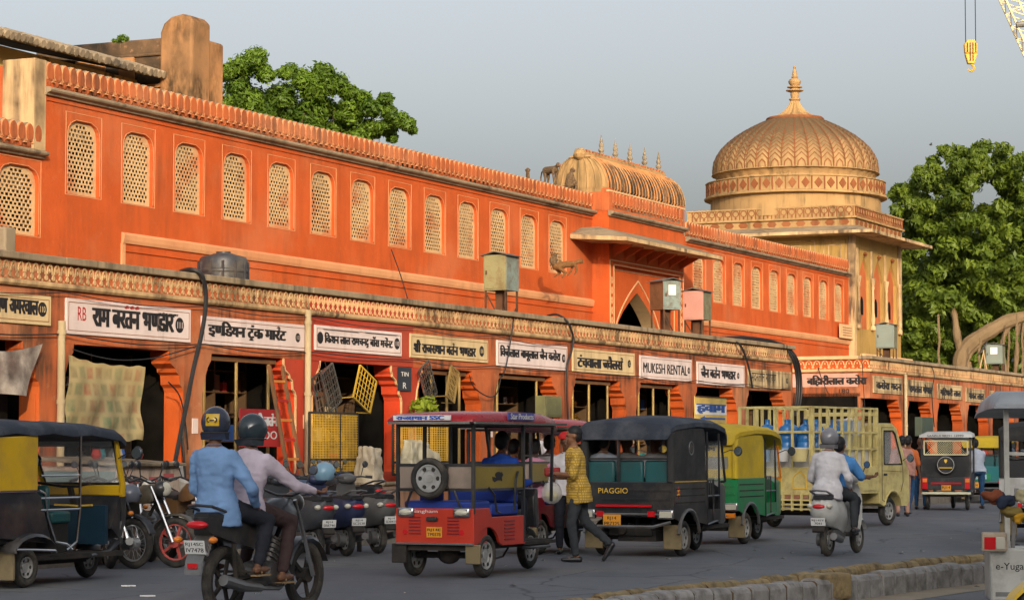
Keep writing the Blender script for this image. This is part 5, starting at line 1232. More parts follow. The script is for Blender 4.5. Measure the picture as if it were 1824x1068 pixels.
C_WHT = CLO('white_shirt_cloth', (.60, .58, .60)); C_CHAR = CLO('charcoal_trouser_cloth', (.045, .05, .055)); C_DEEP = CLO('deep_blue_shirt_cloth', (.02, .07, .36)); C_PINK = CLO('pink_shirt_cloth', (.55, .25, .36)); C_NAVY = CLO('navy_jeans_cloth', (.03, .08, .17)); C_RED = CLO('red_cloth', (.5, .03, .03)); C_ORG = CLO('orange_cloth', (.55, .14, .04)); C_GRY = CLO('grey_shirt_cloth', (.30, .33, .38)); C_SKY = CLO('bright_blue_shirt_cloth', (.08, .25, .55))
def check_mat():
    m, nt, b = _pr('yellow_checked_shirt_cloth'); N = nt.nodes; L = nt.links; tc_ = N.new('ShaderNodeTexCoord')
    sx = N.new('ShaderNodeSeparateXYZ'); L.new(tc_.outputs['Object'], sx.inputs[0]); outs = []
    ad = N.new('ShaderNodeMath'); ad.operation = 'ADD'; L.new(sx.outputs['X'], ad.inputs[0]); L.new(sx.outputs['Y'], ad.inputs[1])
    for o_, f in ((ad.outputs[0], 180), (sx.outputs['Z'], 190)):
        w = N.new('ShaderNodeMath'); w.operation = 'MULTIPLY'; w.inputs[1].default_value = f; L.new(o_, w.inputs[0]); s_ = N.new('ShaderNodeMath'); s_.operation = 'SINE'; L.new(w.outputs[0], s_.inputs[0])
        g_ = N.new('ShaderNodeMath'); g_.operation = 'GREATER_THAN'; g_.inputs[1].default_value = .35; L.new(s_.outputs[0], g_.inputs[0]); outs.append(g_.outputs[0])
    mxx = N.new('ShaderNodeMath'); mxx.operation = 'MAXIMUM'; L.new(outs[0], mxx.inputs[0]); L.new(outs[1], mxx.inputs[1])
    mx = N.new('ShaderNodeMix'); mx.data_type = 'RGBA'; mx.inputs['A'].default_value = (.66, .42, .06, 1); mx.inputs['B'].default_value = (.36, .22, .04, 1); L.new(mxx.outputs[0], mx.inputs['Factor']); L.new(mx.outputs['Result'], b.inputs['Base Color']); b.inputs['Roughness'].default_value = .85
    return m
C_CHK = check_mat()
def stand(h=1.0, lean=0.0, kl=None, al=None, kr=None, ar=None, el=None, wl=None, er=None, wr=None, **k):
    J = dict(pelvis=(0, 0, .93), chest=(.02+lean, 0, 1.29), head=(.05+lean*1.3, 0, 1.585), el=(0, .235, 1.10), wl=(.06, .24, .86), er=(0, -.235, 1.10), wr=(.06, -.24, .86),
             kl=(.04, .10, .50), al=(0, .10, .085), kr=(.04, -.10, .50), ar=(0, -.10, .085))
    for n, v in dict(kl=kl, al=al, kr=kr, ar=ar, el=el, wl=wl, er=er, wr=wr).items():
        if v: J[n] = v
    J.update(k); return J
def sit(z=.72, lean=.08, reach=.35, hz=.2, **k):
    J = dict(pelvis=(0, 0, z+.10), chest=(lean, 0, z+.45), head=(lean*1.4+.04, 0, z+.74), el=(lean+.10, .22, z+.27), wl=(lean+reach, .17, z+hz), er=(lean+.10, -.22, z+.27), wr=(lean+reach, -.17, z+hz),
             kl=(.42, .12, z+.06), al=(.42, .12, z-.36), kr=(.42, -.12, z+.06), ar=(.42, -.12, z-.36))
    J.update(k); return J
# ================================================================ vehicles
HDG = math.pi/2 - math.radians(25)            # traffic runs parallel to the shop fronts
def paint(n, c, **k):
    k.setdefault('rough', .32); k.setdefault('dirt', .35); k.setdefault('dirtcol', (.16, .13, .10)); k.setdefault('var', .08); return mat(n, c, **k)
V_BLK = paint('black_vehicle_paint', (.018, .020, .024), dirt=.3); V_RED = paint('red_vehicle_paint', (.50, .035, .015), dirt=.25, dirtcol=(.25, .06, .03)); V_DRED = paint('dark_red_vehicle_paint', (.20, .01, .02)); V_YEL = paint('yellow_vehicle_paint', (.62, .38, .01), dirt=.3)
V_GRN = paint('green_vehicle_paint', (.01, .22, .07), dirt=.3); V_TEAL = mat('teal_seat_vinyl', (.012, .085, .09), .45, dirt=.3); V_CRM = paint('cream_truck_paint', (.64, .54, .22), dirt=.6, dirtcol=(.26, .15, .06), dscale=4.5); V_WHT = paint('white_vehicle_paint', (.55, .55, .52), dirt=.4)
V_NAVY = mat('navy_canvas', (.028, .036, .054), .75, dirt=.4, dirtcol=(.16, .17, .18), bump=.3, bscale=12); V_CANV = mat('black_canvas', (.025, .025, .026), .8, dirt=.4, dirtcol=(.09, .08, .07), bump=.4, bscale=8); V_YCAN = mat('yellow_canvas', (.58, .40, .02), .8, dirt=.35, dirtcol=(.25, .19, .08), bump=.3, bscale=9)
V_TYRE = mat('tyre_rubber', (.028, .027, .026), .85, dirt=.7, dirtcol=(.13, .11, .085), bump=.5, bscale=60); V_RIM = mat('grey_wheel_rim', (.34, .34, .33), .45, .1, dirt=.5, dirtcol=(.12, .10, .08)); V_CHR = mat('chrome', (.62, .62, .62), .18, 1.0, var=.02, dirt=.2)
V_DUST = mat('dusty_mudflap', (.22, .17, .09), .9, dirt=.6, dirtcol=(.08, .06, .04)); V_UND = mat('dark_underbody', (.022, .02, .018), .85, dirt=.5, dirtcol=(.08, .06, .045)); V_TAIL = mat('red_tail_lens', (.55, .01, .015), .15, spec=.6, var=.03); V_AMB = mat('amber_lens', (.75, .22, .02), .2, spec=.6, var=.03); V_LENS = mat('clear_lamp_lens', (.55, .52, .42), .12, spec=.7, var=.03)
V_PLW = mat('white_plate', (.62, .62, .60), .5, var=.04); V_PLO = mat('orange_plate', (.72, .30, .02), .5, var=.05); V_MIR = mat('mirror_glass', (.45, .55, .62), .05, .9, var=.02); V_SEAT = mat('black_seat_vinyl', (.02, .02, .022), .5, bump=.2); V_BLUE = mat('blue_seat_vinyl', (.015, .045, .28), .5)
V_ALU = mat('grey_alloy_case', (.20, .20, .20), .4, .6, dirt=.7, dirtcol=(.10, .08, .06)); V_GOLD = mat('gold_letter_paint', (.80, .50, .05), .5); V_TAN = mat('tan_panel', (.26, .20, .16), .7, dirt=.4); V_GLASS = None
def glassm():
    m, nt, b = _pr('window_glass'); b.inputs['Base Color'].default_value = (.9, .95, .95, 1); b.inputs['Roughness'].default_value = .03; b.inputs['Transmission Weight'].default_value = .0; b.inputs['Alpha'].default_value = .22; b.inputs['Specular IOR Level'].default_value = .6; return m
V_GLASS = glassm()
def put(name, label, cat, u, v, hdg, lx, ly, group=None):      # a wheel's contact point (lx, ly) stands at measured ground point (u, v)
    x, y = gp(u, v); c, s = math.cos(hdg), math.sin(hdg)
    return thing(name, label, cat, (x-(c*lx-s*ly), y-(s*lx+c*ly), 0), hdg, group)
def wheel(par, x, y, R, w, rim=.6, spokes=0, rimmat=None, name='wheel', cap=True, hub=.045):
    rm = rimmat or V_RIM; T = MB(); r_ = R*(1-rim)/2
    T.torus((0, 0, 0), R-r_, r_, 'y', 30, 10, 0, sq=(w/2)/r_)
    o = T.build(name, V_TYRE, par, (x, y, R)); Rr = R*rim; rb = MB()
    if spokes == 0:     # pressed steel disc with slots
        for s in (-1, 1): rb.lathe([(.0, s*w*.18), (hub, s*w*.18), (hub*1.1, s*w*.10), (Rr*.55, s*w*.08), (Rr*.62, s*w*.20), (Rr*.86, s*w*.22), (Rr*.92, s*w*.34), (Rr*1.02, s*w*.34)], (0, 0, 0), 24, 0, 'y', cap=False)
        for k in range(6):
            a = k*math.pi/3
            for s in (-1, 1): rb.cyl((math.cos(a)*Rr*.74, s*w*.2, math.sin(a)*Rr*.74), (math.cos(a)*Rr*.74, s*w*.235, math.sin(a)*Rr*.74), Rr*.17, n=8, m=1)
        rb.build('rim', [rm, V_UND], o)
    else:
        rb.torus((0, 0, 0), Rr, .014, 'y', 32, 6, 0, 1.6); rb.cyl((0, -.05, 0), (0, .05, 0), hub, n=16)
        for k in range(spokes):
            a = 2*math.pi*k/spokes
            if spokes <= 6: rb.bar((math.cos(a)*hub*.8, 0, math.sin(a)*hub*.8), (math.cos(a)*Rr, 0, math.sin(a)*Rr), .035, .02, up=(0, 1, 0))
            else: rb.bar((math.cos(a)*hub*.9, .03*(1 if k % 2 else -1), math.sin(a)*hub*.9), (math.cos(a+.12)*Rr, 0, math.sin(a+.12)*Rr), .004)
        rb.build('rim', rm, o)
    return o
def plate(par, x, y, z, w, h, txt, mt, rear=True, size2=None, rx=0.0):
    """number plate facing backwards (-x)"""
    p = MB().box(-.006, .0, -w/2, w/2, -h/2, h/2).build('number_plate', mt, par, (x, y, z), (0, rx, 0), smooth=0, bevel=.004)
    ls = txt.split('|')
    for i, l in enumerate(ls):
        hh = h*.8/len(ls); z0 = h*.4-hh*(i+1)+hh*.12
        V, F = glyph_mesh(l, 0.0); xa = min(q[0] for q in V); xb = max(q[0] for q in V); za = min(q[1] for q in V); zb = max(q[1] for q in V)
        ww = w*.84 if len(l) > 4 else w*.5; m = MB()
        for e in (-.02, .02): m.add([(-.0075-abs(e)*.01, ww/2-(a-xa+e)*ww/(xb-xa), z0+(b-za)*hh*.76/(zb-za)) for a, b, _ in V], F)
        m.build('registration', M_INK, p, smooth=0, fixn=False)
    return p
def rtext(par, txt, x, y0, y1, z0, z1, mt, name='lettering', dev=False):
    """lettering on a face that looks backwards (-x), reading from y0 (left in view) to y1"""
    o = text_obj(name, txt, (0, 0), (abs(y1-y0), z1-z0), mt, par, 0, .012 if dev else 0, .0, dev); o.rotation_euler = (0, 0, -math.pi/2); o.location = (x, y0, z0); return o
def stext(par, txt, y, x0, x1, z0, z1, mt, name='lettering', dev=False):
    """lettering on the right-hand side (-y)"""
    return text_obj(name, txt, (x0, z0), (x1, z1), mt, par, y, .012, .002, dev)
def mirror_on(par, p0, p1, r=.05, disc=None, yaw=0):
    m = MB(); m.tube([p0, (Vector(p0)+Vector(p1))/2+Vector((0, 0, .03)), p1], .007, 5); m.ell(p1, (r*.35, r*.9, r), 12, 8)
    o = m.build('mirror', V_BLK, par); q = Vector(p1); MB().cyl(q-Vector((r*.36, 0, 0)), q-Vector((r*.42, 0, 0)), r*.8, n=16).build('mirror_glass', disc or V_MIR, o)
def slab(mb, pts, th, m=0):      # thickened quad
    a, b, c, d = [Vector(p) for p in pts]; n = (b-a).cross(d-a).normalized()*th; mb.hexa([a, b, c, d, a+n, b+n, c+n, d+n], m)

# ---------------------------------------------------------------- electric rickshaw
def e_rickshaw(t, body, roofm, seatm, num, back=True, letter='Singham'):
    TR = .425
    wheel(t, 0, -TR, .24, .10, .62); wheel(t, 0, TR, .24, .10, .62); wheel(t, 2.08, 0, .24, .10, .62)
    B = MB(); B.box(-.36, .02, -.46, .46, .37, .76); B.build('rear_body', body, t, smooth=0, bevel=.015)
    for s in (-1, 1):
        A = MB(); y0, y1 = (-.475, -.44) if s < 0 else (.44, .475)
        arc_ = [(.02+.31*math.cos(a), .24+.31*math.sin(a)) for a in [math.pi*(.86-.08*k) for k in range(0, 10)]]
        arc_ = [(p[0], max(p[1], .37)) for p in arc_]
        pl = [(-.36, .37), (-.36, .76), (.04, .76), (.10, .66), (.98, .66), (.98, .34), (.38, .34)] + [(p[0], p[1]) for p in reversed(arc_) if p[0] < .37][0:]
        A.prism(pl, y0, y1, 'xz'); A.build('side_panel', body, t, smooth=0, bevel=.006)
        L_ = MB()
        for k in range(6): L_.box(.42, .68, s*.478-.004, s*.478+.004, .40+k*.04, .412+k*.04)
        L_.build('louver', V_DRED, t, smooth=0, kind='stuff')
    L_ = MB()
    for y in (-.30, .17):
        for k in range(6): L_.box(-.372, -.36, y, y+.14, .48+k*.035, .492+k*.035)
    L_.build('louver', V_DRED, t, smooth=0, kind='stuff')
    MB().box(-.375, -.34, -.47, .47, .365, .385).build('trim_strip', V_CHR, t, smooth=0)
    MB().box(-.395, -.36, -.04, .09, .62, .67).build('handle', V_BLK, t, bevel=.01)
    plate(t, -.365, .0, .50, .19, .115, 'RJ14E|TP0378', V_PLO)
    if letter: rtext(t, letter, -.368, .26, -.04, .70, .745, M_WHT); 
    for y in (-.34, .34):
        o = MB().box(-.40, -.35, y-.10, y+.10, .665, .77).build('tail_lamp', V_CHR, t, bevel=.02); MB().ell((-.40, y, .718), (.02, .075, .035), 14, 8).build('lens', V_LENS, o)
    MB().cyl((-.368, -.33, .50), (-.360, -.33, .50), .03, n=14).build('reflector', V_TAIL, t); MB().cyl((-.368, .36, .50), (-.360, .36, .50), .03, n=14).build('reflector', V_TAIL, t)
    U = MB(); U.box(-.3, 1.9, -.36, .36, .30, .37); U.cyl((0, -.40, .24), (0, .40, .24), .035); U.ell((0, .0, .25), (.10, .14, .11), 12, 8); U.cyl((-.02, -.30, .24), (-.02, -.30, .42), .04); U.cyl((-.02, .30, .24), (-.02, .30, .42), .04)
    U.tube([(.3, -.2, .3), (.5, -.25, .17), (.8, -.28, .20), (.9, -.3, .3)], .012, 5); U.build('underbody', V_UND, t)
    for s in (-1, 1): MB().box(-.34, -.30, s*.45-.09, s*.45+.09, .16, .37).build('mudflap', V_DUST if s < 0 else V_UND, t, bevel=.01)
    # frame posts
    for x, y in ((-.34, -.46), (-.34, .46), (.95, -.46), (.95, .46), (.30, .46)): MB().bar((x, y, .36 if x > 0 else .70), (x, y, 1.68), .035).build('post', V_BLK, t, smooth=0)
    for x, y in ((1.95, -.36), (1.95, .36)): MB().bar((x, y, .8), (x-.12, y*1.2, 1.68), .03).build('post', V_BLK, t, smooth=0)
    R_ = MB()
    for z in (.96, 1.23, ): R_.bar((-.34, -.46, z), (-.34, .46, z), .03); R_.bar((-.34, -.46, z), (.95, -.46, z), .025); R_.bar((-.34, .46, z), (.95, .46, z), .025)
    R_.bar((-.34, -.46, 1.66), (-.34, .46, 1.66), .03); R_.bar((.95, -.46, 1.66), (.95, .46, 1.66), .03); R_.bar((-.34, -.46, 1.67), (1.85, -.43, 1.67), .03); R_.bar((-.34, .46, 1.67), (1.85, .43, 1.67), .03)
    R_.bar((.95, .46, 1.23), (1.9, .36, 1.0), .025); R_.bar((.95, -.46, 1.33), (1.9, -.36, 1.33), .02)
    R_.build('rail', V_BLK, t, smooth=0)
    for y0, y1 in ((.22, .44), (-.44, -.16)): MB().box(-.345, -.325, y0, y1, .975, 1.215).build('rear_panel', V_TAN, t, smooth=0, bevel=.006)
    MB().box(-.30, -.27, -.44, .44, .97, 1.22).build('seat_back', V_TAN, t, bevel=.01)
    o = MB().box(-.30, .93, -.465, -.45, .975, 1.215).build('side_glass_panel', mat('khaki_side_panel', (.26, .19, .03), .3, dirt=.3, dscale=2, dirtcol=(.10, .09, .06)), t, smooth=0)
    for q in (-.30, .45): pass
    H_ = MB(); H_.tube([(.02, -.475, .98), (.14, -.485, .90), (.20, -.485, .72), (.28, -.485, .70)], .014, 6); H_.tube([(.78, -.475, 1.15), (.70, -.485, 1.08), (.66, -.485, .72)], .014, 6); H_.tube([(-.34, .34, .72), (-.40, .32, .80), (-.40, .26, .95)], .014, 6); H_.tube([(-.34, -.34, .72), (-.40, -.32, .80), (-.40, -.26, .95)], .014, 6); H_.build('grab_rail', V_BLK, t)
    MB().box(.22, .92, -.42, .42, .66, .80).build('seat', seatm, t, bevel=.03); MB().box(.84, .92, -.42, .42, .80, .97).build('seat_cushion_back', seatm, t, bevel=.03)
    MB().box(-.28, .18, -.42, .42, .72, .84).build('rear_seat', V_BLUE, t, bevel=.03)
    MB().box(.95, 1.15, -.40, .40, .36, .72).build('driver_seat', V_SEAT, t, bevel=.03); MB().box(1.0, 1.9, -.44, .44, .32, .36).build('floor', V_UND, t, smooth=0)
    MB().box(.95, 1.5, -.56, -.44, .28, .31).build('footstep', V_BLK, t, bevel=.01)
    # roof
    rf = MB(); rings = []
    for x, z, w, h in ((-.50, 1.69, .46, .02), (-.48, 1.70, .52, .05), (-.36, 1.70, .55, .095), (.4, 1.70, .56, .125), (1.3, 1.70, .55, .12), (1.75, 1.68, .50, .09), (2.05, 1.62, .40, .04), (2.12, 1.60, .34, .015)):
        rings.append([(x, -w, z), (x, -w, z+h*.5), (x, -w*.93, z+h*.85), (x, -w*.6, z+h), (x, 0, z+h*1.04), (x, w*.6, z+h), (x, w*.93, z+h*.85), (x, w, z+h*.5), (x, w, z)])
    rf.loft(rings); ro = rf.build('roof', roofm, t, smooth=50)
    MB().box(-.5, 1.95, -.565, -.545, 1.675, 1.70).build('drip_edge', V_CHR, ro, smooth=0); MB().box(-.515, -.495, -.5, .5, 1.675, 1.70).build('drip_edge', V_CHR, ro, smooth=0)
    # front cowl, fork
    F_ = MB(); F_.loft([[(x, -w, z0_), (x, w, z0_), (x, w*.9, z1_), (x, -w*.9, z1_)] for x, w, z0_, z1_ in ((1.86, .20, .50, .85), (1.95, .20, .50, .95), (2.05, .16, .52, .94), (2.12, .10, .58, .88))]); F_.build('front_cowl', V_BLK, t, bevel=.02)
    MB().bar((2.08, 0, .24), (1.9, 0, .9), .06).build('fork', V_BLK, t); MB().tube([(1.85, -.28, 1.02), (1.88, -.1, 1.0), (1.88, .1, 1.0), (1.85, .28, 1.02)], .014, 6).build('handlebar', V_BLK, t)
    if back:
        sw = thing('spare_wheel', 'spare tyre with grey steel rim hung on the back of the nearest red e-rickshaw', 'spare wheel', t.matrix_basis @ Vector((-.42, .03, 1.085)), t.rotation_euler.z+math.pi/2)
        w_ = wheel(sw, 0, 0, .225, .09, .66); w_.location = (0, 0, 0)
t = put('electric_rickshaw', 'bright red e-rickshaw with spare wheel on its back, nearest to the road centre', 'e-rickshaw', 862, 1028, HDG, 0, -.425, 'red electric rickshaws')
e_rickshaw(t, V_RED, paint('maroon_roof', (.34, .012, .02), dirt=.2, rough=.25), V_BLUE, '')
ER1 = t
st = MB(); st.box(-.535, -.52, -.28, .42, 1.715, 1.77).build('roof_sticker', M_WHT, t, smooth=0)
rtext(t, 'रा{ज}स्थान SSC'.replace('्', ''), -.538, .38, -.20, 1.72, 1.765, mat('blue_print', (.05, .1, .4), .6), 'sticker_print', True)
stext(t, 'Star Products', -.585, .35, .95, 1.735, 1.80, M_WHT); MB().box(.30, 1.0, -.578, -.566, 1.725, 1.81).build('roof_banner', mat('indigo_print', (.10, .10, .35), .6), t, smooth=0)
MB().box(-.2, .02, .08, .26, .83, .95).build('blue_leaflet', mat('blue_leaflet_print', (.01, .02, .22), .5), t, smooth=0)
o = MB().ell((0, 0, 0), (.09, .003, .035), 12, 6).add([], []).build('lion_mark', M_INK, t, (.28, -.469, 1.12))
# lion drawn as a few dark shapes
lm = MB(); lm.prism([(.12, 1.10), (.22, 1.09), (.27, 1.13), (.36, 1.15), (.40, 1.12), (.36, 1.09), (.37, 1.05), (.33, 1.07), (.24, 1.06), (.18, 1.04), (.13, 1.06)], -.472, -.467, 'xz'); lm.build('lion_silhouette', M_INK, t, smooth=0)
t = put('electric_rickshaw', 'dark red e-rickshaw half hidden behind the nearest red one', 'e-rickshaw', 960, 987, HDG, 0, -.425, 'red electric rickshaws')
e_rickshaw(t, V_DRED, paint('scarlet_roof', (.50, .02, .02), dirt=.2, rough=.25), V_BLUE, '', back=False, letter='')
ER2 = t

# ---------------------------------------------------------------- three-wheeler (cargo-style passenger auto)
def three_wheeler(t, body, canvas, roofm, seatm, name_txt=None, num='RJ14|PB7325', w=.66, H=1.72, L=2.55, rear_open=True, side_mark=True, plate_y=.18, trim=None, wheel_r=.24, skirt=None):
    TR = w-.10; wheel(t, 0, -TR, wheel_r, .11, .58); wheel(t, 0, TR, wheel_r, .11, .58); wheel(t, 1.95, 0, wheel_r, .10, .58)
    zb, zt = .52, .98
    B = MB(); B.box(-.52, -.47, -w, w, zb, zt)
    B.build('tail_panel', body, t, smooth=0, bevel=.012)
    rb_ = MB()
    for k in range(3): rb_.box(-.532, -.52, -w+.05, w-.3, zb+.10+k*.12, zb+.125+k*.12)
    rb_.build('pressed_rib', body, t, smooth=0, kind='stuff')
    for s in (-1, 1):
        A = MB(); arc_ = [(.33*math.cos(a), .26+.33*math.sin(a)) for a in [math.pi*k/10 for k in range(0, 11)]]; arc_ = [p for p in arc_ if p[1] > .40]
        A.prism([(-.52, zb), (-.52, zt), (.72, zt), (.72, .40)] + [(p[0], p[1]) for p in arc_], s*w-.02 if s > 0 else -w, s*w if s > 0 else -w+.02, 'xz'); A.build('side_panel', body, t, smooth=0, bevel=.004)
        fb = MB(); fb.tube([(p[0]*1.05, s*(w+.01), p[1]) for p in [(.36*math.cos(a), .26+.35*math.sin(a)) for a in [math.pi*(.04+.092*k) for k in range(11)]]], .025, 6); fb.build('wheel_arch', V_ALU, t)
        rb_ = MB()
        for k in range(3): rb_.box(-.45, .60, s*(w+.004)-.004, s*(w+.004)+.004, zt-.10-k*.09, zt-.085-k*.09)
        rb_.build('pressed_rib', V_UND, t, smooth=0, kind='stuff')
        # canvas side curtain with rounded rear corner
        C_ = MB(); pr = [(-.50, zt), (-.50, H-.14), (-.44, H-.04), (.58, H-.04), (.64, H-.12), (.66, zt)]
        C_.prism(pr, s*w-.018 if s > 0 else -w+.002, s*w-.002 if s > 0 else -w+.018, 'xz'); C_.build('side_curtain', canvas, t, smooth=0)
        MB().cyl((-.50, s*(w-.05), zt), (-.50, s*(w-.05), H-.1), .055, n=10).build('corner_roll', canvas, t)
        # doorway frame and cab
        D_ = MB(); D_.tube([(.70, s*w, .40), (.70, s*w, H-.08)], .016, 6); D_.tube([(1.30, s*w*.93, .45), (1.28, s*w*.93, H-.10)], .014, 6); D_.tube([(.70, s*w, .78), (1.30, s*w*.93, .78)], .012, 6); D_.tube([(.70, s*w, 1.0), (1.0, s*w*.97, 1.0), (1.0, s*w*.97, .45)], .012, 6); D_.tube([(1.30, s*w*.93, .45), (.70, s*w, .40)], .014, 6)
        for k in range(3): D_.tube([(.78+k*.08, s*w*.985, .78), (.78+k*.08, s*w*.985, 1.0)], .008, 5)
        D_.build('door_bar', V_BLK, t)
        MB().box(.72, 1.28, s*w*.95-.006, s*w*.95+.006, .42, .60).build('door_panel', body, t, smooth=0)
    # roof (crowned canvas)
    rf = MB(); rings = []
    for x, dz, ww in ((-.60, -.10, .90), (-.58, -.02, .97), (-.45, .03, 1.02), (.3, .075, 1.03), (1.0, .06, 1.02), (1.45, .0, .98), (1.62, -.10, .93), (1.66, -.17, .9)):
        W_ = w*ww; z = H+dz; rings.append([(x, -W_, z-.09), (x, -W_*1.0, z-.03), (x, -W_*.88, z+.02), (x, -W_*.45, z+.055), (x, 0, z+.065), (x, W_*.45, z+.055), (x, W_*.88, z+.02), (x, W_, z-.03), (x, W_, z-.09)])
    rf.loft(rings); rf.build('roof', roofm, t, smooth=50)
    # rear window header flap and seat back
    if rear_open:
        h_ = MB(); h_.grid(lambda a, b: (-.535-.02*math.sin(a*9), -w+.06+a*(2*w-.12), H-.07-b*(.10+.03*math.sin(a*3.14))), 12, 2); fo = h_.build('rear_flap', V_TAN if canvas is not V_YCAN else canvas, t)
        sb = MB()
        for k in range(3): sb.box(-.44, -.36, -w+.05+k*(2*w-.1)/3+.01, -w+.05+(k+1)*(2*w-.1)/3-.01, zt-.06, zt+.28)
        sb.build('seat_back', seatm, t, bevel=.03); MB().bar((-.45, -w+.04, zt+.30), (-.45, w-.04, zt+.30), .03).build('top_rail', V_BLK, t)
        MB().box(-.40, .1, -w+.05, w-.05, .72, .84).build('seat', seatm, t, bevel=.03); MB().bar((-.5, .12, zt), (-.5, .12, H-.1), .03).build('middle_post', V_BLK, t)
    else:
        MB().box(-.525, -.505, -w+.03, w-.03, zt, H-.08).build('rear_curtain', canvas, t, bevel=.01)
    # cab nose
    N_ = MB(); rings = []
    for x, ww, z0_, z1_ in ((1.32, .90, .40, .95), (1.62, .84, .38, .97), (1.95, .70, .42, .96), (2.18, .48, .46, .90), (2.28, .28, .5, .8)):
        W_ = w*ww; rings.append([(x, -W_, z0_), (x, -W_, z1_-.06), (x, -W_*.85, z1_), (x, W_*.85, z1_), (x, W_, z1_-.06), (x, W_, z0_)])
    N_.loft(rings); N_.build('nose', skirt or body, t, smooth=40)
    W1 = MB(); a, b, c, d = (1.80, -w*.78, .96), (1.80, w*.78, .96), (1.60, w*.80, H-.12), (1.60, -w*.80, H-.12)
    for p, q in ((a, b), (b, c), (c, d), (d, a), ((1.80, 0, .96), (1.60, 0, H-.12))): W1.tube([p, q], .018, 6)
    wo = W1.build('windscreen_frame', trim or V_BLK, t); g_ = MB(); slab(g_, (a, b, c, d), .004); g_.build('windscreen', V_GLASS, wo, smooth=0)
    MB().bar((1.95, 0, .24), (1.75, 0, .6), .07).build('fork', V_UND, t); MB().ell((1.97, 0, .34), (.22, .10, .16), 14, 8, zmin=0).build('front_mudguard', skirt or body, t)
    MB().box(.70, 1.75, -w*.9, w*.9, .34, .39).build('floor', V_UND, t, smooth=0); MB().box(.80, 1.05, -.35, .35, .62, .78).build('driver_seat', V_SEAT, t, bevel=.03); MB().box(.76, .80, -w+.05, w-.05, .40, 1.12).build('bulkhead', V_UND, t, smooth=0)
    MB().tube([(1.45, -.32, 1.02), (1.52, -.1, 1.0), (1.52, .1, 1.0), (1.45, .32, 1.02)], .014, 6).build('handlebar', V_BLK, t)
    U = MB(); U.box(-.40, 1.6, -.30, .30, .28, .38); U.cyl((0, -w+.1, .24), (0, w-.1, .24), .03); U.box(-.35, .25, -.34, .2, .20, .34); U.cyl((-.45, .1, .34), (-.1, .1, .34), .05); U.build('underbody', V_UND, t)
    for s in (-1, 1): MB().box(-.33, -.30, s*TR-.13, s*TR+.13, .10, .42).build('mudflap', V_DUST, t, bevel=.012)
    # bumper, lamps
    Bm = MB(); Bm.tube([(-.56, -w*.95, .46), (-.60, -w*.6, .40), (-.60, w*.6, .40), (-.56, w*.95, .46)], .022, 6); Bm.tube([(-.56, -w*.95, .56), (-.56, w*.95, .56)], .016, 6); Bm.build('bumper', V_ALU, t)
    for s in (-1, 1):
        o = MB().box(-.57, -.50, s*(w-.11)-.11, s*(w-.11)+.11, .50, .62).build('tail_lamp', V_CHR, t, bevel=.012); MB().box(-.576, -.57, s*(w-.10)-.085, s*(w-.10)+.085, .52, .60).build('lens', V_LENS, o); MB().box(-.578, -.56, s*(w-.30)-.05, s*(w-.30)+.05, .53, .60).build('lens', V_TAIL, o)
        mirror_on(t, (1.62, s*w*.82, 1.35), (1.60, s*(w+.12), 1.38), .07)
    plate(t, -.60, plate_y, .47, .25, .17, num, V_PLO)
    if name_txt: rtext(t, name_txt, -.537, plate_y+.22, plate_y-.20, .83, .90, V_GOLD)
t = put('auto_rickshaw', 'black and navy canvas three-wheeler with teal seat backs, orange plate and gold lettering', 'auto rickshaw', 1214, 990, HDG, 0, -.56)
three_wheeler(t, V_BLK, V_CANV, V_NAVY, V_TEAL, 'PIAGGIO'); AP = t
MB().box(-.575, -.56, -.36, .42, .655, .685).build('reflective_strip', V_TAIL, t, smooth=0)
o = MB()
for k in range(8):
    a = k*math.pi/4; o.prism([(math.cos(a)*.015-math.sin(a)*.012, math.sin(a)*.015+math.cos(a)*.012), (math.cos(a)*.075, math.sin(a)*.075), (math.cos(a)*.015+math.sin(a)*.012, math.sin(a)*.015-math.cos(a)*.012)], -.667, -.660, 'xz', k % 2)
o.build('star_sticker', [V_TAIL, V_GOLD], t, (-.36, 0, .84), smooth=0)
MB().torus((.12, -.655, 1.42), .085, .012, 'y', 20, 5).build('emblem_ring', V_ALU, t); MB().cyl((.12, -.66, 1.42), (.12, -.65, 1.42), .06, n=16).build('emblem', V_CHR, t)
MB().box(-.5, .66, -.672, -.662, .975, .99).build('yellow_line', V_YEL, t, smooth=0)
t = put('auto_rickshaw', 'green auto rickshaw with yellow canvas hood beside the cream truck', 'auto rickshaw', 1325, 968, HDG, 0, -.50)
three_wheeler(t, V_GRN, V_YCAN, V_YCAN, V_SEAT, None, 'RJ14|PC5148', w=.60, H=1.66, rear_open=False, plate_y=-.28, trim=V_AMB, side_mark=False)
rtext(t, 'मारुतिनंदन जोग', -.53, .55, -.25, 1.36, 1.46, M_INK, dev=True); MB().box(-.60, -.58, -.58, -.0, .40, .47).build('orange_strip', V_AMB, t, smooth=0)
rw = MB(); rw.box(-.532, -.526, -.45, .38, 1.12, 1.3); rw.build('rear_window', mat('grey_plastic_window', (.25, .24, .2), .2), t, smooth=0, bevel=.02)
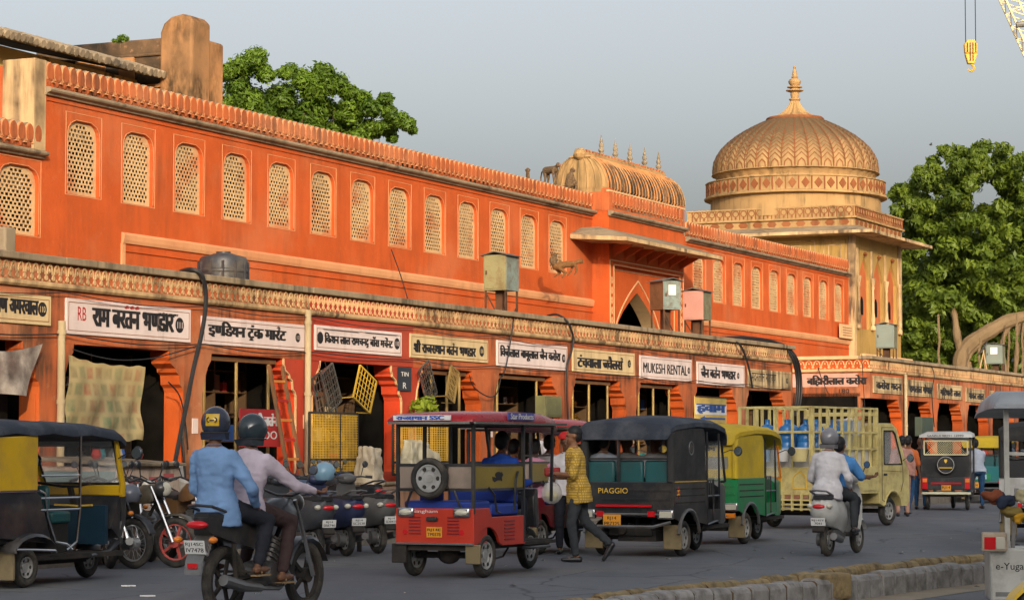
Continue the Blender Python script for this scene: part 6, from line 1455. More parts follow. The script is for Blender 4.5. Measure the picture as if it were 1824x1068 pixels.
# left auto: black body, yellow hood panel, black canvas roof
t = put('auto_rickshaw', 'black auto rickshaw with yellow side panels cut off by the left edge', 'auto rickshaw', 42, 1046, HDG+math.radians(1), 0, -.55)
def left_auto(t):
    w = .64; H = 1.62
    wheel(t, 0, -.55, .205, .11, .52); wheel(t, 0, .55, .205, .11, .52); wheel(t, 1.95, 0, .205, .10, .52)
    for s in (-1, 1):
        y0, y1 = (s*w, s*w-.03*s)
        A = MB(); A.prism([(-.6, .52), (-.6, .97), (.08, .97), (.16, .92), (.30, .58), (.34, .50), (.30, .44)], min(y0, y1), max(y0, y1), 'xz'); A.build('side_panel', V_BLK, t, smooth=0, bevel=.01)
        A = MB(); A.prism([(-.6, .985), (-.6, H-.10), (.10, H-.08), (.10, .985)], min(y0, y1), max(y0, y1), 'xz'); A.build('hood_panel', V_YEL, t, smooth=0, bevel=.01)
        F_ = MB(); rings = []
        for k in range(9):
            a = math.pi*(.02+.12*k); x = -.02+.36*math.cos(a); z = .40+.17*math.sin(a); rings.append([(x, s*(w-.16), z), (x, s*(w+.06), z-.02), (x, s*(w+.085), z-.05), (x, s*(w+.06), z-.05), (x, s*(w-.16), z-.03)])
        F_.loft(rings); F_.build('rear_fender', V_BLK, t); MB().tube([(-.38, s*(w+.09), .40), (-.1, s*(w+.095), .39), (.28, s*(w+.09), .37), (.36, s*(w+.06), .35)], .012, 6).build('fender_trim', V_CHR, t)
        MB().bar((-.6, s*(w+.006), .975), (.10, s*(w+.006), .975), .018).build('chrome_strip', V_CHR, t)
        D_ = MB(); D_.tube([(.12, s*w, .98), (.22, s*w, .95), (.27, s*w, .72), (.42, s*w, .45), (.62, s*w, .42), (.72, s*w, .36)], .016, 6); D_.tube([(.86, s*w, H-.08), (.86, s*w, .78), (.80, s*w, .44), (.62, s*w, .36)], .016, 6)
        for z in (.78, .90, 1.13): D_.tube([(.15, s*w, z), (.86, s*w, z)], .012, 6)
        D_.build('door_bar', V_CHR, t)
        # front pillar and cab side sweep
        P_ = MB(); P_.tube([(1.66, s*w*.86, H-.10), (1.86, s*w*.80, 1.02), (1.92, s*w*.72, .88)], [.025, .035, .045], 8); P_.build('front_pillar', V_YEL, t)
        Q = MB(); Q.tube([(1.92, s*w*.72, .9), (1.98, s*w*.66, .62), (1.88, s*w*.66, .40), (1.66, s*w*.72, .30), (1.2, s*w*.85, .28)], [.055, .05, .045, .03, .025], 8); Q.build('cowl_edge', V_BLK, t)
        mirror_on(t, (1.72, s*w*.85, 1.30), (1.74, s*(w+.14), 1.36), .075)
    R_ = MB(); rings = []
    for i, (x, dz) in enumerate(((-.7, -.04), (-.3, 0), (0, -.025), (.35, .0), (.7, -.03), (1.05, -.012), (1.4, -.05), (1.68, -.07), (1.78, -.13))):
        z = H+dz+.02; W_ = w*(1.03 if i < 7 else .95); rings.append([(x, -W_, z-.08), (x, -W_, z-.02), (x, -W_*.85, z+.04), (x, 0, z+.075), (x, W_*.85, z+.04), (x, W_, z-.02), (x, W_, z-.08)])
    R_.loft(rings); R_.build('roof', V_NAVY, t, smooth=60)
    # dashboard band (yellow), nose
    N_ = MB(); N_.loft([[(x, -w*a, z0_), (x, w*a, z0_), (x, w*a, z1_), (x, -w*a, z1_)] for x, a, z0_, z1_ in ((1.86, .80, .90, 1.03), (1.98, .62, .88, 1.0))]); N_.build('dash_band', V_YEL, t, bevel=.01)
    N_ = MB(); N_.loft([[(x, -w*a, z0_), (x, w*a, z0_), (x, w*a, z1_), (x, -w*a, z1_)] for x, a, z0_, z1_ in ((1.70, .76, .55, .60), (1.84, .76, .45, .90), (2.02, .62, .40, .89), (2.16, .35, .42, .80), (2.22, .2, .5, .7))]); N_.build('nose', V_BLK, t, smooth=45)
    g_ = MB(); W1 = MB(); a, b, c, d = (1.86, -w*.76, 1.03), (1.86, w*.76, 1.03), (1.66, w*.8, H-.12), (1.66, -w*.8, H-.12)
    for p, q in ((a, b), (b, c), (c, d), (d, a)): W1.tube([p, q], .014, 6)
    wo = W1.build('windscreen_frame', V_BLK, t); slab(g_, (a, b, c, d), .004); g_.build('windscreen', V_GLASS, wo, smooth=0)
    MB().bar((1.95, 0, .21), (1.85, 0, .6), .08).build('fork', V_UND, t); MB().ell((1.97, 0, .30), (.22, .10, .14), 12, 8, zmin=0).build('front_mudguard', V_BLK, t)
    MB().box(.05, 1.85, -w*.85, w*.85, .26, .31).build('floor', V_UND, t, smooth=0); MB().box(-.6, -.56, -w, w, .4, 1.5).build('rear_wall', V_BLK, t, smooth=0)
    MB().box(-.5, .05, -w+.05, w-.05, .45, .78).build('rear_seat', V_SEAT, t, bevel=.03); MB().box(-.55, -.44, -w+.05, w-.05, .78, 1.2).build('rear_seat_back', V_SEAT, t, bevel=.03)
    MB().box(.78, 1.12, -.36, .36, .62, .75).build('driver_seat', V_TEAL, t, bevel=.03); MB().box(.72, .78, -.33, .33, .74, 1.02).build('driver_backrest', V_TEAL, t, bevel=.03); MB().box(.80, 1.1, -.33, .33, .31, .62).build('engine_box', V_UND, t, smooth=0)
    MB().tube([(1.50, -.34, 1.04), (1.62, -.1, 1.0), (1.62, .1, 1.0), (1.50, .34, 1.04)], .016, 6).build('handlebar', V_BLK, t); MB().bar((1.62, 0, 1.0), (1.8, 0, .5), .05).build('steering_column', V_UND, t)
    c_ = MB(); c_.tube([(1.60, -.3, .80), (1.62, -.1, .79), (1.62, .2, .80)], .012, 5); c_.tube([(1.66, -.3, .56), (1.66, .1, .56)], .012, 5); c_.build('gold_trim', V_GOLD, t)
    MB().box(1.62, 1.68, -.45, .45, .38, .80).build('inner_apron', mat('dark_teal_apron', (.01, .035, .06), .4), t, smooth=0)
    MB().box(.55, .58, .1, .28, .60, .80).build('orange_sticker', V_AMB, t, smooth=0)
    MB().ell((1.2, .52, 1.40), (.03, .09, .09), 14, 8).build('round_mirror', mat('teal_mirror_back', (.02, .12, .16), .3), t); MB().ell((1.3, .2, 1.28), (.015, .05, .06), 12, 8).build('inner_mirror', V_MIR, t)
    U = MB(); U.box(-.4, 1.5, -.3, .3, .2, .27); U.cyl((0, -.5, .2), (0, .5, .2), .04); U.build('underbody', V_UND, t); MB().box(-.34, -.30, -w-.02, -w+.26, .09, .44).build('mudflap', V_DUST, t, bevel=.01)
left_auto(t)

# ---------------------------------------------------------------- far vehicles on the right
t = put('electric_rickshaw', 'distant black e-rickshaw seen from behind with white roof and round spare cover', 'e-rickshaw', 1722, 908, math.pi/2-math.radians(14), 0, -.44)
def far_rick(t):
    w = .56; wheel(t, 0, -.46, .23, .09, .6); wheel(t, 0, .46, .23, .09, .6); wheel(t, 1.9, 0, .23, .09, .6)
    MB().box(-.42, -.36, -w, w, .48, .78).build('rear_body', V_BLK, t, bevel=.02); MB().box(-.44, -.38, -w-.01, w+.01, .37, .43).build('bumper', mat('cream_bumper', (.6, .58, .4), .5), t, bevel=.015)
    q = MB(); q.grid(lambda a, b: (-.40-.03*math.sin(a*6+b*3)*b*(1-b)*4, -w+.02+a*(2*w-.04), .76+b*.56), 14, 8); q.build('rear_canvas', V_CANV, t)
    fr = MB(); cm_ = mat('cream_frame_paint', (.60, .55, .33), .6)
    for a, b in (((-w+.08), 1.30), ((-w+.08), 1.62)): fr.bar((-.42, -w+.06, b), (-.42, w-.06, b), .03)
    for y in (-w+.06, w-.06): fr.bar((-.42, y, 1.30), (-.42, y, 1.62), .03)
    fr.build('grille_frame', cm_, t, smooth=0); gm = MB()
    for k in range(-9, 26):
        y0 = -w+.08+k*.05
        for dy, in ((.3,), (-.3,)):
            a0, b0 = (y0, 1.31), (y0+dy, 1.61)
            if -w+.08 <= a0[0] <= w-.08 and -w+.08 <= b0[0] <= w-.08: gm.bar((-.42, a0[0], a0[1]), (-.42, b0[0], b0[1]), .007)
    gm.build('mesh_grille', cm_, t, smooth=0, kind='stuff')
    for y in (-w, w): MB().bar((-.38, y, .5), (-.38, y, 1.72), .04).build('post', V_BLK, t, smooth=0); MB().bar((.9, y, .4), (.9, y, 1.72), .04).build('post', V_BLK, t, smooth=0); MB().box(-.38, .9, y-.01, y+.01, .45, .85).build('side_panel', V_BLK, t, smooth=0)
    r = MB(); r.loft([[(x, -W_, z), (x, -W_*.97, z+h*.6), (x, -W_*.8, z+h), (x, W_*.8, z+h), (x, W_*.97, z+h*.6), (x, W_, z)] for x, z, W_, h in ((-.5, 1.70, .60, .04), (-.45, 1.70, .62, .10), (.6, 1.72, .62, .13), (1.8, 1.68, .55, .1), (2.0, 1.64, .45, .03))]); r.build('roof', V_WHT, t, smooth=45)
    rtext(t, 'SANSUI 98291 14992', -.515, .42, -.42, 1.715, 1.765, M_INK); 
    o = MB().cyl((-.50, .0, 1.06), (-.41, .0, 1.06), .22, n=28).build('spare_cover', V_CANV, t, bevel=.02); MB().torus((-.505, 0, 1.06), .19, .006, 'x', 28, 5).build('cover_ring', V_WHT, o)
    MB().box(-.512, -.504, -.15, .15, .985, 1.005).build('gold_line', V_GOLD, o, smooth=0); MB().prism([(-.03, 1.19), (.03, 1.19), (.035, 1.15), (0, 1.10), (-.035, 1.15)], -.512, -.504, 'yz').build('shield_badge', V_GOLD, o, smooth=0)
    for s in (-1, 1):
        o = MB().box(-.445, -.42, s*(w-.07)-.06, s*(w-.07)+.06, .50, .76).build('tail_lamp', V_TAIL, t, bevel=.008); MB().box(-.45, -.445, s*(w-.07)-.05, s*(w-.07)+.05, .66, .74).build('lens', V_AMB, o)
    MB().box(-.45, -.425, -.35, .35, .615, .65).build('red_strip', V_TAIL, t, smooth=0); plate(t, -.43, 0, .53, .22, .12, ' RJ14 ', V_PLO); MB().box(-.3, 1.8, -.5, .5, .32, .4).build('underbody', V_UND, t, smooth=0)
    MB().box(0, .5, -.5, .5, .5, .9).build('seat', V_SEAT, t, bevel=.03)
far_rick(t)
t = put('auto_rickshaw', 'distant teal and green auto rickshaw with yellow hood behind the leaning man', 'auto rickshaw', 1795, 895, math.pi/2-math.radians(16), 0, -.5)
V_TB = paint('teal_vehicle_paint', (.01, .16, .17)); three_wheeler(t, V_TB, V_BLK, V_YCAN, V_TEAL, None, 'RJ14', w=.66, H=1.66, plate_y=.3)
MB().box(-.545, -.53, -.1, .5, .60, .78).build('green_panel', V_GRN, t, smooth=0); MB().box(-.55, -.545, .0, .42, .64, .76).build('picture_sticker', mat('pale_blue_print', (.3, .5, .6), .5), t, smooth=0); MB().cyl((-.556, .2, .70), (-.55, .2, .70), .05, n=12).build('yellow_flower_sticker', V_YEL, t)
t = put('auto_rickshaw', 'black hooded white-bodied auto rickshaw at the right edge behind the foreground vehicle', 'auto rickshaw', 1925, 965, math.pi/2-math.radians(20), 0, -.5)
three_wheeler(t, V_WHT, V_CANV, V_CANV, V_SEAT, None, 'RJ14', w=.64, H=1.72, rear_open=True, plate_y=-.3)

# ---------------------------------------------------------------- foreground e-rickshaw at the right edge
t = thing('electric_rickshaw', 'cream tailed e-rickshaw lettered e-Yuga, cropped by the right edge in the foreground', 'e-rickshaw', (0, 0, 0), math.pi/2-math.radians(6))
DF = FPX*HC/(1078-803)*1.0
x0 = (1750-912)/FPX*DF
t.location = (x0+.50, DF, 0)
V_OWH = paint('old_white_paint', (.50, .50, .46), dirt=.6)
B = MB(); B.box(0, .6, -.60, .445, .05, .52); B.build('tail_box', V_OWH, t, bevel=.02)
MB().box(-.004, .0, -.5, .40, .09, .13).build('grey_band', V_ALU, t, smooth=0)
rtext(t, 'e-Yuga', -.006, .395, .15, .31, .39, M_INK)
o = MB().box(-.07, .02, .30, .52, .49, .66).build('tail_lamp', mat('rusty_white_lamp', (.45, .36, .26), .5, dirt=.6), t, bevel=.012); MB().box(-.078, -.07, .40, .50, .51, .62).build('lens', V_TAIL, o, bevel=.005); MB().box(-.078, -.07, .32, .395, .51, .62).build('lens', V_LENS, o, bevel=.005)
MB().bar((.05, .285, .52), (.05, .285, 1.78), .045).build('post', V_OWH, t, smooth=0); MB().bar((.05, .24, .52), (.05, .20, 1.05), .035).build('post', V_ALU, t, smooth=0); MB().bar((.05, -.5, .9), (.05, -.5, 1.78), .045).build('post', V_OWH, t, smooth=0)
MB().bar((.05, .285, 1.36), (.05, -.5, 1.34), .03).build('rail', V_OWH, t, smooth=0); MB().bar((.05, .24, .96), (.05, -.5, .94), .05).build('rail', V_UND, t, smooth=0)
r = MB(); r.loft([[(x, -.62, z), (x, -.60, z+h*.6), (x, -.5, z+h), (x, .32, z+h), (x, .39, z+h*.6), (x, .41, z)] for x, z, h in ((-.16, 1.76, .05), (-.10, 1.76, .13), (.6, 1.76, .17), (1.6, 1.74, .16), (2.0, 1.7, .04))]); r.build('roof', mat('grey_blue_roof', (.34, .37, .40), .5, dirt=.4), t, smooth=45)
wheel(t, .35, -.45, .24, .1); wheel(t, .35, .34, .24, .1); wheel(t, 2.2, 0, .24, .1)
# ---------------------------------------------------------------- small truck
for v_ in (V_RED, V_BLK, V_GRN, V_WHT, V_YEL): v_.node_tree.nodes['Principled BSDF'].inputs['Coat Weight'].default_value = .25
t = put('cargo_truck', 'cream mini truck with slatted cage body carrying blue water jars and white buckets', 'truck', 1580, 935, math.pi/2-math.radians(36), 2.05, -.62)
def truck(t):
    w = .75; wheel(t, 2.05, -.62, .27, .14, .6); wheel(t, 2.05, .62, .27, .14, .6); wheel(t, 0, -.62, .27, .14, .6); wheel(t, 0, .62, .27, .14, .6)
    # cab
    cb_ = [(1.52, .42), (1.52, 1.86), (1.60, 1.90), (2.02, 1.90), (2.22, 1.80), (2.62, 1.12), (2.70, 1.0), (2.72, .45), (2.62, .36), (2.40, .36)] + [(2.05+.34*math.cos(a), .27+.36*math.sin(a)) for a in [math.pi*k/8 for k in range(0, 9)] if .27+.36*math.sin(a) > .3] + [(1.70, .36)]
    B = MB(); win = [(1.70, 1.14), (2.42, 1.14), (2.38, 1.25), (2.14, 1.70), (2.06, 1.76), (1.70, 1.76)]
    for s in (-1, 1):
        y = s*w; vs = [Vector((p[0], p[1], 0)) for p in cb_]; hv = [Vector((p[0], p[1], 0)) for p in win]; tr = tessellate_polygon([vs, hv]); al = vs+hv
        B.add([(p.x, y, p.y) for p in al], [tuple(q) for q in tr]); B.add([(p.x, y-s*.03, p.y) for p in al], [tuple(q) for q in tr])
        n = len(win); B.add([(p[0], y, p[1]) for p in win]+[(p[0], y-s*.03, p[1]) for p in win], [(i, (i+1) % n, n+(i+1) % n, n+i) for i in range(n)])
    n = len(cb_); zs_ = [(p[0], -w, p[1]) for p in cb_]+[(p[0], w, p[1]) for p in cb_]
    skip = (5,)
    B.add(zs_, [(i, (i+1) % n, n+(i+1) % n, n+i) for i in range(n) if i not in (4,)]); cabo = B.build('cab', V_CRM, t, smooth=30)
    gl_ = MB(); gl_.add([(p[0], -w+.015, p[1]) for p in win], [tuple(range(len(win)))]); gl_.build('side_window', V_GLASS, t, smooth=0)
    gl_ = MB(); gl_.add([(p[0], w-.015, p[1]) for p in win], [tuple(range(len(win)))]); gl_.build('side_window', V_GLASS, t, smooth=0)
    gl_ = MB(); gl_.add([(2.24, -w+.05, 1.78), (2.6, -w+.05, 1.14), (2.6, w-.05, 1.14), (2.24, w-.05, 1.78)], [(0, 1, 2, 3)]); gl_.build('windscreen', V_GLASS, t, smooth=0)
    L_ = MB(); outline(L_, [(1.62, .48), (1.62, 1.82), (2.10, 1.82)], .008, -w-.002); outline(L_, [(2.45, 1.12), (2.46, .80), (2.36, .62)], .008, -w-.002); outline(L_, [(1.62, .48), (1.72, .45)], .008, -w-.002); outline(L_, [(1.64, 1.02), (2.42, 1.0)], .006, -w-.002); L_.build('door_gap', V_UND, t, smooth=0)
    F_ = MB(); outline(F_, win, .02, -w-.004, True); F_.build('window_rubber', V_UND, t, smooth=0); MB().box(1.68, 1.80, -w-.02, -w-.002, .93, .97).build('door_handle', V_BLK, t, bevel=.006)
    a_ = MB(); a_.tube([(2.05+.36*math.cos(q), -w-.004, .27+.38*math.sin(q)) for q in [math.pi*(.1+.1*k) for k in range(9)]], .02, 6); a_.build('wheel_arch_lip', V_CRM, t)
    inn = MB(); inn.box(1.56, 1.95, -.6, .6, .75, .9); inn.box(1.56, 1.66, -.6, .6, .9, 1.35); inn.build('cab_seat', V_SEAT, t, bevel=.03); MB().box(2.35, 2.58, -.7, .7, .85, 1.05).build('dashboard', V_UND, t, bevel=.03)
    pr_ = MB(); pr_.box(1.545, 1.56, -.5, .5, 1.3, 1.7); pr_.build('rear_cab_poster', mat('teal_poster', (.02, .25, .25), .6), t, smooth=0)
    mirror_on(t, (2.45, -w, 1.2), (2.50, -w-.14, 1.25), .08)
    # load bed
    ZB_, ZT_ = .66, 1.10
    MB().box(-1.0, 1.45, -w, w, ZB_-.05, ZB_).build('bed_floor', V_CRM, t, smooth=0)
    for s in (-1, 1): MB().box(-1.0, 1.45, s*w-.02, s*w+.02, ZB_, ZT_).build('side_board', V_CRM, t, smooth=0, bevel=.006)
    MB().box(-1.02, -.98, -w, w, ZB_-.05, ZT_).build('tail_board', V_CRM, t, smooth=0, bevel=.006); MB().box(1.40, 1.45, -w, w, ZB_, 1.25).build('head_board', V_CRM, t, smooth=0)
    for y in (-.5, 0, .5):
        a = MB(); outline_y = parch(y, .13, ZB_+.06, ZB_+.25, ZB_+.36, 5)
        for i in range(len(outline_y)): p, q = outline_y[i], outline_y[(i+1) % len(outline_y)]; a.bar((-1.025, p[0], p[1]), (-1.025, q[0], q[1]), .018)
        a.build('arched_panel_moulding', V_GOLD, t, smooth=0)
    # cage
    top = 2.16
    rails = MB()
    for s in (-1, 1):
        for z in (1.42, 1.72, top):
            MB().box(-1.0, 1.45, s*w-.018, s*w+.018, z-.018, z+.018).build('cage_slat', V_CRM, t, smooth=0)
        for k in range(10): MB().box(-1.0+k*.268, -.967+k*.268, s*w-.024, s*w+.024, ZT_, top).build('cage_upright', V_CRM, t, smooth=0)
    for z in (1.42, 1.72, top): MB().box(-1.03, -.99, -w, w, z-.02, z+.02).build('cage_slat', V_CRM, t, smooth=0)
    for k in range(5): MB().box(-1.025, -.985, -w+.02+k*.36, -w+.06+k*.36, ZT_, top).build('cage_upright', V_CRM, t, smooth=0)
    MB().box(1.40, 1.46, -w, w, 2.03, 2.10).build('cage_slat', V_CRM, t, smooth=0)
    for y in (-.7, -.25, .25, .7): MB().box(1.41, 1.45, y-.02, y+.02, 1.25, top).build('cage_upright', V_CRM, t, smooth=0)
    U = MB(); U.box(-1.0, 2.4, -.35, -.28, .38, .5); U.box(-1.0, 2.4, .28, .35, .38, .5); U.cyl((0, -.55, .27), (0, .55, .27), .05); U.box(.5, 1.1, -.5, .5, .3, .5); U.cyl((2.05, -.5, .27), (2.05, .5, .27), .04); U.build('chassis', V_UND, t)
    G_ = MB(); 
    for z in (.36, .44, .52): G_.box(-1.08, -1.03, -w, w, z-.015, z+.015)
    for k in range(9): G_.box(-1.085, -1.03, -w+k*.185, -w+.03+k*.185, .33, .66)
    G_.build('rear_guard', V_CRM, t, smooth=0)
    MB().box(-.42, -.39, -.74, -.50, .12, .60).build('mudflap', V_CRM, t, bevel=.01); plate(t, -1.10, .30, .40, .30, .16, 'RJ14|GC1184', V_PLO); plate(t, -1.03, .0, .85, .24, .16, 'RJ14|GC1184', V_PLO)
    stext(t, 'RJ14 GC 1184', -w-.024, -.9, .0, .68, .74, M_INK)
truck(t); TRK = t
def on(t, x, y, z): return t.matrix_basis @ Vector((x, y, z))
jm = mat('blue_water_jar_plastic', (.02, .16, .42), .25, spec=.6, var=.1); wp = mat('white_bucket_plastic', (.62, .60, .56), .45); cp = mat('cream_bucket_plastic', (.60, .50, .22), .45); lb = mat('pale_blue_bucket_plastic', (.22, .38, .60), .45)
jar0 = None
JG = 'blue water jars on the truck'; BG = 'plastic buckets on the truck'
jp = [(-.80, -.50, 'nearest the tail board corner'), (-.80, -.12, 'in the middle of the tail board'), (-.80, .28, 'at the far end of the tail board'), (-.42, -.50, 'second from the tail on the near side'), (-.42, 0.0, 'behind the tail row'), (.25, -.48, 'near middle slats'), (.25, -.05, 'far middle slats')]
for i, (x, y, w_) in enumerate(jp):
    j = thing('water_jar', 'blue plastic water jar on the truck, ' + w_, 'water jar', on(TRK, x, y, 1.42), TRK.rotation_euler.z, JG)
    MB().lathe([(.13, 0), (.15, .02), (.15, .10), (.142, .12), (.15, .14), (.15, .22), (.142, .24), (.15, .26), (.15, .33), (.12, .40), (.05, .44), (.04, .49), (.045, .50)], n=20).build('bottle', jm, j); MB().cyl((0, 0, .48), (0, 0, .53), .045, n=14).build('cap', jm, j)
MB().box(-.95, 1.3, -.70, .5, .66, 1.41).build('cargo_crate', wp, TRK, smooth=0)
for x, y, m_, cn, w_, z in ((.62, -.52, wp, 'white', 'lower one left of the rider helmet', 1.42), (.62, -.52, lb, 'pale blue', 'upper one in the middle stack', 1.69), (1.0, -.50, wp, 'white', 'top of the stack nearest the cab', 1.69), (1.0, -.50, cp, 'cream', 'bottom of the stack nearest the cab', 1.42), (.62, .0, wp, 'white', 'on the far side behind the middle stack', 1.42), (1.0, .0, cp, 'cream', 'on the far side by the cab', 1.42)):
    j = thing('bucket', '%s lidded plastic bucket on the truck, %s' % (cn, w_), 'bucket', on(TRK, x, y, z), TRK.rotation_euler.z, BG)
    MB().lathe([(.12, 0), (.145, .24)], n=20).build('pail', m_, j); MB().cyl((0, 0, .24), (0, 0, .27), .152, n=20).build('lid', wp if m_ is not wp else cp, j)
for i, (x, y, m_, cn) in enumerate(((-1.0, -.60, cp, 'cream'), (-1.0, -.22, wp, 'white'), (-1.0, .16, lb, 'pale blue'))):
    j = thing('bucket', '%s bucket hanging outside the tail board of the truck' % cn, 'bucket', on(TRK, x-.19, y, 1.20), TRK.rotation_euler.z, BG)
    MB().lathe([(.12, 0), (.145, .22)], n=20).build('pail', m_, j); MB().cyl((0, 0, .22), (0, 0, .245), .152, n=20).build('lid', wp if m_ is not wp else lb, j)
# ================================================================ motorcycles and scooters
def motorcycle(t, tank=V_BLK, rimm=None, spokes=5, num='RJ14|TC1428', steer=0.0, lean=0.0, cowl=True, front_plate=False, R=.30):
    WB = 1.28
    b = MB  # rear wheel at x=0, front at WB
    wheel(t, 0, 0, R, .10, .66, spokes, rimm or V_UND, hub=.06); fw_ = wheel(t, WB, 0, R, .085, .70, spokes, rimm or V_UND, hub=.065)
    fw_.rotation_euler = (0, 0, steer)
    F_ = MB(); F_.tube([(WB-.30, 0, .86), (.78, 0, .60), (.55, 0, .36)], .022, 6); F_.tube([(WB-.30, 0, .90), (.9, 0, .80), (.35, 0, .76), (-.15, 0, .80)], .02, 6); F_.tube([(0, .07, R), (.5, .09, .36)], .022, 6); F_.tube([(0, -.07, R), (.5, -.09, .36)], .022, 6); F_.tube([(.05, .09, R+.02), (-.02, .10, .72)], .022, 7); F_.tube([(.05, -.09, R+.02), (-.02, -.10, .72)], .022, 7)
    F_.build('frame', V_UND, t)
    E_ = MB(); E_.box(.48, .80, -.11, .11, .26, .44); E_.cyl((.66, -.0, .42), (.78, 0, .62), .085, n=14); E_.lathe([(.10, -.15), (.115, -.10), (.115, .10), (.10, .15)], (.58, 0, .34), 18, 0, 'y'); 
    for k in range(5): E_.cyl((.675+.024*k, 0, .45+.035*k), (.68+.024*k, 0, .457+.035*k), .105, n=14)
    E_.build('engine', V_ALU, t); X = MB(); X.tube([(.78, -.06, .46), (.86, -.12, .30), (.6, -.16, .22), (.25, -.17, .24)], .02, 7); X.tube([(.30, -.17, .24), (.0, -.18, .27), (-.28, -.18, .33)], [.035, .05, .048], 10); X.build('exhaust', V_ALU, t)
    T_ = MB(); rings = []
    for x, w_, z0_, z1_ in ((.50, .08, .78, .84), (.60, .13, .76, .92), (.78, .155, .75, .98), (.92, .14, .76, .97), (1.0, .07, .80, .92)):
        rings.append([(x, -w_, z0_), (x, -w_*1.02, (z0_+z1_)/2), (x, -w_*.6, z1_), (x, w_*.6, z1_), (x, w_*1.02, (z0_+z1_)/2), (x, w_, z0_)])
    T_.loft(rings); T_.build('tank', tank, t, smooth=60)
    S_ = MB(); rings = []
    for x, w_, z0_, z1_ in ((-.34, .07, .84, .88), (-.22, .11, .80, .88), (.1, .13, .78, .86), (.4, .12, .76, .83), (.56, .09, .78, .86)): rings.append([(x, -w_, z0_), (x, -w_, z1_-.02), (x, -w_*.7, z1_), (x, w_*.7, z1_), (x, w_, z1_-.02), (x, w_, z0_)])
    S_.loft(rings); S_.build('seat', V_SEAT, t, smooth=60)
    C_ = MB(); rings = []
    for x, w_, z0_, z1_ in ((-.40, .03, .78, .84), (-.30, .10, .70, .84), (0, .125, .62, .80), (.35, .13, .56, .78), (.48, .10, .60, .76)): rings.append([(x, -w_, z0_), (x, -w_, z1_), (x, w_, z1_), (x, w_, z0_)])
    C_.loft(rings); C_.build('side_cowl', tank, t, smooth=60)
    MB().tube([(-.05, .12, .86), (-.36, .11, .93), (-.42, 0, .94), (-.36, -.11, .93), (-.05, -.12, .86)], .014, 6).build('grab_rail', V_BLK, t)
    o = MB().ell((-.40, 0, .78), (.05, .105, .035), 14, 8).build('tail_lamp', V_TAIL, t)
    M_ = MB(); M_.loft([[(x, -.085, z), (x, .085, z), (x-.01, .08, z-.02), (x-.01, -.08, z-.02)] for x, z in ((-.22, .74), (-.35, .64), (-.44, .49), (-.46, .40))]); M_.build('rear_mudguard', V_ALU if cowl else V_UND, t)
    plate(t, -.43, 0, .60, .20, .115, num, V_PLW, rx=math.radians(-14)); MB().box(-.475, -.46, -.045, .045, .43, .47).build('reflector', V_TAIL, t)
    for s in (-1, 1): MB().ell((-.42, s*.17, .66), (.045, .035, .028), 10, 6).build('indicator', V_AMB, t); 
    ST = MB(); c, s_ = math.cos(steer), math.sin(steer)
    def st_(x, y, z): dx = x-WB; return (WB+dx*c-y*s_, dx*s_+y*c, z)
    for y in (-.085, .085): ST.tube([st_(WB, y, R), st_(WB-.14, y, .62), st_(WB-.30, y, .96)], [.026, .022, .018], 8)
    ST.build('fork', V_CHR, t)
    H_ = MB(); H_.tube([st_(WB-.44, .36, 1.02), st_(WB-.36, .24, 1.06), st_(WB-.32, .08, 1.0), st_(WB-.32, -.08, 1.0), st_(WB-.36, -.24, 1.06), st_(WB-.44, -.36, 1.02)], .013, 7)
    for s in (-1, 1): H_.tube([st_(WB-.44, s*.36, 1.02), st_(WB-.39, s*.27, 1.045)], .02, 8); H_.tube([st_(WB-.34, s*.30, 1.04), st_(WB-.36, s*.38, 1.0)], .006, 5)
    H_.build('handlebar', V_BLK, t)
    for s in (-1, 1):
        mirror_on(t, st_(WB-.36, s*.22, 1.06), st_(WB-.34, s*.30, 1.22), .045)
    h = MB(); h.ell(st_(WB-.20, 0, .93), (.09, .10, .10), 14, 10); ho = h.build('headlamp', V_BLK, t); MB().ell(st_(WB-.145, 0, .93), (.04, .085, .085), 14, 8).build('lens', V_LENS, ho)
    G_ = MB(); rings = []
    for k in range(8):
        a = math.pi*(.12+.11*k); x = WB+(R+.03)*math.cos(a); z = R+(R+.03)*math.sin(a); rings.append([st_(x, -.06, z-.01), st_(x, -.045, z+.015), st_(x, .045, z+.015), st_(x, .06, z-.01)])
    G_.loft(rings, closed=True); G_.build('front_mudguard', tank, t)
    P_ = MB(); P_.tube([(.52, -.26, .26), (.52, .26, .26)], .012, 6); P_.tube([(.12, -.22, .38), (.12, .22, .38)], .012, 6); P_.tube([(.5, .12, .25), (.35, .26, .02)], .012, 6); P_.build('footrest', V_UND, t)
    if front_plate: pass
